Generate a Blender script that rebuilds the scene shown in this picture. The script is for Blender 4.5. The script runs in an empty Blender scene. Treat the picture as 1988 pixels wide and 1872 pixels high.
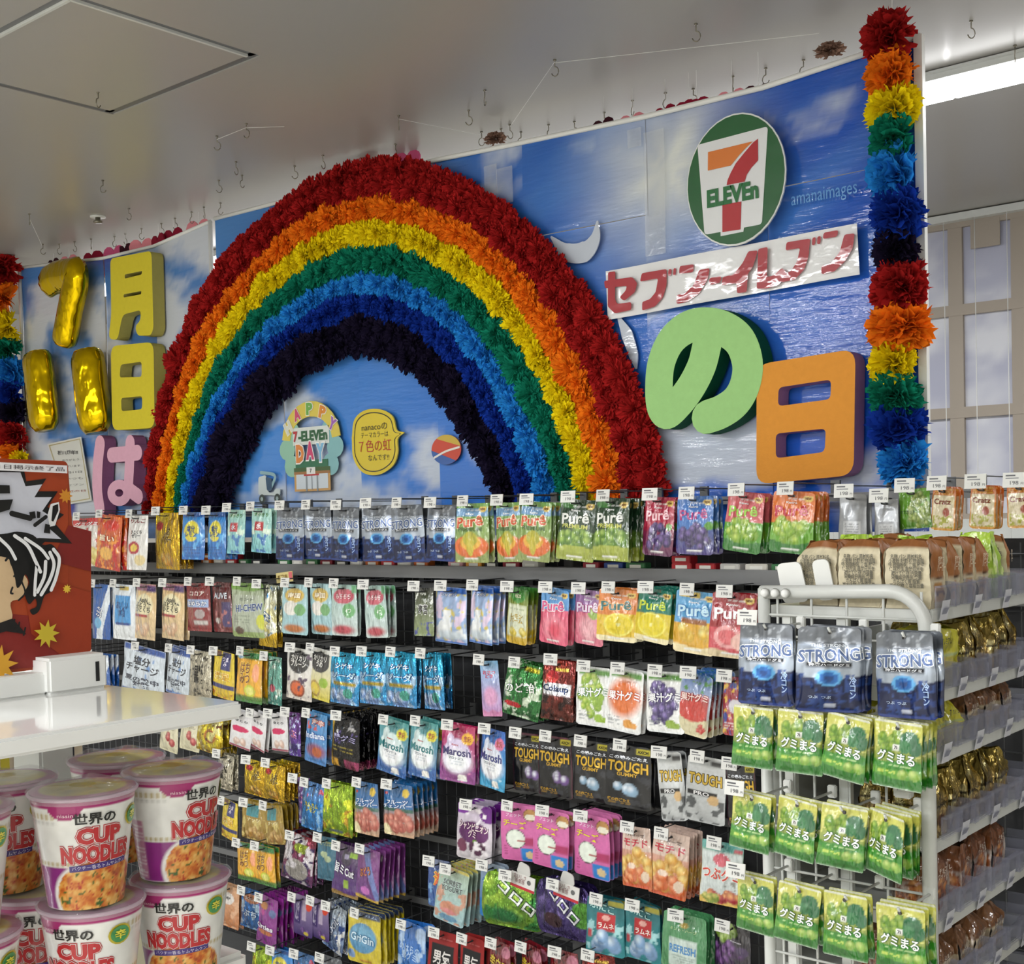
import bpy, bmesh, math, random
import numpy as np
from mathutils import Vector, Matrix, Quaternion

SC = bpy.context.scene
COL = SC.collection
R = math.radians
rnd = random.Random(7)

# ------------------------------------------------------------------ camera, world, light, exposure
cam_d = bpy.data.cameras.new('camera')
cam = bpy.data.objects.new('camera', cam_d); COL.objects.link(cam)
cam_d.sensor_width = 36.0
cam_d.lens = 44.708
cam_d.shift_y = 0.06237
cam_d.clip_start = 0.05
cam.matrix_world = Matrix(((0.760773, 0.001314, 0.649016, 0.0), (0.648574, 0.035416, -0.760327, 0.0), (-0.023985, 0.999372, 0.026091, 1.5), (0.0, 0.0, 0.0, 1.0)))
SC.camera = cam

SC.view_settings.view_transform = 'Standard'
SC.view_settings.look = 'None'
SC.view_settings.gamma = 1.0
SC.view_settings.use_curve_mapping = False
SC.view_settings.exposure = 0.42

CEIL = 2.9
FZ = -0.45
UNIT = 0.82   # the scene is laid out in wide units and brought to metres at the end
world = bpy.data.worlds.new('world'); SC.world = world; world.use_nodes = True
wb = world.node_tree.nodes['Background']; wb.inputs[0].default_value = (0.85, 0.92, 1.0, 1); wb.inputs[1].default_value = 0.35

LAMPS = [  # (x0, x1, y, watts) rows of ceiling strip lights
    (-4.3, -2.0, 0.25, 22), (-6.4, 1.6, -1.5, 74), (-6.4, 3.6, -3.3, 165), (-6.8, 1.0, 4.15, 52)]
for x0, x1, y, w in LAMPS:
    ld = bpy.data.lights.new('strip_light', 'AREA'); ld.shape = 'RECTANGLE'
    ld.size = x1 - x0; ld.size_y = 0.10; ld.energy = w; ld.color = (0.97, 0.99, 1.0)
    lo = bpy.data.objects.new('strip_light', ld); COL.objects.link(lo); lo.location = ((x0 + x1) / 2, y, CEIL - 0.085)

# ------------------------------------------------------------------ helpers
ORD = ['first', 'second', 'third', 'fourth', 'fifth', 'sixth', 'seventh', 'eighth', 'ninth', 'tenth', 'eleventh', 'twelfth', 'thirteenth', 'fourteenth', 'fifteenth', 'sixteenth', 'seventeenth', 'eighteenth', 'nineteenth', 'twentieth', 'twenty-first', 'twenty-second', 'twenty-third', 'twenty-fourth', 'twenty-fifth', 'twenty-sixth', 'twenty-seventh', 'twenty-eighth', 'twenty-ninth', 'thirtieth']
def lin(h):
    if not isinstance(h, str): return tuple(h)
    h = h.lstrip('#')
    if len(h) == 3: h = ''.join(c * 2 for c in h)
    o = []
    for i in (0, 2, 4):
        c = int(h[i:i + 2], 16) / 255
        o.append(c / 12.92 if c < 0.04045 else ((c + 0.055) / 1.055) ** 2.4)
    return tuple(o)

def props(o, label=None, cat=None, group=None, kind=None):
    if label: o['label'] = label
    if cat: o['category'] = cat
    if group: o['group'] = group
    if kind: o['kind'] = kind
    return o

def empty(name, loc=(0, 0, 0), rz=0.0, label=None, cat=None, group=None, kind=None):
    o = bpy.data.objects.new(name, None); COL.objects.link(o)
    o.location = loc; o.rotation_euler = (0, 0, rz); o.empty_display_size = 0.05
    return props(o, label, cat, group, kind)

def place(name, me, parent=None, loc=(0, 0, 0), rot=(0, 0, 0), scale=(1, 1, 1)):
    o = bpy.data.objects.new(name, me); COL.objects.link(o)
    o.location = loc; o.rotation_euler = rot; o.scale = scale
    if parent: o.parent = parent
    return o

class MB:
    """mesh builder: vertices, faces, a colour per vertex and a material index per face"""
    def __init__(s): s.v = []; s.f = []; s.c = []; s.m = []; s.sm = []
    def add(s, vs, fs, col=(1, 1, 1), mi=0, smooth=False):
        b = len(s.v); s.v += [tuple(p) for p in vs]
        if isinstance(col, str): col = lin(col)
        if len(vs) and not hasattr(col[0], '__len__'): s.c += [tuple(col)] * len(vs)
        else: s.c += [tuple(c) for c in col]
        for f in fs:
            s.f.append(tuple(b + i for i in f)); s.m.append(mi); s.sm.append(smooth)
    def box(s, a, b, col='fff', mi=0, ch=0.0):
        x0, y0, z0 = a; x1, y1, z1 = b
        if ch <= 0:
            vs = [(x0, y0, z0), (x1, y0, z0), (x1, y1, z0), (x0, y1, z0), (x0, y0, z1), (x1, y0, z1), (x1, y1, z1), (x0, y1, z1)]
            fs = [(0, 3, 2, 1), (4, 5, 6, 7), (0, 1, 5, 4), (1, 2, 6, 5), (2, 3, 7, 6), (3, 0, 4, 7)]
            s.add(vs, fs, col, mi); return
        bm = bmesh.new(); bmesh.ops.create_cube(bm, size=1)
        for v in bm.verts: v.co = Vector(((x0 + x1) / 2 + v.co.x * (x1 - x0), (y0 + y1) / 2 + v.co.y * (y1 - y0), (z0 + z1) / 2 + v.co.z * (z1 - z0)))
        bmesh.ops.bevel(bm, geom=bm.edges[:], offset=ch, segments=2, affect='EDGES')
        bm.verts.index_update()
        s.add([v.co[:] for v in bm.verts], [[v.index for v in f.verts] for f in bm.faces], col, mi); bm.free()
    def tube(s, pts, r, n=6, col='fff', mi=0, cap=True):
        pts = [Vector(p) for p in pts]; rings = []
        for i, p in enumerate(pts):
            d = (pts[min(i + 1, len(pts) - 1)] - pts[max(i - 1, 0)]).normalized()
            up = Vector((0, 0, 1)) if abs(d.z) < 0.9 else Vector((1, 0, 0))
            a = d.cross(up).normalized(); b = a.cross(d)
            rr = r[i] if isinstance(r, (list, tuple)) else r
            rings.append([p + (a * math.cos(2 * math.pi * k / n) + b * math.sin(2 * math.pi * k / n)) * rr for k in range(n)])
        vs = [q[:] for g in rings for q in g]; fs = []
        for i in range(len(pts) - 1):
            for k in range(n):
                fs.append((i * n + k, i * n + (k + 1) % n, (i + 1) * n + (k + 1) % n, (i + 1) * n + k))
        if cap: fs.append(tuple(range(n))[::-1]); fs.append(tuple((len(pts) - 1) * n + k for k in range(n)))
        s.add(vs, fs, col, mi, smooth=n > 4)
    def grid(s, P, cols, mi=0, smooth=True, flip=False):
        ny, nx = P.shape[:2]
        idx = np.arange(nx * ny).reshape(ny, nx)
        q = np.stack([idx[:-1, :-1], idx[:-1, 1:], idx[1:, 1:], idx[1:, :-1]], -1).reshape(-1, 4)
        if flip: q = q[:, ::-1]
        cc = cols.reshape(-1, 3).tolist() if isinstance(cols, np.ndarray) else cols
        s.add(P.reshape(-1, 3).tolist(), q.tolist(), cc, mi, smooth)
    def mesh(s, name, mats):
        me = bpy.data.meshes.new(name); me.from_pydata(s.v, [], s.f)
        for m in (mats if isinstance(mats, (list, tuple)) else [mats]): me.materials.append(m)
        me.polygons.foreach_set('material_index', s.m); me.polygons.foreach_set('use_smooth', s.sm)
        ca = me.color_attributes.new('Col', 'FLOAT_COLOR', 'POINT')
        arr = np.ones((len(s.v), 4), np.float32); arr[:, :3] = np.array(s.c, np.float32).reshape(-1, 3)
        ca.data.foreach_set('color', arr.ravel()); me.update()
        return me
    def build(s, name, mats, parent=None, loc=(0, 0, 0), rot=(0, 0, 0)):
        return place(name, s.mesh(name, mats), parent, loc, rot)

# materials -------------------------------------------------------------------
def mat(name, base='Col', rough=0.5, metal=0.0, coat=0.0, coat_r=0.1, coat_ior=1.5, spec=0.5, bump=0.0, bscale=40.0, bstretch=(1, 1, 1), trans=0.0, emit=0.0, alpha=1.0, var=0.0, det=2.0, ior=1.45, sheet=0.0, rvar=0.0, bdist=0.01):
    m = bpy.data.materials.new(name); m.use_nodes = True; nt = m.node_tree; N = nt.nodes; L = nt.links
    p = N['Principled BSDF']; out = N['Material Output']
    p.inputs['Roughness'].default_value = rough; p.inputs['Metallic'].default_value = metal
    p.inputs['Coat Weight'].default_value = coat; p.inputs['Coat IOR'].default_value = coat_ior; p.inputs['Coat Roughness'].default_value = coat_r
    p.inputs['Specular IOR Level'].default_value = spec; p.inputs['IOR'].default_value = ior
    p.inputs['Transmission Weight'].default_value = trans; p.inputs['Alpha'].default_value = alpha
    if base == 'Col':
        a = N.new('ShaderNodeAttribute'); a.attribute_name = 'Col'; src = a.outputs['Color']
    else:
        a = N.new('ShaderNodeRGB'); a.outputs[0].default_value = (*lin(base), 1); src = a.outputs[0]
    tc = N.new('ShaderNodeTexCoord'); oi = N.new('ShaderNodeObjectInfo')
    mp = N.new('ShaderNodeMapping'); mp.inputs['Scale'].default_value = bstretch
    ad = N.new('ShaderNodeVectorMath'); ad.operation = 'ADD'
    sc = N.new('ShaderNodeMath'); sc.operation = 'MULTIPLY'; sc.inputs[1].default_value = 37.0
    L.new(oi.outputs['Random'], sc.inputs[0]); L.new(tc.outputs['Object'], ad.inputs[0]); L.new(sc.outputs[0], ad.inputs[1]); L.new(ad.outputs[0], mp.inputs[0])
    if var > 0:
        nz = N.new('ShaderNodeTexNoise'); nz.inputs['Scale'].default_value = bscale * 0.35; nz.inputs['Detail'].default_value = 4
        L.new(mp.outputs[0], nz.inputs['Vector'])
        mr = N.new('ShaderNodeMapRange'); mr.inputs[1].default_value = 0.25; mr.inputs[2].default_value = 0.75; mr.inputs[3].default_value = 1 - var; mr.inputs[4].default_value = 1 + var * 0.6
        L.new(nz.outputs[0], mr.inputs[0])
        mx = N.new('ShaderNodeVectorMath'); mx.operation = 'SCALE'; L.new(src, mx.inputs[0]); L.new(mr.outputs[0], mx.inputs['Scale']); src = mx.outputs[0]
    L.new(src, p.inputs['Base Color'])
    if bump > 0:
        nb = N.new('ShaderNodeTexNoise'); nb.inputs['Scale'].default_value = bscale; nb.inputs['Detail'].default_value = det
        L.new(mp.outputs[0], nb.inputs['Vector'])
        bp = N.new('ShaderNodeBump'); bp.inputs['Strength'].default_value = bump; bp.inputs['Distance'].default_value = bdist
        L.new(nb.outputs[0], bp.inputs['Height']); L.new(bp.outputs[0], p.inputs['Normal']); L.new(bp.outputs[0], p.inputs['Coat Normal'])
    if emit > 0:
        L.new(src, p.inputs['Emission Color']); p.inputs['Emission Strength'].default_value = emit
    if sheet > 0:
        tr = N.new('ShaderNodeBsdfTranslucent'); L.new(src, tr.inputs[0]); ms = N.new('ShaderNodeMixShader'); ms.inputs[0].default_value = sheet
        L.new(p.outputs[0], ms.inputs[1]); L.new(tr.outputs[0], ms.inputs[2]); L.new(ms.outputs[0], out.inputs[0])
    return m

M = {}
M['film'] = mat('glossy_film', rough=0.28, coat=1.0, coat_r=0.05, coat_ior=1.6, spec=0.6, bump=0.9, bscale=22, bstretch=(1.5, 1, 0.7), det=2.5, bdist=0.02)
M['foil'] = mat('metallic_foil', rough=0.24, metal=0.72, coat=0.6, coat_r=0.06, bump=0.95, bscale=24, bstretch=(1.5, 1, 0.7), det=3, bdist=0.02)
M['softfoil'] = mat('satin_foil', rough=0.3, metal=0.45, coat=0.7, coat_r=0.06, bump=0.7, bscale=11, bstretch=(1.4, 1, 0.7), det=1.5, bdist=0.025)
M['matte'] = mat('printed_card', rough=0.5, bump=0.05, bscale=80)
M['plastic'] = mat('smooth_plastic', rough=0.3, bump=0.02, bscale=20)
M['whiteplastic'] = mat('white_plastic', base='ebece9', rough=0.35, bump=0.03, bscale=30)
M['whitemetal'] = mat('white_coated_metal', base='d4d6d2', rough=0.3, bump=0.04, bscale=60, var=0.04)
M['gloss_white'] = mat('glossy_white_laminate', base='f0f1ef', rough=0.08, coat=0.5, coat_r=0.03, bump=0.01, bscale=8)
M['darkwire'] = mat('dark_grey_wire', base='5c5e60', rough=0.4, metal=0.5, bump=0.05, bscale=90)
M['darkpanel'] = mat('charcoal_panel', base='2c2d30', rough=0.6, bump=0.08, bscale=50, var=0.15)
M['greymetal'] = mat('grey_painted_metal', base='78797a', rough=0.4, metal=0.2, bump=0.04, bscale=40, var=0.06)
M['hookmetal'] = mat('hook_metal', base='8b8678', rough=0.3, metal=0.9, bump=0.03, bscale=90)
M['clear'] = mat('clear_purple_grey_acrylic', base='a6a8ba', rough=0.08, trans=0.0, spec=1.0, alpha=0.26, bump=0.05, bscale=30)
M['clearfilm'] = mat('clear_tape', base='dfe3e6', rough=0.12, alpha=0.28, spec=0.8, coat=1, bump=0.3, bscale=30)
M['gold'] = mat('gold_foil_balloon', base='d9b70a', rough=0.13, metal=0.95, bump=0.3, bscale=14, bstretch=(2, 1, 1), det=1, bdist=0.02)
M['tissue'] = mat('tissue_paper', rough=0.9, spec=0.1, bump=0.25, bscale=120, var=0.10, sheet=0.12)
M['foam'] = mat('foam_board', rough=0.75, spec=0.2, bump=0.08, bscale=140, var=0.04)
M['ceiling'] = mat('satin_ceiling_panel', base='a8a5a0', rough=0.30, spec=0.55, bump=0.03, bscale=3, var=0.02)
M['floor'] = mat('pale_vinyl_tile', base='c9c5bb', rough=0.25, bump=0.02, bscale=5, var=0.05)
M['wall'] = mat('off_white_wall', base='d4d1cb', rough=0.6, bump=0.04, bscale=60, var=0.03)
M['muntin'] = mat('beige_window_bar', base='a89d90', rough=0.6, bump=0.03, bscale=40)
M['screen'] = mat('pale_window_screen', rough=0.5, bump=0.05, bscale=200, bstretch=(4, 1, 0.3))
M['lamp'] = mat('lit_diffuser', base='ffffff', emit=5.0)
M['poster'] = mat('laminated_sky_print', rough=0.5, coat=0.8, coat_r=0.025, coat_ior=1.6, spec=0.15, bump=0.24, bscale=7, bstretch=(0.8, 1, 4.5), det=4.5, bdist=0.010)
M['laminate'] = mat('laminated_sign', rough=0.4, coat=0.8, coat_r=0.04, bump=0.13, bscale=9, bstretch=(1, 1, 1.6), det=2.5, bdist=0.01)

# noise -----------------------------------------------------------------------
def vnoise(x, y, seed=0):
    x = np.asarray(x, float); y = np.asarray(y, float)
    xi = np.floor(x).astype(np.int64); yi = np.floor(y).astype(np.int64); fx = x - xi; fy = y - yi
    fx = fx * fx * (3 - 2 * fx); fy = fy * fy * (3 - 2 * fy)
    def h(a, b):
        n = (a * 374761393 + b * 668265263 + seed * 982451653) & 0xffffffff
        n = ((n ^ (n >> 13)) * 1274126177) & 0xffffffff
        return ((n ^ (n >> 16)) & 0xffff) / 65535.0
    return (h(xi, yi) * (1 - fx) + h(xi + 1, yi) * fx) * (1 - fy) + (h(xi, yi + 1) * (1 - fx) + h(xi + 1, yi + 1) * fx) * fy
def fbm(x, y, seed=0, o=4):
    s = 0; a = 0.5; t = 0
    for k in range(o): s = s + a * vnoise(x * 2 ** k, y * 2 ** k, seed + k * 17); t += a; a *= 0.55
    return s / t

# text ------------------------------------------------------------------------
_tx = {}
def text_tris(s, off=0.0, res=2):
    """flat lettering as (points Nx2 in 0..1 of its own box, faces)"""
    k = (s, off)
    if k in _tx: return _tx[k]
    cu = bpy.data.curves.new('t', 'FONT'); cu.body = s; cu.size = 1; cu.resolution_u = res; cu.offset = off; cu.fill_mode = 'FRONT'
    cu.space_line = 0.85; cu.align_x = 'CENTER'
    o = bpy.data.objects.new('t', cu); COL.objects.link(o)
    dg = bpy.context.evaluated_depsgraph_get(); me = bpy.data.meshes.new_from_object(o.evaluated_get(dg))
    n = len(me.vertices); a = np.zeros(n * 3); me.vertices.foreach_get('co', a); a = a.reshape(-1, 3)[:, :2]
    fs = [tuple(p.vertices) for p in me.polygons]
    bpy.data.objects.remove(o); bpy.data.curves.remove(cu); bpy.data.meshes.remove(me)
    if n:
        mn, mx_ = a.min(0), a.max(0); 
    else: mn = np.zeros(2); mx_ = np.ones(2)
    _tx[k] = (a, fs, mn, mx_); return _tx[k]

def text_box(s, cx, cy, w, h, bold=0.02, rot=0.0, shear=0.0, ref=None):
    """lettering scaled into a box; ref is the boldness whose box sets the scale (so outlines stay concentric)"""
    a, fs, mn, mx_ = text_tris(s, bold)
    _, _, rn, rx = text_tris(s, 0.02 if ref is None else ref)
    c = (rn + rx) / 2; sz = np.maximum(rx - rn, 1e-6)
    q = (a - c) / sz * np.array([w, h]); q[:, 0] += q[:, 1] * shear
    cr, sr = math.cos(rot), math.sin(rot)
    return np.stack([cx + q[:, 0] * cr - q[:, 1] * sr, cy + q[:, 0] * sr + q[:, 1] * cr], 1), fs

# flat painter: colours on a u,v grid -------------------------------------------
def paint(u, v, layers, asp):
    C = np.ones(u.shape + (3,)) * 0.8
    def put(mask, c, a=1.0):
        m = np.clip(mask * a, 0, 1)[..., None]; C[:] = C * (1 - m) + np.array(lin(c)) * m
    S = 0.012
    for L in layers:
        k = L[0]
        if k == 'G':
            t = np.clip(v, 0, 1)[..., None]; C[:] = np.array(lin(L[1])) * (1 - t) + np.array(lin(L[2])) * t
        elif k == 'R':
            x0, y0, x1, y1, c = L[1:6]
            put((np.clip((u - x0) / S + .5, 0, 1) * np.clip((x1 - u) / S + .5, 0, 1) * np.clip((v - y0) / S + .5, 0, 1) * np.clip((y1 - v) / S + .5, 0, 1)), c)
        elif k == 'E':
            cx, cy, rx, ry, c = L[1:6]; so = L[6] if len(L) > 6 else 0.06
            d = np.sqrt(((u - cx) / rx) ** 2 + ((v - cy) / ry) ** 2); put((1 - d) / so + .5, c)
        elif k == 'B':
            cx, cy, rx, ry, r, n, c1, c2, seed = L[1:10]; g = random.Random(seed)
            for i in range(n):
                a = g.random() * 6.283; q = math.sqrt(g.random()); bx = cx + rx * q * math.cos(a); by = cy + ry * q * math.sin(a); rr = r * (.8 + .4 * g.random())
                d = np.sqrt(((u - bx) / rr) ** 2 + ((v - by) / (rr * asp)) ** 2); m = np.clip((1 - d) / .15 + .5, 0, 1)[..., None]
                hl = np.clip(1 - np.sqrt(((u - bx + rr * .3) / rr) ** 2 + ((v - by - rr * asp * .35) / (rr * asp)) ** 2) * 1.1, 0, 1)[..., None]
                sh = np.clip(1.12 - d[..., None] * .35, .6, 1.1)
                cc = (np.array(lin(c1)) * (1 - hl) + np.array(lin(c2)) * hl) * sh; C[:] = C * (1 - m) + cc * m
        elif k == 'N':
            c, thr, fr, seed = L[1:5]; x0, y0, x1, y1 = L[5:9] if len(L) > 5 else (0, 0, 1, 1)
            n = fbm(u * fr, v * fr / asp, seed, 3); put(((n - thr) / .04) * ((u > x0) & (u < x1) & (v > y0) & (v < y1)), c)
        elif k == 'W':
            v0, am, fr, c = L[1:5]; put((v0 + am * np.sin(u * fr * 6.283 + v0 * 9) - v) / .012 + .5, c)
        elif k == 'V':
            v0, am, fr, c = L[1:5]; put((v - v0 - am * np.sin(u * fr * 6.283 + v0 * 9)) / .012 + .5, c)
        elif k == 'D':   # diagonal split: everything right of the line
            x0, x1, c = L[1:4]; put((u - (x0 + (x1 - x0) * v)) / .015 + .5, c)
        elif k == 'L':   # small print: rows of broken dashes
            x0, y0, x1, y1, n, c = L[1:7]; t = (v - y0) / max(y1 - y0, 1e-6) * n; fr = t - np.floor(t)
            on = (fr > .28) & (fr < .8) & (u > x0) & (u < x1) & (v > y0) & (v < y1)
            put(on * (vnoise(u * 42, np.floor(t) * 3.3, 5) > .38) * 1.0, c, .7)
    C *= (1 + .34 * (fbm(u * 15 + 3, v * 15 / asp, 61, 3) - .5))[..., None]   # printed picture detail
    return np.clip(C, 0, 1)

# snack bags -------------------------------------------------------------------
def bag_mesh(name, w, h, D, shape='pillow', kind='film', layers=(), seed=0, nx=30, ny=44):
    """hanging bag; hole at the origin, front towards -Y"""
    g = random.Random(seed); mb = MB(); top = 0.012
    def wid(v):
        z = v * h; r = {'pouch': 0.010, 'pillow': 0.002, 'block': 0.003, 'round': h * 0.42}.get(shape, 0.002); r = min(r, w * .49)
        e = np.minimum(z, h - z); k = np.where(e < r, r - np.sqrt(np.maximum(r * r - (r - e) ** 2, 0)), 0)
        q = 1 - .07 * np.clip(v - .25, 0, 1) - (0.05 * np.sin(v * 3.1 + 1 + g0) ** 2 if shape == 'pillow' else 0.03 * np.sin(v * 5 + g0) ** 2)
        if shape == 'round': return np.maximum(1 - 2 * k / w * 0.40, 0.45)
        return q - 2 * k / w
    g0 = g.random() * 3
    def front(u, v):
        e = np.clip(np.sin(np.clip(u, 0, 1) * math.pi), 0, 1) ** (0.55 if shape != 'block' else .3)
        lo, hi = (.05, .90) if shape != 'pouch' else (.03, .82)
        t = np.clip((v - lo) / (hi - lo), 0, 1); b = np.clip(np.sin(t ** 0.85 * math.pi), 0, 1) ** 0.6
        wr = (fbm(u * 3.2 + seed, v * 4.5, seed, 3) - .5) * .30 * b
        rid = np.abs(vnoise(u * 5 + v * 2.5 + seed, v * 3 - u, seed + 3) - .5) * .22 * b
        cr = 0.0009 * np.sin(u * w * 900) * ((v < lo) | (v > hi + .03)) if shape == 'pillow' else 0
        return D * (e * b * .8 + (wr - rid) * e) + 0.0012 + cr
    uu, vv = np.meshgrid(np.linspace(0, 1, nx), np.linspace(0, 1, ny))
    def P(u, v, y):
        return np.stack([(u - .5) * w * wid(v), y, v * h - h + top + 0 * u], -1)
    cols = paint(uu, vv, layers, w / h)
    mb.grid(P(uu, vv, -front(uu, vv)), cols)
    ub, vb = np.meshgrid(np.linspace(0, 1, 8), np.linspace(0, 1, 12))
    cb = paint(ub, vb, [l for l in layers if l[0] in 'GWV'], w / h)
    mb.grid(P(ub, vb, front(ub, vb) * .55), cb, flip=True)
    # black hang hole
    a = np.linspace(0, 6.283, 9)[:-1]
    mb.add([(0.004 * math.cos(t) , -0.0042, 0.004 * math.sin(t)) for t in a], [tuple(range(8))], '1a1a1c')
    for k, L in enumerate([l for l in layers if l[0] == 'T']):
        _, s, cx, cy, tw, th, c = L[:7]; ol = L[7] if len(L) > 7 else None; rot = R(L[8]) if len(L) > 8 else 0
        for j, (bo, cc) in enumerate(([(0.075, ol)] if ol else []) + [(0.025, c)]):
            q, fs = text_box(s, cx * w, cy * h, tw * w, th * h, bo, rot, 0, 0.025)
            u = q[:, 0] / w; v = np.clip(q[:, 1] / h, 0.01, .99)
            y = -front(u, v) - 0.0012 - 0.0006 * j
            mb.add(P(u, v, y).tolist(), fs, cc)
    return mb.mesh(name, M[kind])
# ------------------------------------------------------------------ printed designs of the packs
W_ = 'ffffff'
def grapes(c1, c2, seed, cx=.5, cy=.3, rx=.38, ry=.22, r=.11, n=26): return ('B', cx, cy, rx, ry, r, n, c1, c2, seed)
def strong(seed=0):
    return [('G', '0c1840', '12204c'), ('N', '1e3878', .56, 9, 4, 0, 0, 1, .5), ('V', .50, .02, .5, '8f99a8'), ('V', .80, .012, 1, '6a6f76'), ('N', 'aab0b8', .62, 16, 9, 0, .8, 1, 1),
            ('E', .5, .52, .60, .13, 'a4aebb'), ('N', '2a4888', .60, 13, 21, 0, 0, 1, .45), ('T', 'THE STRONG', .5, .79, .6, .035, 'dde3ea'),
            ('T', 'STRONG', .5, .675, .95, .15, '5a6f9c', 'f0f4f8', 3), ('R', .14, .535, .84, .59, '15161c'), ('T', '神楽ハードグミ', .5, .563, .62, .035, 'd8dbe0'),
            ('E', .50, .41, .20, .10, '5fa9de'), ('E', .50, .405, .15, .07, '1c5fa8'), ('E', .5, .40, .08, .035, '0b3b78'), ('T', '冷\nコ\nン', .86, .30, .11, .26, 'aac4ec'),
            ('T', 'つぶ  つぶ', .36, .18, .35, .035, 'b8cbe8'), ('R', .42, .07, .60, .095, 'dfe5ee'), ('R', 0, 0, 1, .04, '2a3f86')]
def gumimaru():
    return [('G', '1a6a1a', 'c4c65c'), ('V', .62, .03, .6, 'c6c65a'), ('N', 'd4d276', .6, 4, 3, 0, .5, 1, 1), ('B', .42, .68, .30, .14, .10, 22, '5f8f1c', 'a8c24c', 11),
            ('E', .76, .74, .20, .14, '2f6d45'), ('E', .88, .64, .14, .12, '2f6d45'), ('E', .68, .64, .12, .1, '3b7d4c'), ('W', .42, .03, .8, '2f8420'), ('W', .30, .02, .7, '5a9c30'), ('W', .17, .02, .9, '22701a'),
            ('B', .74, .24, .17, .03, .085, 5, '8fb84a', 'd0e088', 5), ('R', .44, .58, .56, .66, 'f4f4ee'), ('T', '7i', .5, .62, .07, .05, '444444'),
            ('T', 'グミまる', .50, .47, .80, .17, 'ffffff', '2b6b35', -3), ('L', .2, .34, .8, .37, 1, 'cde8a8'), ('L', .12, .22, .5, .30, 3, 'd9e66a'), ('R', 0, .96, 1, 1, 'd9dccf'), ('R', 0, 0, 1, .018, 'e8ece4')]
def pure(top, mid, name_c, fr, extra=(), nm='Purê', out=None, prem=None):
    L = [('G', mid, top), ('V', .45, .03, .7, top), *fr]
    L += [('L', .25, .86, .75, .89, 1, 'f4f4f4'), ('E', .84, .90, .12, .05, 'e8c86a'), ('T', 'NEW', .84, .90, .14, .04, '6a3410'),
          ('T', 'Kanro', .46, .82, .26, .035, 'ffffff'), ('T', nm, .47, .69, .78, .18, name_c, out, 5), ('L', .3, .56, .7, .585, 1, 'ffffff'), ('R', .3, .05, .72, .085, 'f2f2ee'), *extra]
    if prem: L.append(('T', 'PREMIUM', .48, .56, .7, .07, prem))
    return L
def marosh(bg, bot, inner, nmc, badge, fade='ffffff'):
    return [('G', bot, bg), ('W', .22, .03, 1.2, bot), ('N', fade, .64, 6, 8, 0, 0, 1, .2), ('E', .50, .47, .42, .30, inner), ('E', .30, .74, .11, .10, inner), ('E', .52, .38, .36, .2, 'f1f3f6', .7),
            ('T', 'Kanro', .46, .66, .2, .03, 'c05050'), ('T', 'Marosh', .50, .54, .82, .14, nmc), ('T', 'マロッシュ', .50, .43, .44, .05, '6b7a88'), ('L', .33, .3, .66, .39, 2, 'b9c4cf'),
            ('E', .80, .78, .17, .105, badge), ('T', '食感\nふわ', .80, .78, .22, .10, 'b0483a'), ('E', .66, .10, .13, .06, 'f4f1ea'), ('R', .5, .03, .78, .06, 'e9ebef')]
def tough(ac, g2, seed, nm='TOUGH'):
    return [('G', '101114', '17181b'), ('R', 0, 0, .03, 1, ac), ('R', .97, 0, 1, 1, ac), ('R', 0, .975, 1, 1, ac), ('N', '2e3036', .58, 7, seed),
            ('R', .66, .87, .97, .96, 'b9ad2c'), ('T', 'AXCH', .82, .915, .24, .05, '1a1a12'), ('T', 'Kabaya', .17, .91, .2, .03, 'c8cace'), ('T', 'この噛みごたえ', .5, .80, .86, .055, 'c9ccd2'),
            ('T', nm, .5, .66, .88, .17, 'cfa528', '3c2f08'), ('T', 'GUMMY', .5, .54, .45, .06, 'c59d30'), ('B', .55, .33, .30, .07, .11, 7, g2, 'e9eef6', seed), ('T', '鉄の歯ごたえ', .32, .12, .5, .06, 'b88f2a'), ('L', .1, .05, .6, .08, 1, 'a07a24')]
def kaju(bl, g, nmc, seed, low='f6f3ea'):
    return [('G', 'e9ecec', 'f2f4f2'), ('R', .03, .03, .97, .97, 'f4f5f3'), ('R', .05, .86, .95, .955, '5d9a3e'), g, ('E', .66, .15, .14, .07, bl), ('E', .80, .13, .1, .055, bl),
            ('T', '果汁グミ', .5, .58, .88, .15, 'ffffff', nmc, 4), ('L', .1, .1, .42, .24, 4, '8a8f94'), ('R', 0, .975, 1, 1, 'cfd3d4')]

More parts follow.
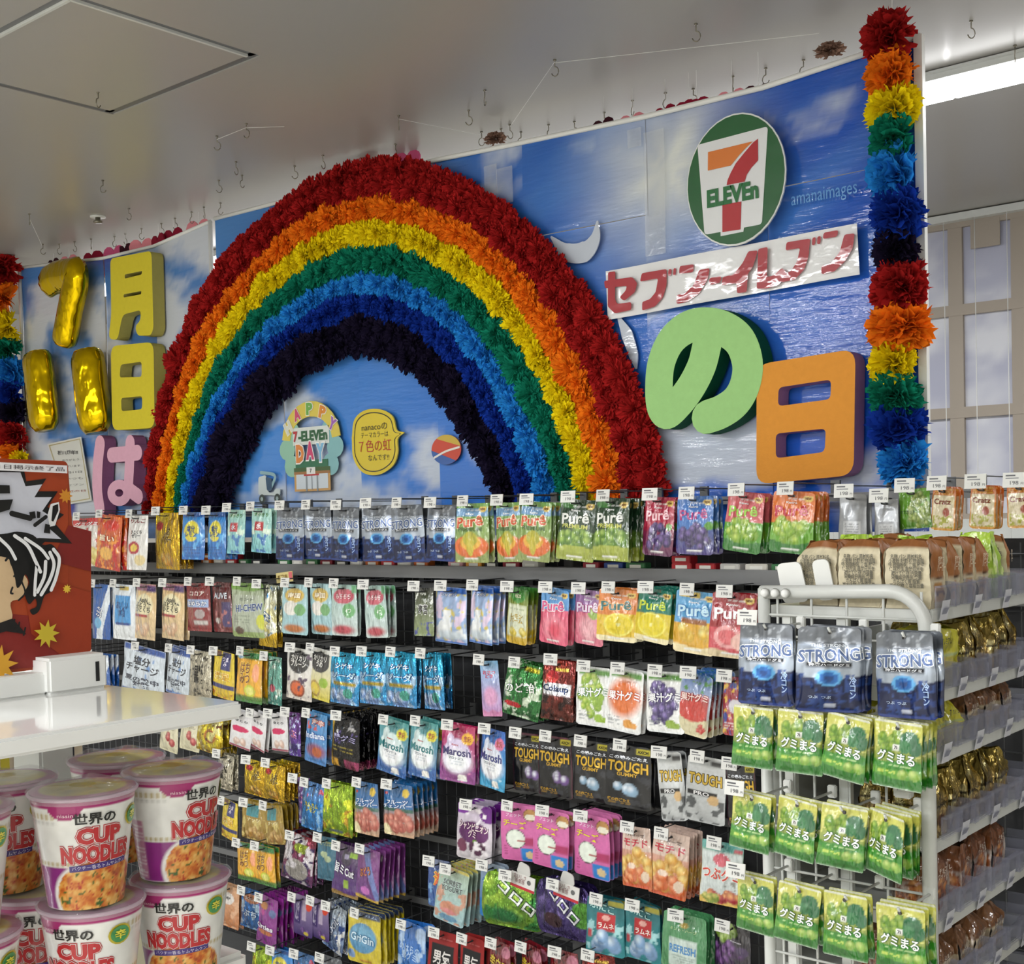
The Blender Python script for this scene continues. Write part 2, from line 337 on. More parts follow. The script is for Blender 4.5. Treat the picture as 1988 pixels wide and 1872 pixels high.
DESIGNS = {
 'strong': ('silver and navy zip pouch of soda gummies', 'softfoil', 'pouch', strong()),
 'gumimaru': ('green and yellow bag of muscat gummies', 'film', 'pillow', gumimaru()),
 'fruitpop': ('clear bag with red lettering and mixed candies', 'film', 'pillow', [('G', 'cfc9bd', 'd8d3cc'), ('V', .85, .01, 3, 'c22a2a'), ('N', 'b92f34', .6, 7, 2, 0, .1, 1, .8), ('N', '4a5a9a', .66, 7, 21, 0, .1, 1, .7), ('B', .6, .2, .3, .12, .1, 8, 'd8c060', 'f0e8a0', 3), ('T', 'グミグミ', .5, .88, .8, .08, 'ffffff', 'b02020')]),
 'orangechip': ('red and orange crinkled snack bag', 'film', 'pillow', [('G', 'b03c10', 'd8601c'), ('N', 'f09a3c', .55, 6, 3), ('N', 'c01c20', .6, 6, 9), ('E', .6, .82, .3, .1, 'd23020'), ('T', '旨い', .5, .58, .6, .12, 'fff0d0', 'a01010'), ('E', .5, .3, .25, .12, 'e8b050')]),
 'whiteapple': ('white bag with a round red fruit picture', 'film', 'pillow', [('G', 'e6e4df', 'efeeea'), ('T', 'りんご', .5, .90, .8, .08, '8a1a20'), ('T', 'ひとくち\nゼリー', .5, .66, .55, .14, '3c3c40'), ('E', .42, .40, .27, .12, 'b5233a'), ('E', .42, .40, .17, .07, 'e8c84a'), ('E', .7, .18, .25, .1, 'e6d29a')]),
 'goldchip': ('yellow and gold snack bag', 'foil', 'pillow', [('G', 'b8941a', 'd8b81e'), ('R', 0, .86, 1, 1, 'e0c41c'), ('E', .24, .76, .16, .08, 'b8232a'), ('D', .40, .62, 'cfa61e'), ('T', 'しお\nバター', .58, .60, .36, .3, '5b3a12', 'f4e690'), ('B', .62, .2, .25, .08, .1, 8, 'd89830', 'f4dc80', 6)]),
 'bluelemon': ('blue candy bag with a yellow badge', 'film', 'pillow', [('G', '1567b8', '2c86cf'), ('R', 0, .9, 1, 1, '1a4f94'), ('E', .48, .60, .34, .22, 'e3d535'), ('T', '塩分\nレモン', .48, .60, .5, .24, '2b4a86'), ('L', .15, .12, .85, .28, 3, '0d3a7c'), ('N', '55a8e4', .63, 6, 3)]),
 'aquafizz': ('pale turquoise candy bag with a red square', 'film', 'pillow', [('G', '7fc4cc', 'a9d6c8'), ('N', 'd8eeda', .56, 6, 3, 0, .4, 1, 1), ('N', '3d78b8', .55, 6, 5, 0, 0, 1, .5), ('R', .22, .50, .66, .70, 'c23038'), ('T', '氷', .44, .60, .26, .12, 'ffffff'), ('T', 'すっきり', .5, .86, .7, .08, '4a8a3c')]),
 'puremelon': ('orange and green melon gummy bag', 'film', 'pillow', pure('8fae4c', 'c9732c', 'd65a30', [('G', '8d9a55', '7fae58'), ('R', 0, .78, 1, .92, '7aa6cf'), ('E', .5, .27, .50, .19, 'dd6a2a'), ('E', .5, .34, .30, .13, 'e6b13a'), ('E', .5, .4, .22, .12, 'b6b030'), ('E', .5, .26, .10, .16, 'c9b93a')], nm='Purê', out='f5e9c8', prem='4a6a34')),
 'puremuscat': ('dark green muscat gummy bag with white lettering', 'film', 'pillow', pure('1f3d26', '6a8a2c', 'f2f4ee', [('R', 0, 0, 1, .22, '9aa63a'), grapes('5d8a2c', 'b7d46a', 3, cy=.38, ry=.13, n=18, rx=.4), ('E', .5, .19, .42, .06, 'a9b548'), ('E', .25, .9, .22, .06, '3c7a34')], nm='Purê', prem='cfd36a')),
 'pureredgrape': ('crimson gummy bag with dark purple grapes', 'film', 'pouch', pure('b02646', '5a2250', 'f5c8d0', [grapes('35245c', '8a6cb4', 5, ry=.2), ('E', .86, .50, .1, .06, '5a9a34')], out='b02646')),
 'purebluegrape': ('light blue gummy bag with dark purple grapes', 'film', 'pouch', pure('4a7cc4', '46387c', 'b0287a', [grapes('33265e', '8a74ba', 8, ry=.2), ('E', .9, .50, .12, .07, '5a9a34')])),
 'purepinkmuscat': ('coral pink gummy bag with green grapes', 'film', 'pouch', pure('cf6268', '4f9a2c', '9ed04c', [('W', .5, .03, .6, '5fa436'), grapes('7fae2a', 'd6ea78', 4, ry=.17, cy=.38), ('W', .17, .03, 1, '2f7a2c')])),
 'pureorangemuscat': ('orange gummy bag with green grapes', 'film', 'pouch', pure('e07a3c', '4f9a2c', 'c8324a', [('W', .5, .03, .6, '6fae36'), grapes('86b42c', 'dcee7c', 6, ry=.17, cy=.38), ('W', .17, .03, 1, '2f7a2c')])),
 'purepeach': ('pink and sky blue peach gummy bag', 'film', 'pouch', pure('5e9cd8', 'd94f74', 'e05a90', [('W', .62, .02, .5, 'e2607e'), ('E', .5, .30, .36, .24, 'ec8a9c', .6), ('E', .60, .26, .2, .15, 'dd4460', .8)], out='ffffff')),
 'pureberry': ('lilac gummy bag with pink peach', 'film', 'pouch', pure('a67cb0', 'df7088', 'efe0f0', [('W', .6, .02, .5, 'de7a90'), ('E', .5, .30, .3, .22, 'f0b4bc', .7), ('E', .7, .6, .2, .12, '9ab85a')], out='b45a90')),
 'pureorange': ('orange gummy bag with a lemon slice', 'film', 'pouch', pure('e0843a', 'ddb31c', '1f6a6a', [('W', .52, .03, .5, 'e3bd22'), ('E', .55, .33, .36, .22, 'f6ec6a'), ('E', .55, .33, .32, .19, 'e8d020'), ('E', .55, .33, .05, .03, 'f8f2a0'), ('W', .1, .01, 1, 'f0e4b8')], out='f4b06a')),
 'purelemon': ('teal green gummy bag with a lemon slice', 'film', 'pouch', pure('1c7a68', 'd8b81c', 'c3d83c', [('W', .54, .03, .5, 'dcc424'), ('E', .5, .33, .40, .23, 'f6ec6a'), ('E', .5, .33, .36, .2, 'e6d222'), ('E', .5, .33, .05, .03, 'f8f2a0'), ('W', .1, .01, 1, 'f0e4b8')])),
 'purepine': ('sky blue and yellow pineapple gummy bag', 'film', 'pouch', pure('5aa4d6', 'e0a028', 'bfe3f4', [('W', .5, .03, .7, 'dfa92c'), ('R', .2, .48, .8, .56, '9a5a24'), ('B', .5, .32, .36, .1, .13, 9, 'e6b82e', 'faf09a', 2), ('R', .1, .9, .6, .98, 'e6c21e'), ('W', .12, .02, 1, 'f2e2b4')], out='3f7fc0')),
 'purered': ('deep red gummy bag with pink peach halves', 'film', 'pouch', pure('a01c28', 'd8606a', 'ffffff', [('W', .48, .03, .6, 'cf4a56'), ('E', .42, .32, .3, .18, 'f0a8a8'), ('E', .42, .32, .2, .12, 'e06a70'), ('E', .75, .26, .25, .14, 'f2c0b4'), ('W', .1, .02, 1, 'd8c49c')])),
 'bluewhite': ('narrow blue and white candy bag', 'film', 'pillow', [('G', '174a94', '1e5fae'), ('D', .2, .9, 'dfe8f0'), ('D', .55, 1.2, '1b56a4'), ('E', .4, .3, .2, .1, '6ab0dc'), ('T', 'ミルク', .5, .5, .3, .2, 'ffffff', '163a7a', 70)]),
 'whiteblue': ('white candy bag with a blue panel', 'film', 'pillow', [('G', 'e8ecee', 'dfe7ee'), ('R', .14, .28, .82, .80, '3f94d4'), ('T', 'おいしい\n水飴', .48, .56, .5, .28, '163a78'), ('R', .2, .26, .76, .31, '1b3f8a'), ('R', .3, .9, .7, .96, 'c9b050')]),
 'creamrice': ('cream and peach bag of fruit sweets', 'film', 'pillow', [('G', 'd9bf94', 'e3c188'), ('R', 0, .88, 1, 1, '9a5a7a'), ('R', .55, .86, 1, .97, '4a2f6a'), ('E', .48, .62, .42, .2, 'eee3b8'), ('T', 'Asahi\nぶどう糖\nひとくち', .48, .62, .72, .26, '3e3a28'), ('R', .05, .40, .72, .45, 'a83238'), ('B', .5, .2, .4, .1, .11, 10, 'e2b48c', 'f6e2c4', 9)]),
 'darkred': ('dark red bag with a blue and white band', 'film', 'pillow', [('G', '8a1f22', '7a1a20'), ('R', .05, .50, .95, .66, '9db4dc'), ('T', 'なめらか', .5, .58, .8, .09, 'ffffff', '2a3a8a'), ('T', 'ココア', .5, .78, .6, .09, 'f0e4da'), ('E', .62, .36, .2, .1, 'a89a98'), ('R', .35, .14, .9, .23, 'c9c4c0')]),
 'darkplum': ('maroon bag with a round chocolate picture', 'film', 'pillow', [('G', '6e1e22', '581a1e'), ('R', .58, .1, .95, .62, '3a2a62'), ('T', 'ALIVE', .5, .74, .7, .12, 'd8dce6', '2a2024'), ('N', 'b06a6a', .64, 7, 12), ('E', .35, .24, .13, .06, 'b8b0ac')]),
 'hichew': ('grey green chewy sweets bag with blue lettering', 'film', 'pouch', [('G', '8aa05a', 'a9b49a'), ('R', .05, .1, .95, .78, 'aeb7a2'), ('V', .86, .02, 1, '6f9a3a'), ('T', 'HI-CHEW', .58, .55, .8, .13, '1c3f7c', 'dfe6ea', 4), ('T', 'ミント', .5, .70, .45, .05, '5d6a58'), ('L', .12, .26, .62, .42, 4, '7a8674'), ('E', .25, .12, .14, .07, '5a4030'), ('E', .92, .3, .14, .14, 'c9cc3c')]),
 'palelemon': ('pale yellow crumpled sweets bag', 'foil', 'pillow', [('G', 'c9b83a', 'd7dcc4'), ('N', '3c7ab0', .6, 6, 3), ('N', 'e8ecde', .5, 5, 8), ('T', 'レモン', .45, .5, .3, .3, '2a5a8a', 'ffffff', 75), ('W', .2, .04, 1, 'c9a41c')]),
 'peachy': ('pale blue gummy bag with yellow fruit', 'film', 'pouch', [('G', '9cc4cc', 'a6cbd0'), ('E', .5, .78, .38, .14, 'd8b85a'), ('T', '南国', .5, .78, .5, .1, 'fff6da', 'b07a20'), ('E', .4, .52, .3, .14, 'e6e2da'), ('E', .74, .5, .2, .12, '6fa86a'), ('E', .5, .12, .38, .08, 'b86a2a', .5)]),
 'pinkmelon': ('mint green gummy bag with a pink badge', 'film', 'pouch', [('G', 'c6d4d2', 'a8c8c0'), ('E', .5, .78, .42, .15, 'c85a6c'), ('T', 'もちもち', .5, .78, .6, .1, 'f6dada', 'b04858'), ('E', .72, .5, .22, .14, '6fb072'), ('T', '4つ', .72, .5, .2, .09, 'e4f4e0'), ('E', .48, .12, .4, .09, 'b84050', .6), ('R', .8, .84, 1, 1, '6aa878')]),
 'darkleaf': ('black and white bag with green leaves', 'film', 'pillow', [('G', '8a9a6a', '1a1c18'), ('N', 'e9ece4', .56, 6, 3, 0, .4, 1, .9), ('N', '35408a', .6, 7, 9, 0, 0, 1, .3), ('T', '海苔', .5, .55, .5, .2, '16181a', 'ffffff')]),
 'bluebubble': ('white and blue soda bag with pastel bubbles', 'softfoil', 'pillow', [('G', '9db8e0', 'a9c2ea'), ('R', 0, .9, 1, 1, '1f5cb4'), ('N', 'e8d6f0', .56, 5, 3), ('N', 'e6d36a', .66, 6, 14), ('N', 'f2f6fa', .58, 4, 30, 0, .1, 1, .6), ('T', 'シャボン', .45, .86, .5, .06, 'ffffff', '3a62b0'), ('E', .5, .15, .45, .08, 'd8e4ee', .6), ('R', 0, 0, 1, .03, '2a62b8')]),
 'greenyellow': ('green topped pouch with yellow fruit rows', 'film', 'pouch', [('G', 'cfa828', '2f7a2c'), ('R', .05, .14, .95, .70, 'd3d8bc'), ('E', .5, .86, .34, .12, '3f8f30'), ('T', 'eco', .5, .86, .3, .07, 'e6e9c4'), ('L', .15, .6, .85, .68, 2, '8a9a6a'), ('T', 'レモン\nバーム', .5, .46, .6, .16, 'b89a2a'), ('B', .5, .22, .34, .05, .12, 6, 'd8c03a', 'f4ea9a', 2)]),
 'whitebag': ('pale grey bag', 'film', 'pillow', [('G', 'c9ccc8', 'd6d8d4'), ('L', .2, .5, .8, .8, 4, '8a8d90')]),
 'saltblue': ('white crinkled bag with blue top and black writing', 'film', 'pillow', [('G', 'c9d4de', 'd3dde6'), ('R', 0, .88, 1, 1, '1d4c9c'), ('R', 0, 0, 1, .05, '1d4c9c'), ('T', '塩分\nチャージ', .5, .62, .8, .34, '1c2230'), ('T', '夏の熱中\n対策', .5, .26, .8, .22, '2a3246'), ('N', '6a94cc', .68, 6, 5)]),
 'silverbeige': ('silver beige crinkled bag', 'foil', 'pillow', [('G', 'b5ad98', 'c6c1ae'), ('N', '4e4a40', .62, 9, 4), ('T', '黒糖', .5, .5, .4, .4, '2d2a24')]),
 'yellownavy': ('yellow bag with a navy banner', 'film', 'pillow', [('G', 'd8b41c', 'e8cf2c'), ('R', .42, .62, .86, 1, '2a2c6c'), ('R', 0, .22, 1, .32, '2a2c6c'), ('R', 0, .9, .35, 1, '6a3a1c'), ('T', 'つま\nみ', .62, .8, .3, .2, 'e8e0f0'), ('T', '満足', .5, .48, .7, .16, 'd8a012', 'fff4b0'), ('N', 'a03a20', .62, 7, 3, 0, 0, 1, .2)]),
 'honeylemon': ('orange yellow bag with green top and lemon slice', 'film', 'pillow', [('G', '2f7a30', 'e3a61e'), ('R', 0, .14, 1, .86, 'e6a820'), ('R', 0, .86, 1, 1, '26763a'), ('T', 'はち\nみつ', .42, .58, .42, .42, '7a3a10', 'f8d868'), ('E', .82, .6, .11, .18, 'f0a27a'), ('E', .6, .24, .2, .12, 'c9cf3c'), ('E', .6, .24, .14, .08, 'e3e27a'), ('E', .15, .9, .1, .06, '8fb4d0')]),
 'mintslim': ('slim mint green stick pack', 'foil', 'pillow', [('G', '5a9c92', '7fb8a8'), ('N', 'c8dcd0', .6, 6, 3), ('E', .4, .35, .2, .08, 'c06070')]),
 'blackfruit': ('white bag with black label and cut orange', 'film', 'pillow', [('G', 'd8cfc4', 'd9dad6'), ('E', .5, .74, .40, .22, '1d1d1f'), ('R', .1, .7, .9, .92, '1d1d1f'), ('T', 'カリカリ\nプルーン', .5, .76, .6, .22, 'e8e6e0'), ('E', .48, .22, .30, .17, '8a3a1c'), ('E', .48, .22, .24, .13, 'd8622a'), ('N', '4a3450', .66, 7, 3)]),
 'blackfruitlime': ('white bag with black label and lime fruit', 'film', 'pillow', [('G', 'd0c23a', 'd9dad6'), ('E', .5, .74, .42, .2, '1d1d1f'), ('R', .1, .7, .9, .92, '1d1d1f'), ('T', 'カリカリ\nうめ', .5, .76, .6, .22, 'e8e6e0'), ('E', .36, .22, .26, .16, 'a8862a'), ('E', .36, .22, .2, .12, 'd8c03a'), ('E', .74, .36, .17, .10, '8fb02a')]),
 'ramune': ('shiny cyan soda candy bag', 'foil', 'pillow', [('G', '3a8ccc', '2aa0c8'), ('R', 0, .90, 1, 1, '1c9cc4'), ('N', 'a6c8e8', .55, 5, 3, 0, .0, 1, .6), ('T', 'シゲキ', .5, .74, .6, .12, 'e2f0f8', '2456a0'), ('T', 'ソーダ', .5, .56, .8, .15, 'bfe2f4', '1f4f9c'), ('R', .15, .37, .9, .44, 'b09a30'), ('B', .5, .18, .38, .1, .14, 8, '7fa0d8', 'd6e4f6', 6), ('E', .66, .22, .16, .1, '4aa090')]),
 'pinkblueslim': ('slim pale blue pack with pink marshmallow', 'film', 'pillow', [('G', 'c48ac0', '7ab4dc'), ('T', 'おさつ\nどき', .5, .76, .7, .14, 'c83a5a'), ('E', .5, .36, .34, .17, 'd99ac4', .5), ('W', .1, .02, 2, 'c87aa8')]),
 'greencool': ('crumpled green and white cool candy bag', 'foil', 'pillow', [('G', '2a6a34', '2f7c38'), ('N', 'd6e6d0', .56, 6, 3), ('T', 'のど飴', .45, .55, .8, .18, 'ffffff', '1d6a30', 10), ('R', .5, .88, .9, .95, 'd8cc3a'), ('E', .3, .22, .25, .05, 'b8202c')]),
 'colaup': ('brown and white cola gummy bag', 'foil', 'pillow', [('G', '5a2418', '7c2420'), ('N', '2c1410', .56, 6, 3, 0, 0, 1, .4), ('R', .04, .42, .9, .62, 'e6e8ee'), ('T', 'Colaup', .45, .52, .8, .14, '22345c'), ('E', .32, .72, .2, .1, 'b02028'), ('R', .4, .82, .8, .88, 'd9b44a'), ('N', 'd8584a', .66, 7, 10, 0, .6, 1, 1)]),
 'kajumuscat': ('white pouch with green muscat grapes', 'film', 'pouch', kaju('9abf3c', grapes('8fb82c', 'dbe878', 2, cx=.42, cy=.52, rx=.3, ry=.34, r=.1, n=44), '2a7a3a', 1)),
 'kajumikan': ('white pouch with orange mandarin', 'film', 'pouch', kaju('e09a3c', ('E', .50, .55, .44, .30, 'e0702a', .5), 'c8442a', 2)),
 'kajugrape': ('white pouch with purple grapes', 'film', 'pouch', kaju('8fae3c', grapes('3b2a6a', '9a86c8', 6, cx=.45, cy=.5, rx=.34, ry=.34, r=.1, n=48), '2e2456', 3)),
 'kajumelon': ('white edged pouch with red watermelon', 'film', 'pouch', [('G', 'e9e6de', '2f6ab0'), ('R', .05, .2, .95, .66, 'b23a36'), ('E', .45, .40, .45, .2, 'c8382e'), ('W', .28, .05, .7, 'd8cfa8'), ('N', '4a8a3c', .6, 5, 7, 0, .7, 1, 1), ('B', .78, .14, .1, .05, .07, 5, 'c83430', 'e89080', 3), ('T', '果汁グミ', .5, .62, .85, .13, 'f4d8d0', 'a03030', 6), ('R', 0, 0, .03, 1, 'e4e6e6'), ('R', .97, 0, 1, 1, 'e4e6e6')]),
 'redmix': ('red and blue mixed fruit bag', 'film', 'pouch', [('G', 'b03a44', '8a2432'), ('N', '3a4a9a', .58, 6, 3), ('N', 'e0b43c', .64, 6, 9), ('E', .6, .5, .3, .12, 'd8d4da'), ('L', .1, .1, .9, .22, 3, 'f0e6e6')]),
 'creamcherry': ('cream bag with red cherries', 'film', 'pillow', [('G', 'cfc9a8', 'd8d2b4'), ('B', .5, .4, .3, .2, .12, 6, 'a8242c', 'e08a80', 4), ('L', .2, .7, .8, .85, 3, '6a6048')]),
 'yellowgummy': ('shiny yellow round gummy bag', 'foil', 'pillow', [('G', 'b89a1a', 'cfb828'), ('E', .6, .5, .34, .32, 'e6d43c'), ('E', .6, .5, .22, .2, 'b06a3a', .3), ('E', .6, .5, .14, .12, 'e8dc6a'), ('N', 'f2eaa0', .6, 6, 3), ('N', '6a3a1c', .68, 8, 5)]),
 'whitepig': ('white slim bag with a pink emblem', 'matte', 'pillow', [('G', 'd6d4d4', 'e0dfe0'), ('R', 0, 0, 1, .05, '8a1c3c'), ('T', 'なとり', .5, .76, .6, .06, '2a2a30'), ('E', .5, .54, .38, .08, 'c83a62'), ('E', .3, .5, .14, .05, 'c83a62'), ('B', .5, .2, .26, .06, .1, 6, 'd8b8a8', 'f0e4da', 5)]),
 'purplesoda': ('purple and blue striped bag', 'foil', 'pillow', [('G', '5a3a9a', '6a3a80'), ('N', 'b8c0e8', .58, 6, 3), ('T', 'グレープ', .5, .5, .4, .2, 'd23a6a', 'e8e0f4', 80), ('E', .5, .2, .3, .1, '3a2a70')]),
 'indianblue': ('light blue corn snack bag with red and orange', 'film', 'pillow', [('G', '3a78b8', '4a90c8'), ('N', 'c8403a', .5, 5, 3, 0, .66, 1, .95), ('T', 'Indiana', .5, .56, .9, .12, 'dfeaf8', '1f4aa8', 4), ('E', .55, .26, .4, .14, '8a4a6a', .5), ('E', .62, .24, .2, .1, 'b0501c'), ('T', '激辛', .6, .82, .6, .12, 'f0d0c8', 'b02a2a')]),
 'blackgold': ('black pouch with yellow edges and pink foot', 'foil', 'pouch', [('G', '141215', '18171a'), ('N', 'd6d6da', .60, 9, 3, .1, .6, .9, .95), ('N', '6a5aa0', .62, 9, 8, .05, .45, .95, .7), ('T', '勝グミ', .5, .58, .8, .12, 'b9b4dc', '2a2450'), ('R', 0, 0, .08, 1, 'a88a2a'), ('R', 0, .02, .3, .16, 'c8962a'), ('R', .5, .02, 1, .18, '9a3a62'), ('L', .1, .3, .8, .42, 3, 'b8a840')]),
 'maroshmint': ('teal marshmallow gummy bag with yellow badge', 'film', 'pillow', marosh('4f9a96', '2a5fa4', 'cfe3e2', '14777c', 'd9cf2c', '8ac0c8')),
 'maroshpink': ('magenta marshmallow gummy bag with orange badge', 'film', 'pillow', marosh('b8285c', '8a3a86', 'd6c8e6', '2a1f66', 'efb62a', 'e08ab0')),
 'maroshblue': ('royal blue marshmallow gummy bag with pink badge', 'film', 'pillow', marosh('1f5fb8', '2f9ac8', 'd6dcec', '1b2a7a', 'd06a90', 'bfe4f0')),
 'toughpurple': ('black and gold gummy bag with maroon edges', 'softfoil', 'pouch', tough('6a1f3c', '6a4a8a', 4)),
 'tough': ('black and gold gummy bag with ice cubes', 'softfoil', 'pouch', tough('26282c', '8fb0cc', 6)),
 'silverpro': ('silver gummy pouch with gold lettering', 'softfoil', 'pouch', [('G', 'b4b8ba', 'c9cccd'), ('R', .04, .86, .96, .97, 'a2a6a8'), ('R', .62, .88, .95, .95, '2a2a2c'), ('N', '55585a', .60, 5, 3, 0, 0, 1, .45), ('T', 'TOUGH', .5, .66, .84, .16, 'c8a63a', '5a4a1c'), ('R', .06, .40, .8, .48, '1b1b1d'), ('T', 'PRO', .42, .44, .4, .055, 'e8e8ea'), ('E', .72, .36, .14, .08, 'c9a878')]),
 'blueparty': ('crinkled light blue bag with pink and yellow', 'foil', 'pillow', [('G', '3a7cc0', '5a8ac8'), ('R', .1, 0, .95, .62, '2a7cc4'), ('N', 'd8607a', .6, 7, 3, 0, .6, 1, .9), ('T', 'カムカム\nレモン', .5, .48, .6, .2, 'dfd24a'), ('N', '8ab8e0', .62, 6, 9)]),
 'limegummy': ('crinkled lime green bag', 'foil', 'pillow', [('G', '7a9a1c', '8fb02c'), ('N', 'd8e23a', .58, 5, 3), ('E', .5, .78, .3, .12, 'a8c83a'), ('N', 'b8902a', .66, 6, 9), ('R', .3, .05, .7, .1, '6a7a8a')]),
 'blueshrimp': ('blue bag with white lettering and pink cookies', 'film', 'pillow', [('G', 'c09a7a', '1a5f98'), ('R', 0, .52, 1, 1, '1c629c'), ('R', 0, .48, 1, .54, '2a5a4a'), ('T', 'フルーツ\nチェンバー', .5, .62, .94, .15, 'dfe8f2', '1c3f8c', 4), ('B', .5, .28, .42, .17, .12, 22, 'b85a4c', 'e0a08c', 3), ('E', .78, .84, .12, .08, 'd8b83a'), ('E', .12, .1, .14, .12, 'e8dcae'), ('E', .1, .8, .06, .03, 'c03a30')]),
 'purplefig': ('white pouch with purple fruit and purple corners', 'softfoil', 'pouch', [('G', 'd9d4da', 'cdbfd6'), ('E', .9, .86, .26, .15, '6a1f86'), ('E', .1, .92, .26, .12, '7a2a9a'), ('E', .5, .50, .42, .20, '5e1f62'), ('T', 'シャンピニオン\nグミ', .5, .54, .82, .26, 'ecd8dc', '5a1c5c', -4), ('E', .62, .24, .24, .13, '4a1a40'), ('E', .18, .24, .15, .12, '7a3a5a'), ('E', .56, .35, .07, .03, '6a9a2c'), ('N', 'f4eef6', .64, 5, 4)]),
 'pinkdonut': ('pink pouch with a biscuit picture and blue corner', 'matte', 'pouch', [('G', 'c8649e', 'd071a8'), ('R', .55, 0, 1, .24, '2f7cc4'), ('E', .82, .84, .20, .11, '5a3a20'), ('E', .82, .84, .18, .10, 'b88a54'), ('E', .82, .80, .16, .05, 'e8e2cc'), ('T', 'BOURBON', .34, .93, .46, .035, '5a1030'), ('T', 'フェット', .35, .82, .42, .06, 'f4d8ea'), ('T', 'チーズ', .40, .67, .64, .13, 'd9cc3a', 'c05a96', -4), ('E', .42, .40, .27, .175, '3a3a38'), ('E', .42, .40, .25, .162, 'dfe6da'), ('R', .46, .36, .7, .39, 'a03a3a'), ('E', .78, .12, .12, .07, 'cdb68a'), ('R', .66, .3, 1, .44, 'a83a64'), ('L', .08, .1, .2, .28, 4, '9a3a6a')]),
 'mochido': ('cream and orange pouch with red lettering', 'film', 'pillow', [('G', 'c9622a', 'd3b4a4'), ('R', 0, .62, 1, 1, 'd6bcae'), ('T', 'バター餅', .5, .86, .6, .05, '5a4438'), ('T', 'モチド', .5, .74, .84, .13, 'c0203a'), ('B', .5, .36, .45, .24, .15, 20, 'd89a2c', 'f2dc8a', 3), ('B', .45, .18, .42, .13, .16, 9, 'd8662a', 'f4b480', 5), ('E', .38, .36, .14, .05, 'f0d8c4'), ('E', .8, .2, .13, .09, 'e0c8b0'), ('R', .1, 0, .9, .05, 'c84a20')]),
 'tsubugumi': ('white and teal pouch with red fruit and lettering', 'film', 'pillow', [('G', 'd8b04a', '5aa49a'), ('R', 0, .10, 1, .84, 'cdd6d4'), ('V', .86, .02, 1, '5fa8a0'), ('E', .5, .72, .2, .1, 'd05a6a'), ('T', 'つぶグミ', .5, .50, .92, .2, 'd0402e', 'f4ece6', -2), ('N', '8a8a80', .64, 12, 3, .1, .26, .9, .4), ('B', .6, .13, .4, .07, .11, 12, 'b8323c', 'f0b46a', 8), ('B', .3, .1, .26, .05, .1, 6, '8aa03a', 'e0d070', 9), ('R', .78, .86, .98, .91, 'c03a50')]),
 'goldnut': ('gold nut pouch with a teal label', 'film', 'pouch', [('G', '8a6a1c', 'a08428'), ('R', .18, .62, .66, .92, '2f8a94'), ('N', 'c9b468', .58, 8, 3, 0, 0, 1, .6), ('T', 'ナッツ', .5, .54, .5, .1, 'f0e6b4'), ('B', .5, .22, .35, .13, .09, 14, 'a87a34', 'e0c07a', 4)]),
 'silvergrape': ('crumpled silver and purple grape bag', 'foil', 'pillow', [('G', '6a3a6a', '7a2030'), ('N', '3a2a5a', .5, 5, 3), ('E', .6, .74, .26, .1, '8a9a2c'), ('E', .5, .28, .36, .22, 'a8a4a0'), ('N', 'dcd8e0', .6, 5, 8)]),
 'tealfish': ('teal bag with pale fish shapes', 'film', 'pillow', [('G', '145a72', '17647e'), ('E', .4, .6, .18, .07, 'a8b890'), ('E', .6, .5, .16, .07, 'a8b890'), ('L', .2, .78, .8, .9, 2, 'a8b46a')]),
 'purplejuicy': ('dark purple bag with white lettering', 'film', 'pillow', [('G', '4a1a72', '3a1648'), ('E', .55, .74, .2, .14, '2a1c3a'), ('E', .55, .78, .1, .05, 'a8a0c0'), ('R', .66, .78, .95, .88, '8ab02c'), ('T', '旨ミCut', .5, .52, .75, .2, 'e6e6ec', '1c1426', -8), ('R', .5, .18, .66, .34, '8aa82c'), ('W', .07, .02, 1, '8a6a2a')]),
 'purplegrape': ('purple and blue grape stick bag', 'film', 'pillow', [('G', '6a3a86', '6a2460'), ('D', .9, .2, '6a7ab4'), ('D', 1.1, .5, '7a3a80'), ('T', 'ぶどう', .42, .55, .5, .16, 'c8742a', '5a1a3a', 20), ('E', .45, .18, .2, .08, 'c06ab8'), ('W', .05, .02, 1, 'b8962c')]),
 'bluered': ('blue pouch with red and orange lettering', 'film', 'pouch', [('G', '2a5a9c', '1f3f86'), ('R', 0, .9, 1, 1, '7a88ac'), ('T', '激', .6, .6, .6, .3, 'd8602a', 'f0c83a'), ('N', '6a9ac8', .64, 6, 3)]),
 'sorbet': ('pale green and coral sorbet gummy bag', 'film', 'pouch', [('G', '9cc0c8', 'a4b8a0'), ('R', 0, .95, 1, 1, 'c9b84a'), ('E', .5, .28, .3, .12, 'c8866a'), ('E', .5, .22, .3, .04, 'c87a7a'), ('N', 'c09078', .6, 5, 3), ('T', 'SORBET\nYOGURT', .5, .68, .7, .2, '3a4444', 'c8dcd8', 3), ('E', .5, .1, .3, .06, '5a8aa8')]),
 'blueicebox': ('grey blue slim box bag', 'matte', 'pouch', [('G', '2a6fae', '8a98a8'), ('R', 0, 0, 1, .34, '2a70b0'), ('T', 'ラムネ', .5, .66, .8, .12, '2a5a9a'), ('E', .7, .18, .2, .12, 'c0b890')]),
 'kororogreen': ('round green grape gummy pouch with red white header card', 'foil', 'round', [('G', '6a8a1c', '7fae28'), grapes('6a9a2a', 'b4d850', 4, cx=.5, cy=.5, rx=.45, ry=.45, r=.16, n=40), ('E', .35, .22, .3, .14, '1d6a34', .5), ('T', 'コロロ', .55, .58, .66, .17, 'dfe6e0', '3a4a3c', -32), ('N', '2a7a34', .64, 6, 9)]),
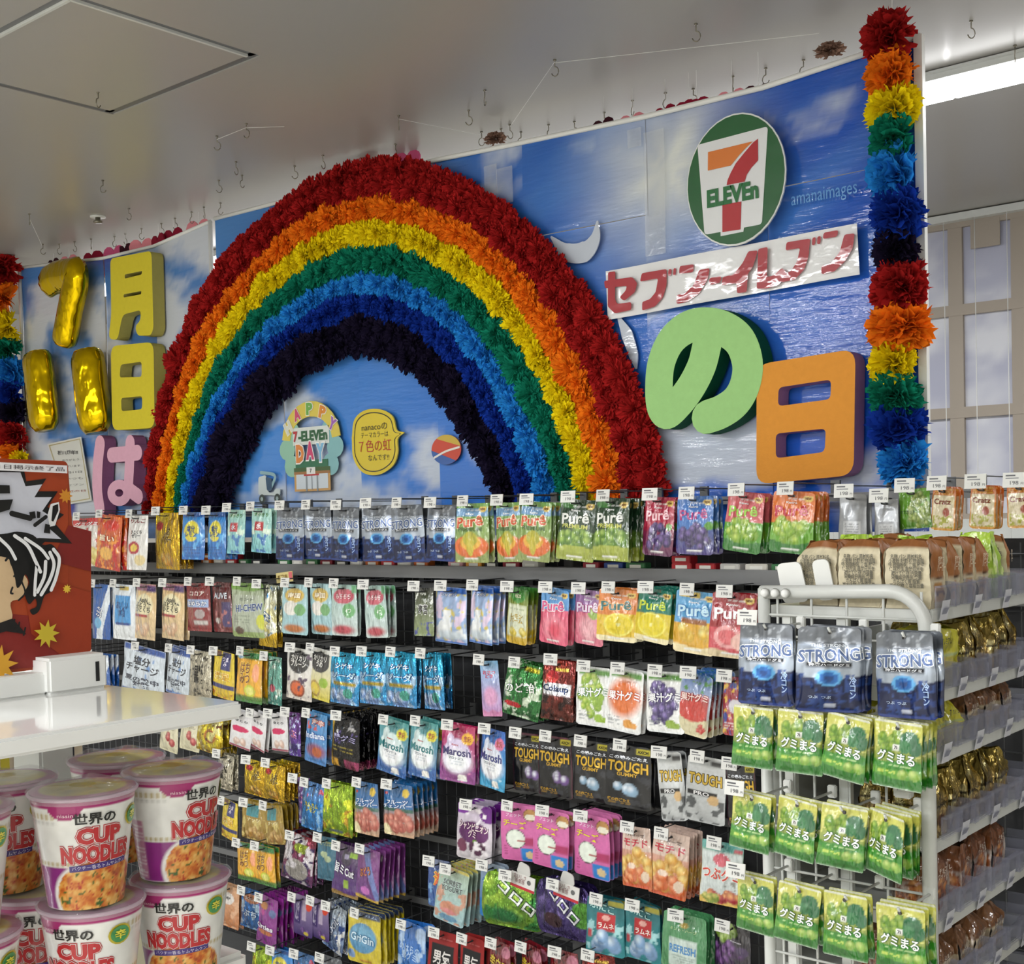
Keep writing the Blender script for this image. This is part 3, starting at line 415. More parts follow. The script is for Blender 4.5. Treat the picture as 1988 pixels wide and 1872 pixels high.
 'kororogrape': ('round purple grape gummy pouch with red white header card', 'foil', 'round', [('G', '3a2a66', '40306e'), grapes('3c2c6c', '8474b4', 4, cx=.4, cy=.6, rx=.42, ry=.4, r=.14, n=40), ('E', .88, .5, .2, .24, '4a8a2c'), ('E', .36, .30, .18, .14, '3a1c28'), ('T', 'コロロ', .55, .60, .62, .17, 'dfe2e8', '3a3a54', -38)]),
 'punicool': ('teal gummy bag with a red square label', 'softfoil', 'pouch', [('G', '2c8c94', '1c6068'), ('N', '9ccdd2', .63, 6, 3), ('R', .3, .44, .78, .74, 'b8242c'), ('T', 'ラムネ', .54, .53, .42, .1, 'f2e4e0'), ('E', .54, .66, .1, .05, 'e0a8a0'), ('T', 'ぷにこ', .42, .84, .66, .13, '9fc8c6', '1c5a60', -8), ('R', .58, .88, 1, .97, 'a8a23c'), ('B', .5, .22, .3, .12, .15, 7, '8ab0dc', 'dcecf6', 5), ('R', .05, .28, .17, .42, 'b04048')]),
 'refresh': ('green zip pouch with a white panel', 'film', 'pouch', [('G', '3f8450', '4a8f5c'), ('R', .2, .06, .82, .56, 'c3d4cc'), ('T', 'REFRESH', .5, .38, .58, .14, '3f86c0'), ('L', .26, .14, .78, .27, 3, '8aa098'), ('T', 'ミント・ハーブ', .5, .72, .6, .05, 'b9d29a'), ('E', .5, .80, .09, .05, 'b8a040')]),
 'darkgrape': ('black box bag with green and purple grapes', 'film', 'pouch', [('G', '241a30', '1a1820'), grapes('7a9a3a', 'c0d880', 3, cx=.3, cy=.8, rx=.26, ry=.16, r=.1, n=12), grapes('3a1c4a', '8a5aa0', 7, cx=.4, cy=.34, rx=.4, ry=.26, r=.12, n=20), ('E', .8, .5, .15, .1, '3a2450'), ('T', 'Kasugai', .62, .66, .3, .04, 'c8c4d0')]),
 'orangewhite': ('peach and white slim pack', 'film', 'pillow', [('G', 'b8703c', 'c89a74'), ('E', .5, .7, .3, .14, 'd8d2cc'), ('T', '梅', .5, .7, .3, .1, '2a2a2a'), ('N', 'd8a884', .6, 5, 3)]),
 'bluefizz': ('blue candy bag with an orange oval', 'foil', 'pillow', [('G', '2a62a4', '2c66a8'), ('E', .5, .76, .36, .11, 'b87a5a'), ('T', 'SOUR', .5, .76, .5, .07, 'd8c8c0', '8a3a2a'), ('N', 'a8c4e0', .62, 6, 3), ('T', 'ぷち', .5, .4, .6, .16, 'c8d8ec', '1f4f90')]),
 'magentaslim': ('slim magenta purple candy bag', 'film', 'pillow', [('G', '7a1c7c', '8a2c8a'), ('E', .35, .8, .2, .08, 'c07a3a'), ('E', .3, .66, .14, .06, 'b03a8a'), ('T', 'Kirties', .45, .38, .85, .1, 'f0ecf4', '5a1660'), ('E', .5, .27, .34, .05, 'b86a3a'), ('E', .8, .7, .16, .08, '5a6a9a')]),
 'purplestick': ('purple and white card pack', 'matte', 'pouch', [('G', '3a2462', '8a7a9a'), ('R', .08, .3, .42, .88, '33205c'), ('T', 'ぶどう糖', .25, .6, .2, .5, 'd0c8de'), ('R', .5, .4, .72, .9, 'a89ab0'), ('E', .82, .8, .16, .14, 'c8402a'), ('B', .5, .14, .34, .06, .09, 7, '4a2a66', '8a6aa6', 4), ('E', .7, .08, .12, .05, 'b8a83a')]),
 'silverblue': ('silver and blue foil bag', 'foil', 'pillow', [('G', '6a8ac0', 'b0bcc8'), ('N', '2a4a90', .54, 5, 3), ('N', 'f4f6f8', .6, 6, 9), ('T', 'COOL', .5, .5, .7, .14, 'dfe6f4', '2a3f7a', 60)]),
 'yellowgrin': ('yellow pouch with a large blue circle', 'film', 'pouch', [('G', 'c9b41c', 'cdbb24'), ('R', 0, .88, 1, 1, '2a3a5c'), ('T', 'カムカム', .5, .93, .8, .05, '9ab0d0'), ('E', .48, .50, .42, .28, '4a8ab4'), ('E', .48, .56, .36, .16, '6aa4c4', .5), ('T', 'GriGin', .48, .50, .7, .15, 'c8e0ee', '2f6a94', -4), ('E', .14, .16, .12, .09, '6a8ab8'), ('R', .4, .06, .75, .09, 'b86a1c')]),
 'bluegummy': ('bright blue gummy bag with white clouds', 'film', 'pouch', [('G', '2a74c4', '2468b8'), ('E', .85, .82, .22, .14, '9fb8d8'), ('E', .08, .2, .14, .09, '8ab0dc'), ('N', 'a8c4e4', .64, 5, 3), ('T', 'のはらの\n雲グミ', .48, .42, .72, .3, 'a9c8ee'), ('R', .2, .04, .8, .1, '6a94a4')]),
 'redblack': ('red card pack with a black panel', 'matte', 'pouch', [('G', '8a1a1c', '94201f'), ('R', .12, 0, .88, .76, '1b1a1c'), ('T', '男気\n梅', .5, .4, .6, .5, 'd8d4d0'), ('L', .2, .84, .8, .88, 1, 'c86a6a')]),
 'redyellow': ('dark red bag with yellow lettering', 'film', 'pillow', [('G', '6a1418', '7a1a24'), ('N', '2c1214', .56, 6, 3), ('T', '辛ウマ', .5, .55, .85, .25, 'c9b02a', '5a1010', -8), ('E', .8, .82, .2, .12, 'c07088')]),
 'orangecratz': ('orange edged snack pouch with pretzels', 'film', 'pouch', [('G', 'd89a3a', 'c8641c'), ('R', .06, .05, .94, .80, 'dccfae'), ('L', .1, .80, .9, .97, 3, 'f0c860'), ('T', 'Cratz', .46, .66, .72, .13, '7a2c14'), ('E', .64, .42, .14, .1, 'a0442c'), ('N', 'a8a83a', .5, 9, 3, .08, .06, .92, .34)]),
 'greengrape': ('lime green bag with muscat bunch', 'film', 'pillow', [('G', '4a7a1c', '6fae2a'), grapes('6f8a2c', 'cad88a', 3, cx=.66, cy=.45, rx=.32, ry=.42, r=.09, n=44), ('T', 'マスカット', .3, .42, .5, .1, '1d4a14')]),
 'greypouch': ('plain grey pouch turned back to front', 'softfoil', 'pouch', [('G', '8d9094', '9b9da0'), ('R', .2, .1, .8, .5, 'b5b7ba'), ('L', .25, .14, .75, .46, 7, '6c6f72')]),
}
# ------------------------------------------------------------------ shapes on upright planes
from mathutils.geometry import tessellate_polygon
def prism(mb, loops, d0, d1, col, side=None, axis='Y', mi=0):
    """flat outline (outer loop, then holes) given thickness from d0 (face) to d1 (back) along Y or X"""
    f3 = (lambda a, b, d: (a, d, b)) if axis == 'Y' else (lambda a, b, d: (d, a, b))
    loops = [[tuple(p) for p in l] for l in loops]
    flat = [p for l in loops for p in l]
    tris = tessellate_polygon([[Vector((p[0], p[1], 0)) for p in l] for l in loops])
    mb.add([f3(p[0], p[1], d0) for p in flat], [tuple(t) for t in tris], col, mi)
    if d1 is None: return
    side = side or col; n0 = 0
    mb.add([f3(p[0], p[1], d1) for p in flat], [tuple(t)[::-1] for t in tris], side, mi)
    for l in loops:
        n = len(l); vs = [f3(p[0], p[1], d0) for p in l] + [f3(p[0], p[1], d1) for p in l]
        mb.add(vs, [(i, (i + 1) % n, n + (i + 1) % n, n + i) for i in range(n)], side, mi)

def rounded(pts, r, n=5):
    out = []; m = len(pts)
    for i in range(m):
        p0, p, p1 = Vector(pts[i - 1]), Vector(pts[i]), Vector(pts[(i + 1) % m])
        a = (p0 - p); b = (p1 - p); rr = min(r, a.length * .45, b.length * .45)
        A = p + a.normalized() * rr; B = p + b.normalized() * rr
        for k in range(n + 1):
            t = k / n; out.append(tuple(A * (1 - t) ** 2 + p * 2 * t * (1 - t) + B * t * t))
    return out

def catmull(pts, n=6):
    P = [Vector(p) for p in pts]; P = [P[0] * 2 - P[1]] + P + [P[-1] * 2 - P[-2]]; out = []
    for i in range(1, len(P) - 2):
        for k in range(n):
            t = k / n; a, b, c, d = P[i - 1], P[i], P[i + 1], P[i + 2]
            out.append(.5 * ((2 * b) + (c - a) * t + (2 * a - 5 * b + 4 * c - d) * t * t + (3 * b - a - 3 * c + d) * t ** 3))
    out.append(P[-2]); return out

def ribbon(pts, hw, smooth=6, capn=6):
    """outline of a brush stroke with round ends; hw half width (number or list per point)"""
    P = catmull(pts, smooth) if smooth > 1 else [Vector(p) for p in pts]
    m = len(P); H = [hw] * m if not isinstance(hw, (list, tuple)) else [np.interp(i / (m - 1) * (len(hw) - 1), range(len(hw)), hw) for i in range(m)]
    L = []; Rr = []
    for i, p in enumerate(P):
        d = (P[min(i + 1, m - 1)] - P[max(i - 1, 0)]).normalized(); nn = Vector((-d.y, d.x))
        L.append(p + nn * H[i]); Rr.append(p - nn * H[i])
    def cap(c, a, b):
        s = (a - c); out = []
        for k in range(1, capn):
            t = math.pi * k / capn; out.append(c + Vector((s.x * math.cos(t) + s.y * math.sin(t), -s.x * math.sin(t) + s.y * math.cos(t))))
        return out
    return [tuple(p) for p in L + cap(P[-1], L[-1], Rr[-1]) + Rr[::-1] + cap(P[0], Rr[0], L[0])]

def strip(mb, pts, hw, d0, d1, col, side=None, axis='Y', smooth=6, capn=7):
    """thick brush stroke as a strip, safe where the stroke closes on itself"""
    f3 = (lambda a, b, d: (a, d, b)) if axis == 'Y' else (lambda a, b, d: (d, a, b))
    loop = ribbon(pts, hw, smooth, capn); m = len(catmull(pts, smooth)) if smooth > 1 else len(pts)
    dd = lambda i: -.0014 * min(i, m - 1) / m   # the face climbs a hair along the stroke
    L = loop[:m]; c1 = loop[m:m + capn - 1]; Rr = loop[m + capn - 1:2 * m + capn - 1][::-1]; c0 = loop[2 * m + capn - 1:]
    for d, cc in ((d0, col), (d1, side or col)):
        if d is None: continue
        mb.add([f3(p[0], p[1], d + dd(i % m)) for i, p in enumerate(L + Rr)], [(i, i + 1, m + i + 1, m + i) for i in range(m - 1)], cc)
        for cap, a, b, e in ((c1, L[-1], Rr[-1], m), (c0, Rr[0], L[0], 0)):
            q = [a] + list(cap) + [b]; mb.add([f3(p[0], p[1], d + dd(e)) for p in q], [tuple(range(len(q)))], cc)
    if d1 is not None:
        n = len(loop); mb.add([f3(p[0], p[1], d0) for p in loop] + [f3(p[0], p[1], d1) for p in loop], [(i, (i + 1) % n, n + (i + 1) % n, n + i) for i in range(n)], side or col)

def circ(cx, cz, rx, rz=None, n=36, a0=0): 
    rz = rz or rx
    return [(cx + rx * math.cos(a0 + 2 * math.pi * i / n), cz + rz * math.sin(a0 + 2 * math.pi * i / n)) for i in range(n)]

def ptext(mb, s, cx, cz, w, h, y, col, outline=None, bold=0.025, ob=0.075, rot=0, shear=0, axis='Y', mi=0):
    for j, (bo, cc) in enumerate(([(ob, outline)] if outline else []) + [(bold, col)]):
        q, fs = text_box(s, cx, cz, w, h, bo, R(rot), shear, bold)
        if axis == 'Y': vs = [(p[0], y - 0.0012 * j, p[1]) for p in q]
        else: vs = [(y + 0.0012 * j, p[0], p[1]) for p in q]
        mb.add(vs, fs, cc, mi)

# ------------------------------------------------------------------ room shell
def struct(name, mb, m, **k):
    o = mb.build(name, m, **k); o['kind'] = 'structure'; return o
X0, X1, YN, YF = -8.0, 4.2, -4.6, 6.2
b = MB(); b.box((X0, YN, FZ - .1), (X1, YF, FZ)); struct('floor', b, M['floor'])
# ceiling: large panels with fine joints and one framed access hatch
HX0, HX1, HY0, HY1 = (-3.864, -3.086, 1.853, 2.474)
ceil = empty('ceiling', (0, 0, 0)); ceil['kind'] = 'structure'
b = MB(); T = 0.05; G_ = .012
for a, c in (((X0, YN), (HX0 - G_, YF)), ((HX1 + G_, YN), (X1, YF)), ((HX0 - G_, YN), (HX1 + G_, HY0 - G_)), ((HX0 - G_, HY1 + G_), (HX1 + G_, YF))):
    b.box((a[0], a[1], CEIL), (c[0], c[1], CEIL + T))
b.box((HX0 - .05, HY0 - .05, CEIL + .04), (HX1 + .05, HY1 + .05, CEIL + .05)); b.build('ceiling_board', M['ceiling'], ceil)
b = MB(); b.box((HX0 + .022, HY0 + .022, CEIL - .002), (HX1 - .022, HY1 - .022, CEIL + .02)); b.build('access_panel', M['ceiling'], ceil)
b = MB()
for a, c in (((HX0 - .014, HY0 - .014), (HX1 + .014, HY0 + .022)), ((HX0 - .014, HY1 - .022), (HX1 + .014, HY1 + .014)), ((HX0 - .014, HY0), (HX0 + .022, HY1)), ((HX1 - .022, HY0), (HX1 + .014, HY1))):
    b.box((a[0], a[1], CEIL + .004), (c[0], c[1], CEIL + .03))
b.build('hatch_frame', M['greymetal'], ceil)
b = MB()
b.box((HX0 + .018, HY0 + .012, CEIL - .004), (HX1 - .018, HY0 + .021, CEIL + .01)); b.box((HX1 - .021, HY0 + .018, CEIL - .004), (HX1 - .012, HY1 - .018, CEIL + .01))
b.build('hatch_trim', M['whitemetal'], ceil)

for nm, a, c in (('wall_left', (X0 - .1, YN, FZ), (X0, YF, CEIL)), ('wall_right', (X1, YN, FZ), (X1 + .1, YF, CEIL)), ('wall_near', (X0, YN - .1, FZ), (X1, YN, CEIL))):
    b = MB(); b.box(a, c); struct(nm, b, M['wall'])
WY = 6.16
b = MB(); b.box((X0, WY + .04, FZ), (X1, WY + .14, CEIL)); struct('wall_far', b, M['wall'])
# window of pale panes behind beige bars on the far wall
win = empty('window_1', (0, WY, 0)); win['kind'] = 'structure'
wz = [0, 1.936, 2.434, 2.859]   # bottom, bar, bar, top
wx = [-2.378 + k * 0.302 for k in range(-8, 9)]
zs = [wz[1] - .52, wz[1], wz[2], wz[3]]
bt = .035
for i in range(len(wx) - 1):
    for j in range(3):
        nx_, nz_ = 14, 18
        u, v = np.meshgrid(np.linspace(wx[i] + bt * .8, wx[i + 1] - bt * .8, nx_), np.linspace(zs[j] + bt * .6, zs[j + 1] - bt * .6, nz_))
        n = fbm(u * 3.1 + 5, v * 4.2, 12, 4)[..., None]
        a = np.clip((n - .45) / .2, 0, 1)
        c = np.array(lin('b4b6c9')) * (1 - a) + np.array(lin('dadbe2')) * a
        mb = MB(); mb.grid(np.stack([u, np.zeros_like(u) + .02, v], -1), c); mb.build('pane', M['screen'], win)
b = MB()
for x in wx: b.box((x - bt, 0, zs[0]), (x + bt, .03, zs[-1]))
for z in zs: b.box((wx[0], -.003, z - bt * .75), (wx[-1], .03, z + bt * .75))
b.build('window_bars', M['muntin'], win)
b = MB()
for k in range(3, 8): b.box((wx[8 + 0] + .08 + (k - 4) * .62, -.006, zs[-1] - .14), (wx[8] + .22 + (k - 4) * .62, .0, zs[-1] - .01))
b.build('paper_label', M['muntin'], win)
b = MB(); b.box((wx[0], -.05, zs[-1] + .0), (wx[-1], .03, zs[-1] + .035)); b.box((wx[0], -.02, FZ), (wx[-1], .03, zs[0]))
b.build('window_head', M['whitemetal'], win)
b = MB()
for x in wx[6:12]:
    for dx in (-.03, .12): b.tube([(x + dx, -.06, zs[-1]), (x + dx, -.06, .9)], .0022, 5)
b.build('pull_cord', M['whiteplastic'], win)

# ceiling strip lights
for i, (x0, x1, y, w) in enumerate(LAMPS):
    lab = ['white ceiling strip light over the noodle cup stand', 'long white ceiling strip light over the near aisle', 'long white ceiling strip light farthest from the sky posters', 'lit white ceiling strip light behind the tissue pompom string'][i]
    t = empty('ceiling_strip_light', ((x0 + x1) / 2, y, CEIL), 0, lab, 'light', 'ceiling strip lights')
    h = (x1 - x0) / 2
    b = MB(); b.box((-h, -.075, -.03), (h, .075, 0)); b.box((-h, -.09, -.012), (h, .09, -.004)); b.build('light_housing', M['whitemetal'], t)
    b = MB(); n = max(1, round(2 * h / 1.25)); L_ = 2 * h / n
    for k in range(n):
        mb = MB(); a = -h + k * L_ + .008; c = a + L_ - .016
        vs = []; m_ = 9
        for xx in (a, c):
            for q in range(m_): an = math.pi * q / (m_ - 1); vs.append((xx, -.055 * math.cos(an), -.03 - .05 * math.sin(an)))
        fs = [(q, q + 1, m_ + q + 1, m_ + q) for q in range(m_ - 1)] + [tuple(range(m_)), tuple(range(2 * m_ - 1, m_ - 1, -1))]
        mb.add(vs, fs, smooth=False); mb.build('light_diffuser', M['lamp'], t)

# small screw hooks in the ceiling
def hook_mesh():
    b = MB(); pts = [(0, 0, 0), (0, 0, -.016)] + [(.009 * math.sin(a) , 0, -.027 + .011 * math.cos(a)) for a in np.linspace(0, 4.4, 9)]
    b.tube(pts, .0013, 5); b.tube([(0, 0, 0), (0, 0, -.003)], .004, 6)
    return b.mesh('ceiling_hook', M['hookmetal'])
hm = hook_mesh()
HOOKS = [(-1.979, 3.193), (-2.455, 3.136), (-2.798, 3.195), (-2.977, 3.312), (-3.189, 3.181), (-3.637, 2.867), (-3.829, 2.883), (-4.649, 2.924), (-4.323, 3.258), (-4.194, 3.277), (-4.053, 3.139), (-3.939, 3.339), (-3.751, 3.323), (-5.376, 3.002), (-4.991, 3.265), (-4.739, 3.486), (-4.628, 3.493), (-3.112, 3.53), (-3.037, 3.553), (-2.982, 3.538), (-3.01, 3.633), (-2.883, 3.637), (-2.794, 3.675), (-2.654, 3.665), (-2.508, 3.629), (-2.382, 3.642), (-2.292, 3.673), (-2.133, 3.66), (-2.017, 3.667), (-1.894, 3.685), (-1.384, 3.736), (-1.36, 4.032), (-3.704, 2.322), (-3.446, 3.416), (-5.915, 3.37), (-5.861, 3.428), (-5.757, 3.451), (-5.651, 3.478), (-5.524, 3.528), (-5.44, 3.534), (-5.292, 3.528), (-5.138, 3.534), (-5.007, 3.52), (-4.856, 3.503)]
def where(x, y):
    if x < -4.3: return 'over the balloon end of the posters'
    if x < -2.9: return 'over the paper rainbow'
    return 'over the logo end of the posters'
HOOKS = sorted(HOOKS, key=lambda p: -p[0]); hcount = {}
for i, (x, y) in enumerate(HOOKS):
    k_ = where(x, y); hcount[k_] = hcount.get(k_, 0) + 1
    o = place('ceiling_hook', hm, None, (x, y, CEIL), (0, 0, rnd.uniform(0, 6)), (1.35,) * 3)
    props(o, 'small metal ceiling hook ' + k_ + ', ' + ORD[hcount[k_] - 1] + ' from the window', 'hook', 'ceiling hooks ' + where(x, y))
for i, (pts, lab) in enumerate([([(-2.44, 3.116, 2.885), (-2.966, 3.519, 2.885)], 'thin clear thread from the ceiling hook down toward the logo posters'), ([(-2.446, 3.123, 2.885), (-1.736, 3.477, 2.885)], 'long clear thread strung across the ceiling above the logo sign'), ([(-3.184, 3.175, 2.885), (-3.108, 3.517, 2.885)], 'clear thread above the shoulder of the rainbow'), ([(-3.824, 2.878, 2.885), (-3.636, 2.865, 2.885), (-3.532, 2.952, 2.885)], 'clear thread over the crest of the rainbow'), ([(-5.399, 3.014, 2.885), (-5.938, 3.384, 2.885)], 'short clear thread above the gold seven balloon')]):
    b = MB(); b.tube([(x, y, z) for x, y, z in pts], .0007, 4)
    props(b.build('nylon_thread', M['whiteplastic']), lab, 'thread', 'threads under the ceiling')
# sprinkler
t = empty('sprinkler_head', (*(-5.212, 3.246), CEIL), 0, 'small round chrome sprinkler head on the ceiling above the balloons', 'sprinkler')
b = MB(); b.tube([(0, 0, 0), (0, 0, -.006)], .035, 16); b.build('ceiling_plate', M['whitemetal'], t)
b = MB(); b.tube([(0, 0, -.006), (0, 0, -.02), (0, 0, -.022), (0, 0, -.03)], [.012, .012, .02, .02], 12); b.build('deflector', M['hookmetal'], t)

# ------------------------------------------------------------------ sky posters hung from the ceiling
PY = 3.45
SUN = (-2.266, 2.592)
def sky(X, Z, k, left=False):
    n = fbm(X * 2.2 + k * 3.1, Z * 4.6 + k * 1.7, 40 + k, 6)
    if left:
        base = np.array(lin('4d7fc0')); t = np.clip((n - .40) / .16, 0, 1)[..., None]
        c = base * (1 - t) + np.array(lin('c9cfd9')) * t
        d = np.clip((fbm(X * 1.1 + 9, Z * 2.2, 77, 3) - .56) / .05, 0, 1)[..., None]; return c * (1 - d) + np.array(lin('3a3f9c')) * d
    g = np.clip((X + 4.6) / 3.0, 0, 1)[..., None]; hz = np.clip((Z - 1.5) / 1.3, 0, 1)[..., None]
    deep = np.array(lin('4f92de')) * (1 - g) + np.array(lin('0f58cc')) * g
    c = deep * (1 - hz * .25) 
    pale = np.clip(.55 - g[..., 0] * .75, 0, 1)
    thr = .53 - .10 * np.exp(-((Z - 1.62) / .09) ** 2) - pale * .12 + (Z - 1.6) * .13 + g[..., 0] * .05 + (0.05 if k in (3, 6) else 0)
    t = np.clip((n - thr) / .13, 0, 1)[..., None] * .9
    c = c * (1 - t) + np.array(lin('ccd4df')) * t
    st = np.clip(fbm((X + Z * .6) * 1.2, (Z - X * .4) * 7, 5, 3) - .42, 0, 1)[..., None] * 1.2 * hz * g
    c = c * (1 - st) + np.array(lin('6aa6e0')) * st
    d = np.sqrt((X - SUN[0]) ** 2 + ((Z - SUN[1])) ** 2); an = np.arctan2(Z - SUN[1], X - SUN[0])
    s = np.clip(1.0 - d / .50, 0, 1) ** 1.7 * (.92 + .10 * np.cos(an * 7)) * (.6 + .8 * fbm(X * 6, Z * 6, 9, 3)); s = np.clip(s * 1.25, 0, 1)[..., None]
    return c * (1 - s) + np.array(lin('dfe3e0')) * s
def sheet(parent, x0, x1, z0, z1t, k, left=False, dy=0.0):
    """one poster sheet; z1t top heights at both ends (it sags between)"""
    nx_ = max(4, int((x1 - x0) / .02)); nz_ = max(4, int(abs(z1t[0] - z0) / .02))
    u, v = np.meshgrid(np.linspace(0, 1, nx_), np.linspace(0, 1, nz_))
    X = x0 + (x1 - x0) * u; Z = z0 + (z1t[0] + (z1t[1] - z1t[0]) * u - z0) * v
    Y = PY + dy + .006 * np.sin(X * 7 + k) * np.cos(Z * 5) + .003 * (fbm(X * 9, Z * 9, k, 2) - .5)
    mb = MB(); mb.grid(np.stack([X, Y, Z], -1), sky(X, Z, k, left)); mb.grid(np.stack([X, Y + .002, Z], -1), (.6, .6, .6), flip=True)
    return mb.build('poster_sheet', M['poster'], parent)
bd = empty('sky_poster_backdrop', (-3, PY, 1.5), 0, 'large sky and cloud poster backdrop hung from the ceiling behind the rainbow', 'poster')
SE = [(-4.611, 2.82), (-4.185, 2.815), (-3.714, 2.817), (-3.287, 2.812), (-2.851, 2.79), (-2.341, 2.767), (-1.903, 2.76), (-1.419, 2.788)]   # x of the sheet seams; top height at each
zl = 2.454
for i in range(len(SE) - 1):
    (xa, za), (xb, zb) = SE[i], SE[i + 1]
    if i >= 3:
        o = sheet(bd, xa - .003, xb + .003, zl + .0015, (za, zb), i + 1, dy=.004 * (i % 2)); o2 = sheet(bd, xa - .003, xb + .003, 1.42, (zl, zl), i + 8, dy=.004 * ((i + 1) % 2))
        for q in (o, o2): q.location.y -= PY; q.location.x += 3; q.location.z -= 1.5
    else:
        q = sheet(bd, xa - .003, xb + .003, 1.42, (za, zb), i + 1, dy=.004 * (i % 2)); q.location.y -= PY; q.location.x += 3; q.location.z -= 1.5
b = MB(); b.tube([(x + 3, -.004, z - 1.5) for x, z in SE], .009, 8); b.build('top_rail', M['whiteplastic'], bd)
b = MB(); xr = SE[-1][0]; b.box((xr + 3 - .012, -.02, 0.0), (xr + 3 + .012, .0, SE[-1][1] - 1.5)); b.build('end_rail', M['whiteplastic'], bd)
for k, (x0, z0, x1, z1) in enumerate([(-2.337, 2.316, -2.259, 2.713), (-2.4, 2.676, -2.346, 2.735), (-3.025, 2.61, -2.965, 2.739), (-2.969, 2.591, -2.893, 2.718)]):
    mb = MB(); u, v = np.meshgrid(np.linspace(x0, x1, 3), np.linspace(z0, z1, 8)); mb.grid(np.stack([u + 3, -.012 - .002 * np.sin(v * 9), v - 1.5], -1), (.75, .78, .8)); mb.build('clear_tape', M['clearfilm'], bd)
bl = empty('sky_poster_backdrop', (-5.4, PY, 1.5), 0, 'narrow pale cloud poster backdrop behind the gold balloons', 'poster')
LE = [(-6.285, 2.845), (-5.506, 2.779), (-5.075, 2.772), (-4.641, 2.814)]
for i in range(len(LE) - 1):
    q = sheet(bl, LE[i][0] + .001, LE[i + 1][0] - .001, 1.42, (LE[i][1], LE[i + 1][1]), 20 + i, True, dy=.004 * (i % 2)); q.location.y -= PY; q.location.x += 5.4; q.location.z -= 1.5
b = MB(); b.tube([(x + 5.4, -.004, z - 1.5) for x, z in LE], .008, 8)
for s in (LE[0], LE[-1]): b.tube([(s[0] + 5.4, -.006, -.1), (s[0] + 5.4, -.006, s[1] - 1.5)], .010, 8)
b.build('poster_rail', M['whiteplastic'], bl)

# white crescents drawn on the sky
for pts, hw, lab in [([(-2.721, 2.439), (-2.658, 2.38), (-2.581, 2.369), (-2.537, 2.405), (-2.525, 2.459)], [0.004, 0.03, 0.036, 0.022, 0.004], 'white crescent sticker beside the rainbow above the name banner'), ([(-2.45, 2.138), (-2.416, 2.075), (-2.391, 2.005), (-2.382, 1.962)], [0.004, 0.022, 0.018, 0.004], 'white crescent sticker hidden beside the rainbow below the name banner')]:
    b = MB(); prism(b, [ribbon(pts, hw)], PY - .016, PY - .012, 'c3cbd8'); props(b.build('crescent_sticker', M['laminate']), lab, 'sticker')

# string of paper hearts between posters and window
HC = {'d': '3a0f1c', 'r': '8c1430', 'p': 'e08a94', 'k': 'd25a86'}
HN = {'d': 'very dark red', 'r': 'deep red', 'p': 'pale pink', 'k': 'rose pink'}
ha = [(16 * math.sin(t) ** 3 / 17, (13 * math.cos(t) - 5 * math.cos(2 * t) - 2 * math.cos(3 * t) - math.cos(4 * t)) / 17) for t in np.linspace(0, 2 * math.pi, 26)[:-1]]
heart_me = {}
HL = [(-6.083, 2.871, 0.08000000000000002, 'd'), (-5.934, 2.867, 0.08000000000000002, 'p'), (-5.718, 2.853, 0.08000000000000002, 'r'), (-5.616, 2.848, 0.08000000000000002, 'r'), (-5.52, 2.851, 0.08000000000000002, 'k'), (-5.426, 2.844, 0.08800000000000001, 'd'), (-5.282, 2.848, 0.08000000000000002, 'p'), (-5.15, 2.849, 0.08800000000000001, 'r'), (-5.03, 2.856, 0.08800000000000001, 'r'), (-4.831, 2.863, 0.08000000000000002, 'p'), (-2.556, 2.824, 0.057499999999999996, 'd'), (-2.436, 2.814, 0.057499999999999996, 'p'), (-2.307, 2.811, 0.057499999999999996, 'r'), (-2.215, 2.808, 0.05175, 'r'), (-2.186, 2.81, 0.05175, 'r'), (-2.058, 2.805, 0.057499999999999996, 'p'), (-1.963, 2.8, 0.05175, 'd'), (-3.705, 2.936, 0.06899999999999999, 'p'), (-3.489, 2.904, 0.06899999999999999, 'k')]
for i, (x, z, s, c) in enumerate(HL):
    if c not in heart_me:
        b = MB(); prism(b, [[(p[0], p[1] - .7) for p in ha]], -.03, .03, HC[c]); heart_me[c] = b.mesh('paper_heart', M['foam'])
    o = place('paper_heart', heart_me[c], None, (x, PY + .07, z), (0, 0, rnd.uniform(-.3, .3)), (s, .12, s))
    b = MB(); b.tube([(0, .004, -.02), (0, .004, (CEIL - z))], .0007, 4); place('string', b.mesh('string', M['whiteplastic']), o, (0, 0, 0), (0, 0, 0), (1 / s, 1 / .12, 1 / s))
    g = 'paper hearts above the balloon posters' if x < -4 else 'paper hearts above the logo posters'
    nh = sum(1 for q in HL[:i + 1] if q[3] == c and (q[0] < -4) == (x < -4))
    props(o, HN[c] + ' paper heart over the ' + ('balloon' if x < -4 else 'logo') + ' posters, ' + ORD[nh - 1] + ' of its colour', 'heart', g)
for lab, x, z in [('brown crumpled paper rosette above the poster beside the rainbow', -3.017, 2.848), ('brown crumpled paper rosette at the top near the pompom string', -1.712, 2.835)]:
    pass
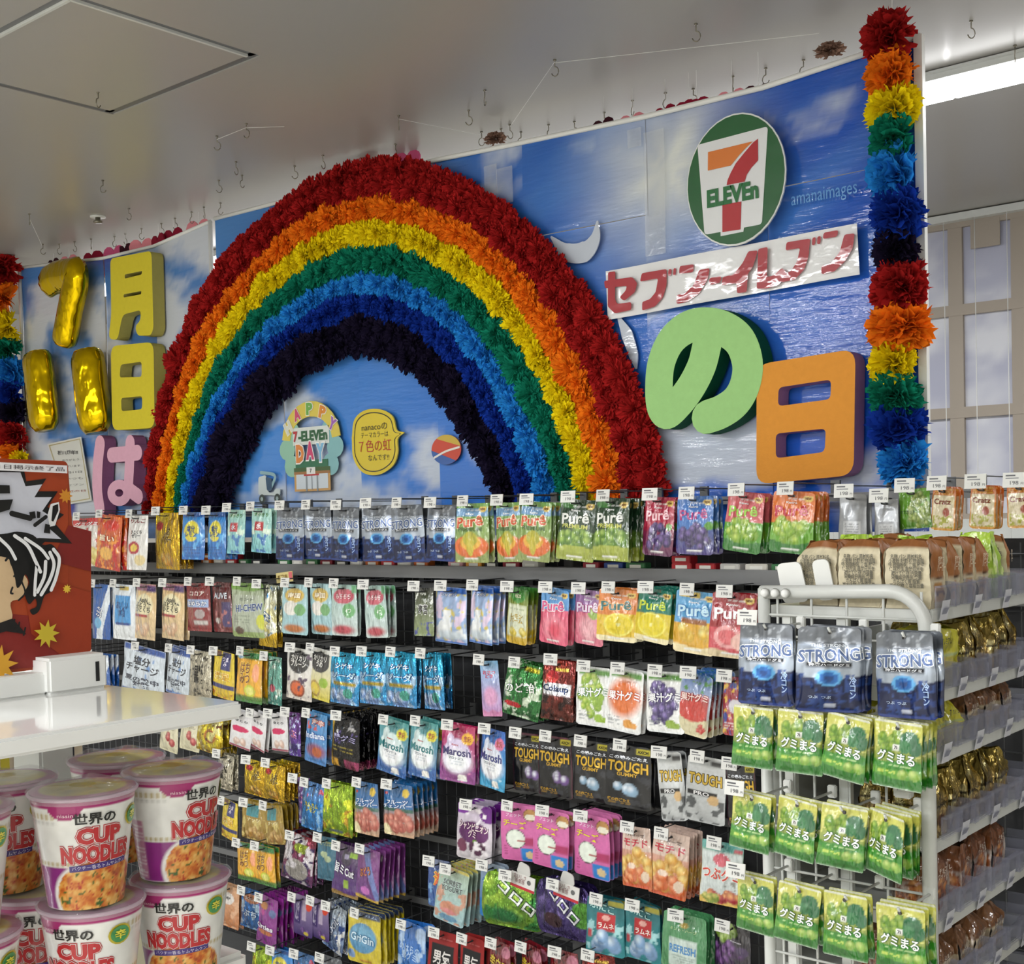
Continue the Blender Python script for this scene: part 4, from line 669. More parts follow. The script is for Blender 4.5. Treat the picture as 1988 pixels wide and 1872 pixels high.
# ------------------------------------------------------------------ tissue paper: rainbow and pompom strings
TC = {'red': 'b22222', 'orange': 'ff861c', 'yellow': 'ffe616', 'green': '15876a', 'light blue': '2c94e8', 'navy': '163aa4', 'black': '1e1830'}
def tissue_mesh(name, col, n, seed, depth=.8, spiky=False, cols=5, flat=1.0):
    """a tissue flower of radius 1 facing -Y: layered crumpled petals with ragged ends"""
    g = random.Random(seed); mb = MB(); c0 = np.array(lin(col))
    for i in range(n):
        th = g.random() * 2 * math.pi; ph = math.acos(1 - g.random() * (1.15 if not spiky else 1.0)) ; 
        d = Vector((math.sin(ph) * math.cos(th), -math.cos(ph) * depth, math.sin(ph) * math.sin(th) * flat))
        up = Vector((g.gauss(0, 1), g.gauss(0, 1), g.gauss(0, 1))); a = d.cross(up).normalized(); bb = d.normalized().cross(a)
        L = g.uniform(.72, 1.08); w = g.uniform(.07, .15) if spiky else g.uniform(.24, .46); cup = g.uniform(-.25, .25)
        rows = 3 if spiky else 4; nc = 3 if spiky else cols; vs = []; cs = []
        tw = g.uniform(-.8, .8); sh = g.uniform(.82, 1.12)
        for r_ in range(rows):
            t = .12 + .88 * r_ / (rows - 1); ww = w * (t ** .8)
            aa = a * math.cos(tw * t) + bb * math.sin(tw * t); b2 = bb * math.cos(tw * t) - a * math.sin(tw * t)
            for q in range(nc):
                s = q / (nc - 1) * 2 - 1; ext = 0
                if r_ == rows - 1: ext = (.07 if q % 2 else -.05) * (1.6 if spiky and q == 1 else 1) + g.uniform(-.03, .03)
                p = d * (L * t + ext) + aa * (s * ww) + b2 * (cup * s * s * ww * 2 + g.uniform(-.03, .03) * t)
                vs.append(p[:]); cs.append(tuple(c0 * sh))
        fs = [(r_ * nc + q, r_ * nc + q + 1, (r_ + 1) * nc + q + 1, (r_ + 1) * nc + q) for r_ in range(rows - 1) for q in range(nc - 1)]
        mb.add(vs, fs, cs)
    return mb.mesh(name, M['tissue'])
RB = [[(-5.17, 1.555), (-5.161, 1.605), (-5.15, 1.659), (-5.133, 1.718), (-5.111, 1.785), (-5.085, 1.863), (-5.054, 1.951), (-5.013, 2.049), (-4.959, 2.155), (-4.891, 2.263), (-4.813, 2.364), (-4.726, 2.455), (-4.627, 2.537), (-4.519, 2.612), (-4.404, 2.679), (-4.288, 2.736), (-4.173, 2.782), (-4.055, 2.818), (-3.934, 2.844), (-3.816, 2.862), (-3.705, 2.869), (-3.602, 2.866), (-3.503, 2.853), (-3.404, 2.83), (-3.302, 2.795), (-3.196, 2.749), (-3.088, 2.692), (-2.98, 2.626), (-2.877, 2.554), (-2.783, 2.476), (-2.699, 2.395), (-2.625, 2.312), (-2.559, 2.227), (-2.5, 2.142), (-2.446, 2.059), (-2.4, 1.978), (-2.361, 1.9), (-2.329, 1.827), (-2.304, 1.758), (-2.285, 1.698), (-2.274, 1.647), (-2.267, 1.605), (-2.264, 1.567), (-2.264, 1.532), (-2.264, 1.498)], [(-4.537, 1.542), (-4.528, 1.58), (-4.515, 1.621), (-4.494, 1.666), (-4.464, 1.714), (-4.427, 1.763), (-4.386, 1.81), (-4.34, 1.855), (-4.289, 1.899), (-4.235, 1.941), (-4.179, 1.98), (-4.123, 2.016), (-4.068, 2.047), (-4.014, 2.073), (-3.961, 2.094), (-3.908, 2.11), (-3.857, 2.121), (-3.807, 2.129), (-3.757, 2.134), (-3.709, 2.136), (-3.664, 2.134), (-3.621, 2.13), (-3.58, 2.122), (-3.539, 2.111), (-3.497, 2.096), (-3.455, 2.078), (-3.412, 2.055), (-3.369, 2.029), (-3.326, 1.999), (-3.285, 1.966), (-3.246, 1.93), (-3.21, 1.893), (-3.177, 1.854), (-3.145, 1.814), (-3.117, 1.776), (-3.09, 1.739), (-3.066, 1.703), (-3.044, 1.668), (-3.024, 1.634), (-3.007, 1.603), (-2.993, 1.577), (-2.982, 1.555), (-2.974, 1.538), (-2.967, 1.523), (-2.961, 1.511)]]   # outer points, inner points (x, z), left foot to right foot
FR = [((0, .135, .265, .39, .46, .555, .66, 1)), ((0, .18, .31, .44, .58, .69, .81, 1)), ((0, .23, .39, .5, .63, .76, .88, 1))]
NAMES = ['red', 'orange', 'yellow', 'green', 'light blue', 'navy', 'black']
RY = 3.40
rain = empty('paper_rainbow', (-3.4, RY, 1.5), 0, 'huge rainbow of seven tissue paper fringe bands on the sky posters', 'rainbow')
OUT = [Vector(p) for p in RB[0]]; INN = [Vector(p) for p in RB[1]]; NP = len(OUT)
def fr(k, t):
    a, b_, c = FR[0][k], FR[1][k], FR[2][k]
    return a + (b_ - a) * min(1, t / .33) if t < .5 else b_ + (c - b_) * max(0, (t - .62) / .38)
for bi, nm in enumerate(NAMES):
    ctr = []; hw = []
    for i in range(NP):
        t = i / (NP - 1); f0, f1 = fr(bi, t), fr(bi + 1, t); A = OUT[i].lerp(INN[i], f0); B = OUT[i].lerp(INN[i], f1)
        ctr.append((A + B) / 2); hw.append((A - B).length / 2)
    band = MB(); vs = []
    for i in range(NP):
        d = (ctr[min(i + 1, NP - 1)] - ctr[max(i - 1, 0)]).normalized(); n_ = Vector((-d.y, d.x))
        for s in (-1, 1): p = ctr[i] + n_ * hw[i] * s * .96; vs.append((p.x + 3.4, 0.015, p.y - 1.5))
    band.add(vs, [(2 * i, 2 * i + 1, 2 * i + 3, 2 * i + 2) for i in range(NP - 1)], TC[nm])
    bo = band.build('rainbow_band', M['tissue'], rain); bo['label'] = nm + ' tissue fringe band'
    mes = [tissue_mesh('paper_flower', TC[nm], 210, 100 + bi * 3 + k, depth=.45, spiky=True) for k in range(2)]
    Ls = [0]
    for i in range(1, NP): Ls.append(Ls[-1] + (ctr[i] - ctr[i - 1]).length)
    s = 0.0; row = 0
    while s <= Ls[-1]:
        p = [np.interp(s, Ls, [c[j] for c in ctr]) for j in range(2)]; h = float(np.interp(s, Ls, hw)); i = int(np.clip(np.searchsorted(Ls, s), 1, NP - 1))
        d = (ctr[i] - ctr[i - 1]).normalized(); n_ = Vector((-d.y, d.x)); wide = h > .062
        for sd in ((-.46, .46) if wide else (0,)):
            R_ = h * (.80 if wide else 1.22) * rnd.uniform(.92, 1.08); q = Vector(p) + n_ * h * sd + d * (row % 2) * .0
            o = place('paper_flower', mes[rnd.randint(0, 1)], bo, (q.x + 3.4 + rnd.uniform(-.004, .004), 0.01 + rnd.uniform(-.01, .008), q.y - 1.5), (rnd.uniform(-.3, .3), rnd.uniform(0, 6.28), rnd.uniform(-.3, .3)), (R_, R_ * .95, R_))
        s += h * (.80 if wide else 1.10); row += 1

def pompom_string(name, items, y, lab):
    t = empty(name, (items[0][0], y, CEIL), 0, lab, 'garland'); cache = {}
    x0 = items[0][0]
    for i, (x, z, r, c) in enumerate(items):
        if c not in cache: cache[c] = tissue_mesh('paper_pompom', TC[c], 150, 300 + i, depth=1.0, cols=6)
        o = place('paper_pompom', cache[c], t, (x - x0, 0, z - CEIL), (rnd.uniform(-.4, .4), rnd.uniform(0, 6.28), rnd.uniform(-.5, .5)), (r * 1.04, r * 1.0, r * .94)); o['label'] = c + ' tissue pompom'
    b = MB(); b.tube([(0, .01, 0), (items[-1][0] - x0, .01, items[-1][1] - CEIL)], .002, 4); b.build('string', M['whiteplastic'], t)
pompom_string('pompom_garland', [(-1.475, 2.782, 0.08, 'red'), (-1.472, 2.679, 0.072, 'orange'), (-1.471, 2.585, 0.074, 'yellow'), (-1.465, 2.499, 0.076, 'green'), (-1.462, 2.406, 0.082, 'light blue'), (-1.461, 2.297, 0.08, 'navy'), (-1.464, 2.199, 0.07, 'black'), (-1.457, 2.092, 0.084, 'red'), (-1.459, 1.985, 0.084, 'orange'), (-1.483, 1.891, 0.07, 'yellow'), (-1.48, 1.799, 0.074, 'green'), (-1.468, 1.707, 0.08, 'navy'), (-1.45, 1.615, 0.074, 'light blue')], 3.385, 'tall vertical string of large rainbow tissue pompoms beside the logo sign')
pompom_string('pompom_garland', [(-6.345, 2.84, 0.105, 'red'), (-6.324, 2.676, 0.098, 'orange'), (-6.313, 2.527, 0.095, 'yellow'), (-6.311, 2.404, 0.088, 'green'), (-6.286, 2.297, 0.088, 'light blue'), (-6.293, 2.19, 0.092, 'navy'), (-6.284, 2.088, 0.085, 'black'), (-6.287, 1.967, 0.09, 'red'), (-6.273, 1.864, 0.088, 'orange'), (-6.214, 1.803, 0.08, 'yellow')], 3.385, 'string of rainbow tissue pompoms beside the gold balloons')
for lab, x, z in [('brown crumpled paper rosette above the poster beside the rainbow', -3.017, 2.848), ('brown crumpled paper rosette at the top near the pompom string', -1.712, 2.835)]:
    me = tissue_mesh('paper_rosette', '9a7a6a', 60, 41, depth=.9, cols=4)
    o = place('paper_rosette', me, None, (x, 3.50, z), (0, 0, 0), (.05, .04, .022)); props(o, lab, 'rosette', 'brown paper rosettes')

# ------------------------------------------------------------------ gold foil balloons
def balloon(pts, rad, seed, n=22, sub=10, ang=None):
    P = [Vector((p[0], 0, p[1])) for p in pts]; Q = []; 
    for i in range(len(P) - 1):
        for k in range(sub): Q.append(P[i].lerp(P[i + 1], k / sub))
    Q.append(P[-1]); L = [0]
    for i in range(1, len(Q)): L.append(L[-1] + (Q[i] - Q[i - 1]).length)
    T = L[-1]; mb = MB(); vs = []
    for i, p in enumerate(Q):
        s = L[i]; e = min(s, T - s); k = min(1, e / (rad * .9)); rr = rad * (0.62 + .38 * math.sqrt(max(0, 1 - (1 - k) ** 2)))
        d = (Q[min(i + 3, len(Q) - 1)] - Q[max(i - 3, 0)]).normalized(); a = d.cross(Vector((0, 1, 0))).normalized()
        for j in range(n):
            th = 2 * math.pi * j / n; cs, sn = math.cos(th), math.sin(th)
            wr = 1 + .07 * math.sin(j * 3.1 + seed + s * 14) * (1 - .6 * k) + .05 * (vnoise(j * .9 + seed * 5, s * 26, seed) - .5) + .035 * math.cos(th * 5 + seed)
            flange = 1.10 if j in (0, n // 2) else 1
            vs.append((p + a * cs * rr * wr * flange + Vector((0, 1, 0)) * sn * rr * .72 * wr)[:])
    m = len(Q); fs = [(i * n + j, i * n + (j + 1) % n, (i + 1) * n + (j + 1) % n, (i + 1) * n + j) for i in range(m - 1) for j in range(n)]
    fs += [tuple(range(n)), tuple((m - 1) * n + j for j in range(n))][:2]
    mb.add(vs, fs, 'd9b70a', smooth=True); return mb
def gold(pts, rad, seed, lab):
    c = pts[0]; mb = balloon([(p[0] - c[0], p[1] - c[1]) for p in pts], rad, seed)
    o = mb.build('foil_balloon', M['gold'], None, (c[0], 3.36, c[1])); props(o, lab, 'balloon', 'gold number balloons')
gold([(-5.887, 2.695), (-5.779, 2.718), (-5.6, 2.711), (-5.613, 2.648), (-5.666, 2.545), (-5.733, 2.372)], 0.074, 3, 'gold foil number seven balloon at the top of the cloud posters')
gold([(-5.988, 2.367), (-5.974, 2.272), (-5.934, 1.969)], 0.095, 5, 'gold foil number one balloon nearest the pompom string')
gold([(-5.531, 2.331), (-5.518, 2.241), (-5.473, 1.932)], 0.1, 8, 'gold foil number one balloon beside the yellow foam character')

# ------------------------------------------------------------------ thick foam characters
FY, FB = 3.375, 3.438
def foam(loops, col, side, lab, cx, cz, yf=FY, yb=FB, name='foam_letter', group='thick foam characters on the posters'):
    b = MB(); L = [[(p[0] - cx, p[1] - cz) for p in l] for l in loops]
    for l in (loops if isinstance(loops[0][0][0], (list, tuple)) and False else [L]): prism(b, l, 0, yb - yf, col, side)
    o = b.build(name, M['foam'], None, (cx, yf, cz)); props(o, lab, 'letter', group); return o
foam([rounded([(-1.905, 1.924), (-1.59, 1.939), (-1.602, 1.583), (-1.914, 1.567)], 0.045), rounded([(-1.834, 1.85), (-1.666, 1.859), (-1.669, 1.803), (-1.837, 1.795)], 0.01575)[::-1], rounded([(-1.846, 1.715), (-1.685, 1.72), (-1.69, 1.653), (-1.847, 1.642)], 0.01575)[::-1]], 'e2983e', 'b080a6', 'large orange foam box shaped character with lilac sides beside the green one', -1.753, 1.753)
foam([rounded([(-5.345, 2.333), (-4.996, 2.316), (-5.009, 1.926), (-5.355, 1.935)], 0.05), rounded([(-5.268, 2.238), (-5.095, 2.236), (-5.099, 2.166), (-5.28, 2.179)], 0.017499999999999998)[::-1], rounded([(-5.273, 2.082), (-5.099, 2.078), (-5.103, 2.018), (-5.272, 2.02)], 0.017499999999999998)[::-1]], 'd8c838', 'b3a95c', 'yellow foam box shaped character below the other yellow character', -5.176, 2.127)
foam([rounded([(-5.326, 2.742), (-4.99, 2.728), (-4.993, 2.378), (-5.015, 2.348), (-5.121, 2.357), (-5.14, 2.402), (-5.093, 2.425), (-5.09, 2.472), (-5.238, 2.468), (-5.287, 2.354), (-5.361, 2.369), (-5.332, 2.482)], 0.03), rounded([(-5.211, 2.651), (-5.068, 2.648), (-5.073, 2.632), (-5.211, 2.632)], 0.010499999999999999)[::-1], rounded([(-5.224, 2.561), (-5.079, 2.558), (-5.082, 2.543), (-5.225, 2.546)], 0.010499999999999999)[::-1]], 'd8c838', 'b3a95c', 'yellow foam character for month with two bars, beside the gold seven', -5.165, 2.46)
def foam_strokes(strokes, col, side, lab, cx, cz, holes=()):
    b = MB()
    for k, (pts, hw) in enumerate(strokes):
        if pts == 'ring':
            prism(b, [circ(hw[0] - cx, hw[1] - cz, hw[2], hw[3]), circ(hw[0] - cx, hw[1] - cz, hw[4], hw[5])[::-1]], -.0006 * k, FB - FY, col, side)
        else: strip(b, [(p[0] - cx, p[1] - cz) for p in pts], hw, -.0006 * k, FB - FY, col, side)
    o = b.build('foam_letter', M['foam'], None, (cx, FY, cz)); props(o, lab, 'letter', 'thick foam characters on the posters')
foam_strokes([([(-2.075, 2.003), (-2.096, 1.939), (-2.135, 1.878), (-2.181, 1.831), (-2.224, 1.803), (-2.249, 1.823), (-2.255, 1.88), (-2.244, 1.96), (-2.205, 2.026), (-2.144, 2.061), (-2.075, 2.062), (-2.01, 2.04), (-1.959, 1.997), (-1.936, 1.931), (-1.945, 1.87), (-1.976, 1.822), (-2.027, 1.793), (-2.083, 1.779)], .052)], 'a2d288', '0f5a3c', 'large green foam character shaped as a swirl, between banner and orange character', -2.091, 1.922)
foam_strokes([([(-5.465, 1.877), (-5.488, 1.785), (-5.5, 1.661), (-5.483, 1.566)], .042), ([(-5.37, 1.819), (-5.147, 1.82)], .036), ([(-5.208, 1.868), (-5.217, 1.773), (-5.232, 1.665)], .038), ('ring', (-5.311, 1.638, .10, .062, .034, .018)), ([(-5.241, 1.658), (-5.15, 1.617)], .036)], 'dba9bd', '8f5a80', 'pale pink foam character at the foot of the rainbow', -5.314, 1.728)

# ------------------------------------------------------------------ logo disc and banner
lg = {'c': (-1.981, 2.49), 'r': 0.198, 'trap': [(-2.109, 2.62), (-1.865, 2.625), (-1.891, 2.341), (-2.09, 2.341)], 'stembox': [(-2.033, 2.35), (-2.033, 2.328), (-1.954, 2.329), (-1.95, 2.35)], 'orange': [(-2.071, 2.59), (-1.915, 2.591), (-1.938, 2.577), (-1.963, 2.559), (-1.992, 2.534), (-2.073, 2.534)], 'red': [(-1.898, 2.595), (-1.899, 2.531), (-1.922, 2.514), (-1.938, 2.496), (-1.946, 2.477), (-2.008, 2.478), (-2.004, 2.493), (-1.993, 2.512), (-1.975, 2.537), (-1.946, 2.562), (-1.914, 2.588)], 'stem': [(-2.024, 2.422), (-1.958, 2.42), (-1.963, 2.337), (-2.026, 2.339)], 'text': (-1.988, 2.447, 0.179, 0.055)}
(cx, cz), lr = lg['c'], lg['r']
t = empty('logo_sign', (cx, 3.40, cz), 0, 'round green convenience store logo sign with a large orange and red seven', 'sign')
def rel(pts): return [(p[0] - cx, p[1] - cz) for p in pts]
b = MB(); prism(b, [circ(0, 0, lr * .865, lr)], 0, .006, 'e4e7e4', 'dfe2e0'); b.build('sign_board', M['laminate'], t)
b = MB(); prism(b, [circ(0, 0, lr * .845, lr * .975)], -.0015, None, '155a2a'); b.build('green_disc', M['laminate'], t)
b = MB(); prism(b, [rounded(rel(lg['trap']), .012)], -.0030, None, 'e2e4e6'); prism(b, [rel(lg['stembox'])], -.0031, None, 'e2e4e6'); b.build('white_panel', M['laminate'], t)
b = MB(); prism(b, [rel(lg['orange'])], -.0045, None, 'd9782a'); prism(b, [rel(lg['red'])], -.0046, None, 'b01f28'); prism(b, [rel(lg['stem'])], -.0045, None, 'b01f28')
q = lg['text']; ptext(b, 'ELEVEn', q[0] - cx, q[1] - cz, q[2], q[3], -.0060, '146a32', bold=.05); b.build('numeral_and_lettering', M['laminate'], t)

bq = [(-2.485, 2.288), (-1.601, 2.299), (-1.595, 2.154), (-2.481, 2.128)]
bx, bz = (bq[0][0] + bq[2][0]) / 2, (bq[0][1] + bq[2][1]) / 2
t = empty('shop_name_banner', (bx, 3.42, bz), 0, 'white banner strip with red katakana lettering below the round logo sign', 'banner')
b = MB(); n = 40; u, v = np.meshgrid(np.linspace(0, 1, n), np.linspace(0, 1, 10))
c = [Vector(p) - Vector((bx, bz)) for p in bq]
XX = (c[3].x * (1 - u) + c[2].x * u) * (1 - v) + (c[0].x * (1 - u) + c[1].x * u) * v; ZZ = (c[3].y * (1 - u) + c[2].y * u) * (1 - v) + (c[0].y * (1 - u) + c[1].y * u) * v
b.grid(np.stack([XX, .004 * np.sin(XX * 14) , ZZ], -1), (.80, .81, .82)); b.grid(np.stack([XX, .004 * np.sin(XX * 14) + .002, ZZ], -1), (.8, .8, .8), flip=True); b.build('paper_strip', M['laminate'], t)
W_b = c[1].x - c[0].x; H_b = c[0].y - c[3].y
b = MB()
for k_, q in enumerate([[(-2.487, 2.256), (-2.374, 2.253), (-2.355, 2.231), (-2.365, 2.203), (-2.408, 2.18), (-2.426, 2.194), (-2.4, 2.214), (-2.396, 2.228), (-2.484, 2.231)], [(-2.47, 2.282), (-2.44, 2.281), (-2.444, 2.19), (-2.436, 2.174), (-2.38, 2.173), (-2.38, 2.148), (-2.446, 2.144), (-2.474, 2.17)], [(-2.344, 2.234), (-2.336, 2.26), (-2.241, 2.26), (-2.242, 2.21), (-2.257, 2.172), (-2.288, 2.147), (-2.338, 2.14), (-2.337, 2.168), (-2.307, 2.173), (-2.284, 2.193), (-2.274, 2.235)], [(-2.234, 2.258), (-2.222, 2.258), (-2.224, 2.237), (-2.236, 2.236)], [(-2.215, 2.258), (-2.205, 2.258), (-2.207, 2.236), (-2.217, 2.236)], [(-2.191, 2.262), (-2.139, 2.26), (-2.142, 2.236), (-2.195, 2.238)], [(-2.12, 2.24), (-2.082, 2.24), (-2.09, 2.207), (-2.123, 2.166), (-2.165, 2.147), (-2.206, 2.145), (-2.206, 2.173), (-2.172, 2.175), (-2.141, 2.197)], [(-2.084, 2.21), (-2.041, 2.21), (-2.046, 2.19), (-2.086, 2.188)], [(-1.946, 2.271), (-1.913, 2.269), (-1.931, 2.223), (-1.949, 2.204), (-1.954, 2.15), (-1.988, 2.15), (-1.988, 2.181), (-2.041, 2.181), (-2.037, 2.206), (-1.998, 2.209), (-1.966, 2.239)], [(-1.912, 2.273), (-1.88, 2.274), (-1.885, 2.185), (-1.862, 2.187), (-1.834, 2.206), (-1.815, 2.185), (-1.847, 2.156), (-1.888, 2.151), (-1.92, 2.155)], [(-1.818, 2.278), (-1.741, 2.277), (-1.748, 2.223), (-1.763, 2.189), (-1.793, 2.165), (-1.837, 2.163), (-1.834, 2.187), (-1.805, 2.191), (-1.784, 2.218), (-1.774, 2.255), (-1.821, 2.254)], [(-1.734, 2.278), (-1.723, 2.279), (-1.726, 2.256), (-1.736, 2.256)], [(-1.718, 2.279), (-1.707, 2.279), (-1.709, 2.256), (-1.72, 2.257)], [(-1.698, 2.287), (-1.652, 2.287), (-1.656, 2.269), (-1.701, 2.269)], [(-1.634, 2.271), (-1.602, 2.27), (-1.609, 2.229), (-1.632, 2.196), (-1.666, 2.171), (-1.707, 2.168), (-1.707, 2.193), (-1.677, 2.196), (-1.649, 2.224)]]): prism(b, [[(p[0] - bx, p[1] - bz) for p in rounded(q, .006, 2)]], -.0075 - .0003 * k_, None, 'a81f2c')
b.build('red_lettering', M['laminate'], t)
b = MB(); ptext(b, 'amanaimages', -1.71, 2.401, 0.208, 0.05, PY - .014, '5f9ad6', bold=.0, rot=0); props(b.build('printed_watermark', M['poster']), 'faint pale blue lettering printed on the sky poster below the logo sign', 'lettering')

# ------------------------------------------------------------------ small pictures inside the rainbow
DY = PY - .02
K = {'bubble': [(-3.748, 1.812), (-3.73, 1.882), (-3.669, 1.914), (-3.582, 1.912), (-3.515, 1.881), (-3.494, 1.827), (-3.456, 1.815), (-3.49, 1.793), (-3.492, 1.738), (-3.522, 1.69), (-3.6, 1.66), (-3.688, 1.671), (-3.742, 1.73)], 'bc': (-3.616, 1.788), 'bsize': (0.231, 0.236), 'hc': (-3.99, 1.794), 'arch': (-3.995, 1.809, (0.131, 0.103), (0.181, 0.166)), 'eleven': (-3.994, 1.834, 0.224, 0.072), 'day': (-3.997, 1.763, 0.191, 0.075), 'store': (-3.992, 1.666, 0.223, 0.116), 'sc': (-4.268, 1.617), 'ball': (0.075, 0.055), 'lc': (-3.237, 1.739), 'notice': [(-6.042, 1.909), (-5.723, 1.928), (-5.644, 1.609), (-5.873, 1.594)], 'nc': (-5.824, 1.761)}
def deco(name, lab, cat, cxz, fn, mt='matte'):
    t = empty(name, (cxz[0], DY, cxz[1]), 0, lab, cat); fn(t, cxz[0], cxz[1]); return t
def bubble(t, cx, cz):
    pts = K['bubble']; b = MB(); prism(b, [[(p[0] - cx, p[1] - cz) for p in catm(pts)]], 0, .006, 'd8c02a'); b.build('yellow_card', M['laminate'], t)
    b = MB(); inner = [Vector((p[0] - cx, p[1] - cz)) * .9 for p in catm(pts)]
    outl = [v * 1.0 for v in inner]; prism(b, [[tuple(v) for v in outl], [tuple(v * .965) for v in outl][::-1]], -.001, None, '22221c'); b.build('black_outline', M['laminate'], t)
    w, h = K['bsize']; b = MB()
    ptext(b, 'nanacoの', 0, h * .25, w * .62, h * .11, -.002, '3b3118', bold=.0); ptext(b, 'テーマカラーは', 0, h * .12, w * .66, h * .09, -.002, '3b3118', bold=0)
    ptext(b, '７色の虹', 0, -h * .06, w * .78, h * .20, -.002, 'b0341c', bold=.0); ptext(b, 'なんです!!', .02, -h * .26, w * .5, h * .10, -.002, '3b3118', bold=0); b.build('handwriting', M['laminate'], t)
def catm(pts): return [tuple(p) for p in catmull(list(pts) + [pts[0]], 5)][:-1]
deco('speech_bubble_card', 'yellow speech bubble card with handwritten lettering under the rainbow', 'card', K['bc'], bubble)
def happy(t, cx, cz):
    a = K['arch']; b = MB(); n = 15; ax, az, r0, r1 = a
    o = [(ax - cx + r1[0] * math.cos(q), az - cz + r1[1] * math.sin(q)) for q in np.linspace(math.pi * .97, math.pi * .03, n)]
    i_ = [(ax - cx + r0[0] * math.cos(q), az - cz + r0[1] * math.sin(q)) for q in np.linspace(math.pi * .03, math.pi * .97, n)]
    prism(b, [o + i_], 0, .004, 'd8c450'); b.build('yellow_arch', M['laminate'], t)
    b = MB(); cols = ['d6d8c8', 'c8446a', '6aa84a', 'd8862a', '9a5ab0']
    for k, ch in enumerate('HAPPY'):
        q = math.pi * (.84 - .17 * k); rx, rz = (r0[0] + r1[0]) / 2, (r0[1] + r1[1]) / 2
        ptext(b, ch, ax - cx + rx * math.cos(q), az - cz + rz * math.sin(q), rx * .26, (r1[1] - r0[1]) * .8, -.002, cols[k], 'f2f0e4', bold=.06, ob=.11, rot=math.degrees(q - math.pi / 2) * .5)
    b.build('arched_lettering', M['laminate'], t)
    x, z, w, h = K['eleven']; x -= cx; z -= cz
    b = MB(); prism(b, [[(x - w / 2, z - h / 2), (x + w / 2, z - h / 2), (x + w / 2, z + h / 2), (x - w / 2, z + h / 2)]], 0, .004, 'd5dcd6')
    ptext(b, '-ELEVEn', x + w * .06, z, w * .8, h * .6, -.002, '1c5a34', bold=.05); ptext(b, '7', x - w * .42, z, w * .12, h * .62, -.002, 'b8303a', bold=.05); b.build('name_plate', M['laminate'], t)
    x, z, w, h = K['day']; x -= cx; z -= cz; b = MB()
    for k, (ch, cc) in enumerate((('D', 'd8823a'), ('A', 'c83a6a'), ('Y', '7ab4d8'))): ptext(b, ch, x + (k - 1) * w * .33, z + (k % 2) * .01, w * .26, h, -.003, cc, 'f4f2ee', bold=.07, ob=.13)
    b.build('day_lettering', M['laminate'], t)
    for s in (-1, 1):
        for q in range(3): b = MB(); prism(b, [circ(x + s * (w * .62 + .03 * (q % 2)), z - .05 + .07 * q, .05, .045, 14)], .001 + .0004 * q, None, '7fb4b8' if s > 0 else '8fc0a8'); b.build('pastel_balloon', M['laminate'], t)
    x, z, w, h = K['store']; x -= cx; z -= cz; b = MB()
    def rc(x0, z0, x1, z1, c, y): prism(b, [[(x + (x0 - .5) * w, z + (z0 - .5) * h), (x + (x1 - .5) * w, z + (z0 - .5) * h), (x + (x1 - .5) * w, z + (z1 - .5) * h), (x + (x0 - .5) * w, z + (z1 - .5) * h)]], y, None, c)
    rc(0, .0, 1, .72, 'c89a5a', 0); rc(.06, .08, .94, .60, 'cfd8e0', -.001); rc(0, .60, 1, .70, '9a6a3a', -.001); rc(0, .70, 1, .84, '3a5a2c', -.001); rc(.05, .84, .95, 1.1, '1f6a4a', -.001)
    rc(.36, .60, .60, .84, 'e4e4e0', -.002); rc(.28, .54, .70, .60, 'b82a34', -.002); rc(.33, 0, .37, .54, '8a9298', -.002); rc(.63, 0, .67, .54, '8a9298', -.002); rc(.49, .05, .51, .54, '8a9298', -.002)
    ptext(b, '7', x - .02 * w, z + .22 * h, .06 * w, .14 * h, -.003, '3a3a34'); b.build('shop_picture', M['laminate'], t)
deco('happy_day_sign', 'paper sign of arched rainbow lettering over a small shop picture', 'sign', K['hc'], happy)
def scooter(t, cx, cz):
    b = MB(); s = .075
    prism(b, [rounded([(-1 * s, -.2 * s), (.9 * s, -.3 * s), (.95 * s, .1 * s), (.5 * s, .1 * s), (.35 * s, -.1 * s), (-.1 * s, -.1 * s), (-.3 * s, .9 * s), (-.95 * s, .8 * s)], .01)], 0, .003, 'c9d4d4', 'c9d4d4')
    prism(b, [ribbon([(.2 * s, .2 * s), (.5 * s, .85 * s), (-.7 * s, 1.05 * s)], .007)], -.001, None, '8ab0b8')
    prism(b, [rounded([(-.2 * s, 0), (.25 * s, 0), (.25 * s, .7 * s), (-.3 * s, .8 * s)], .01)], -.0012, None, '1f4a6a')
    for x in (-.65, .7): prism(b, [circ(x * s, -.45 * s, .27 * s, n=16)], -.002, None, '2a3a38'); prism(b, [circ(x * s, -.45 * s, .12 * s, n=12)], -.003, None, '9ab0b0')
    b.build('scooter_picture', M['laminate'], t)
deco('scooter_sticker', 'small pale delivery scooter sticker low under the rainbow', 'sticker', K['sc'], scooter)
def ball(t, cx, cz):
    w, h = K['ball']; b = MB(); prism(b, [circ(0, 0, w, h)], 0, .003, 'c8402a'); b2 = MB()
    prism(b, [[p for p in circ(0, 0, w, h) if p[0] * .3 + p[1] < -.35 * h]], -.001, None, '2a5aa4'); prism(b, [[p for p in circ(0, 0, w, h) if p[0] * .3 + p[1] > .45 * h]], -.001, None, 'c8a83a')
    prism(b, [ribbon([(-w * .8, -h * .5), (0, -h * .12), (w * .9, h * .1)], h * .07)], -.002, None, 'e4e0d8'); b.build('ball_picture', M['laminate'], t)
deco('beach_ball_sticker', 'small red and blue striped ball sticker beside the speech bubble', 'sticker', K['lc'], ball)
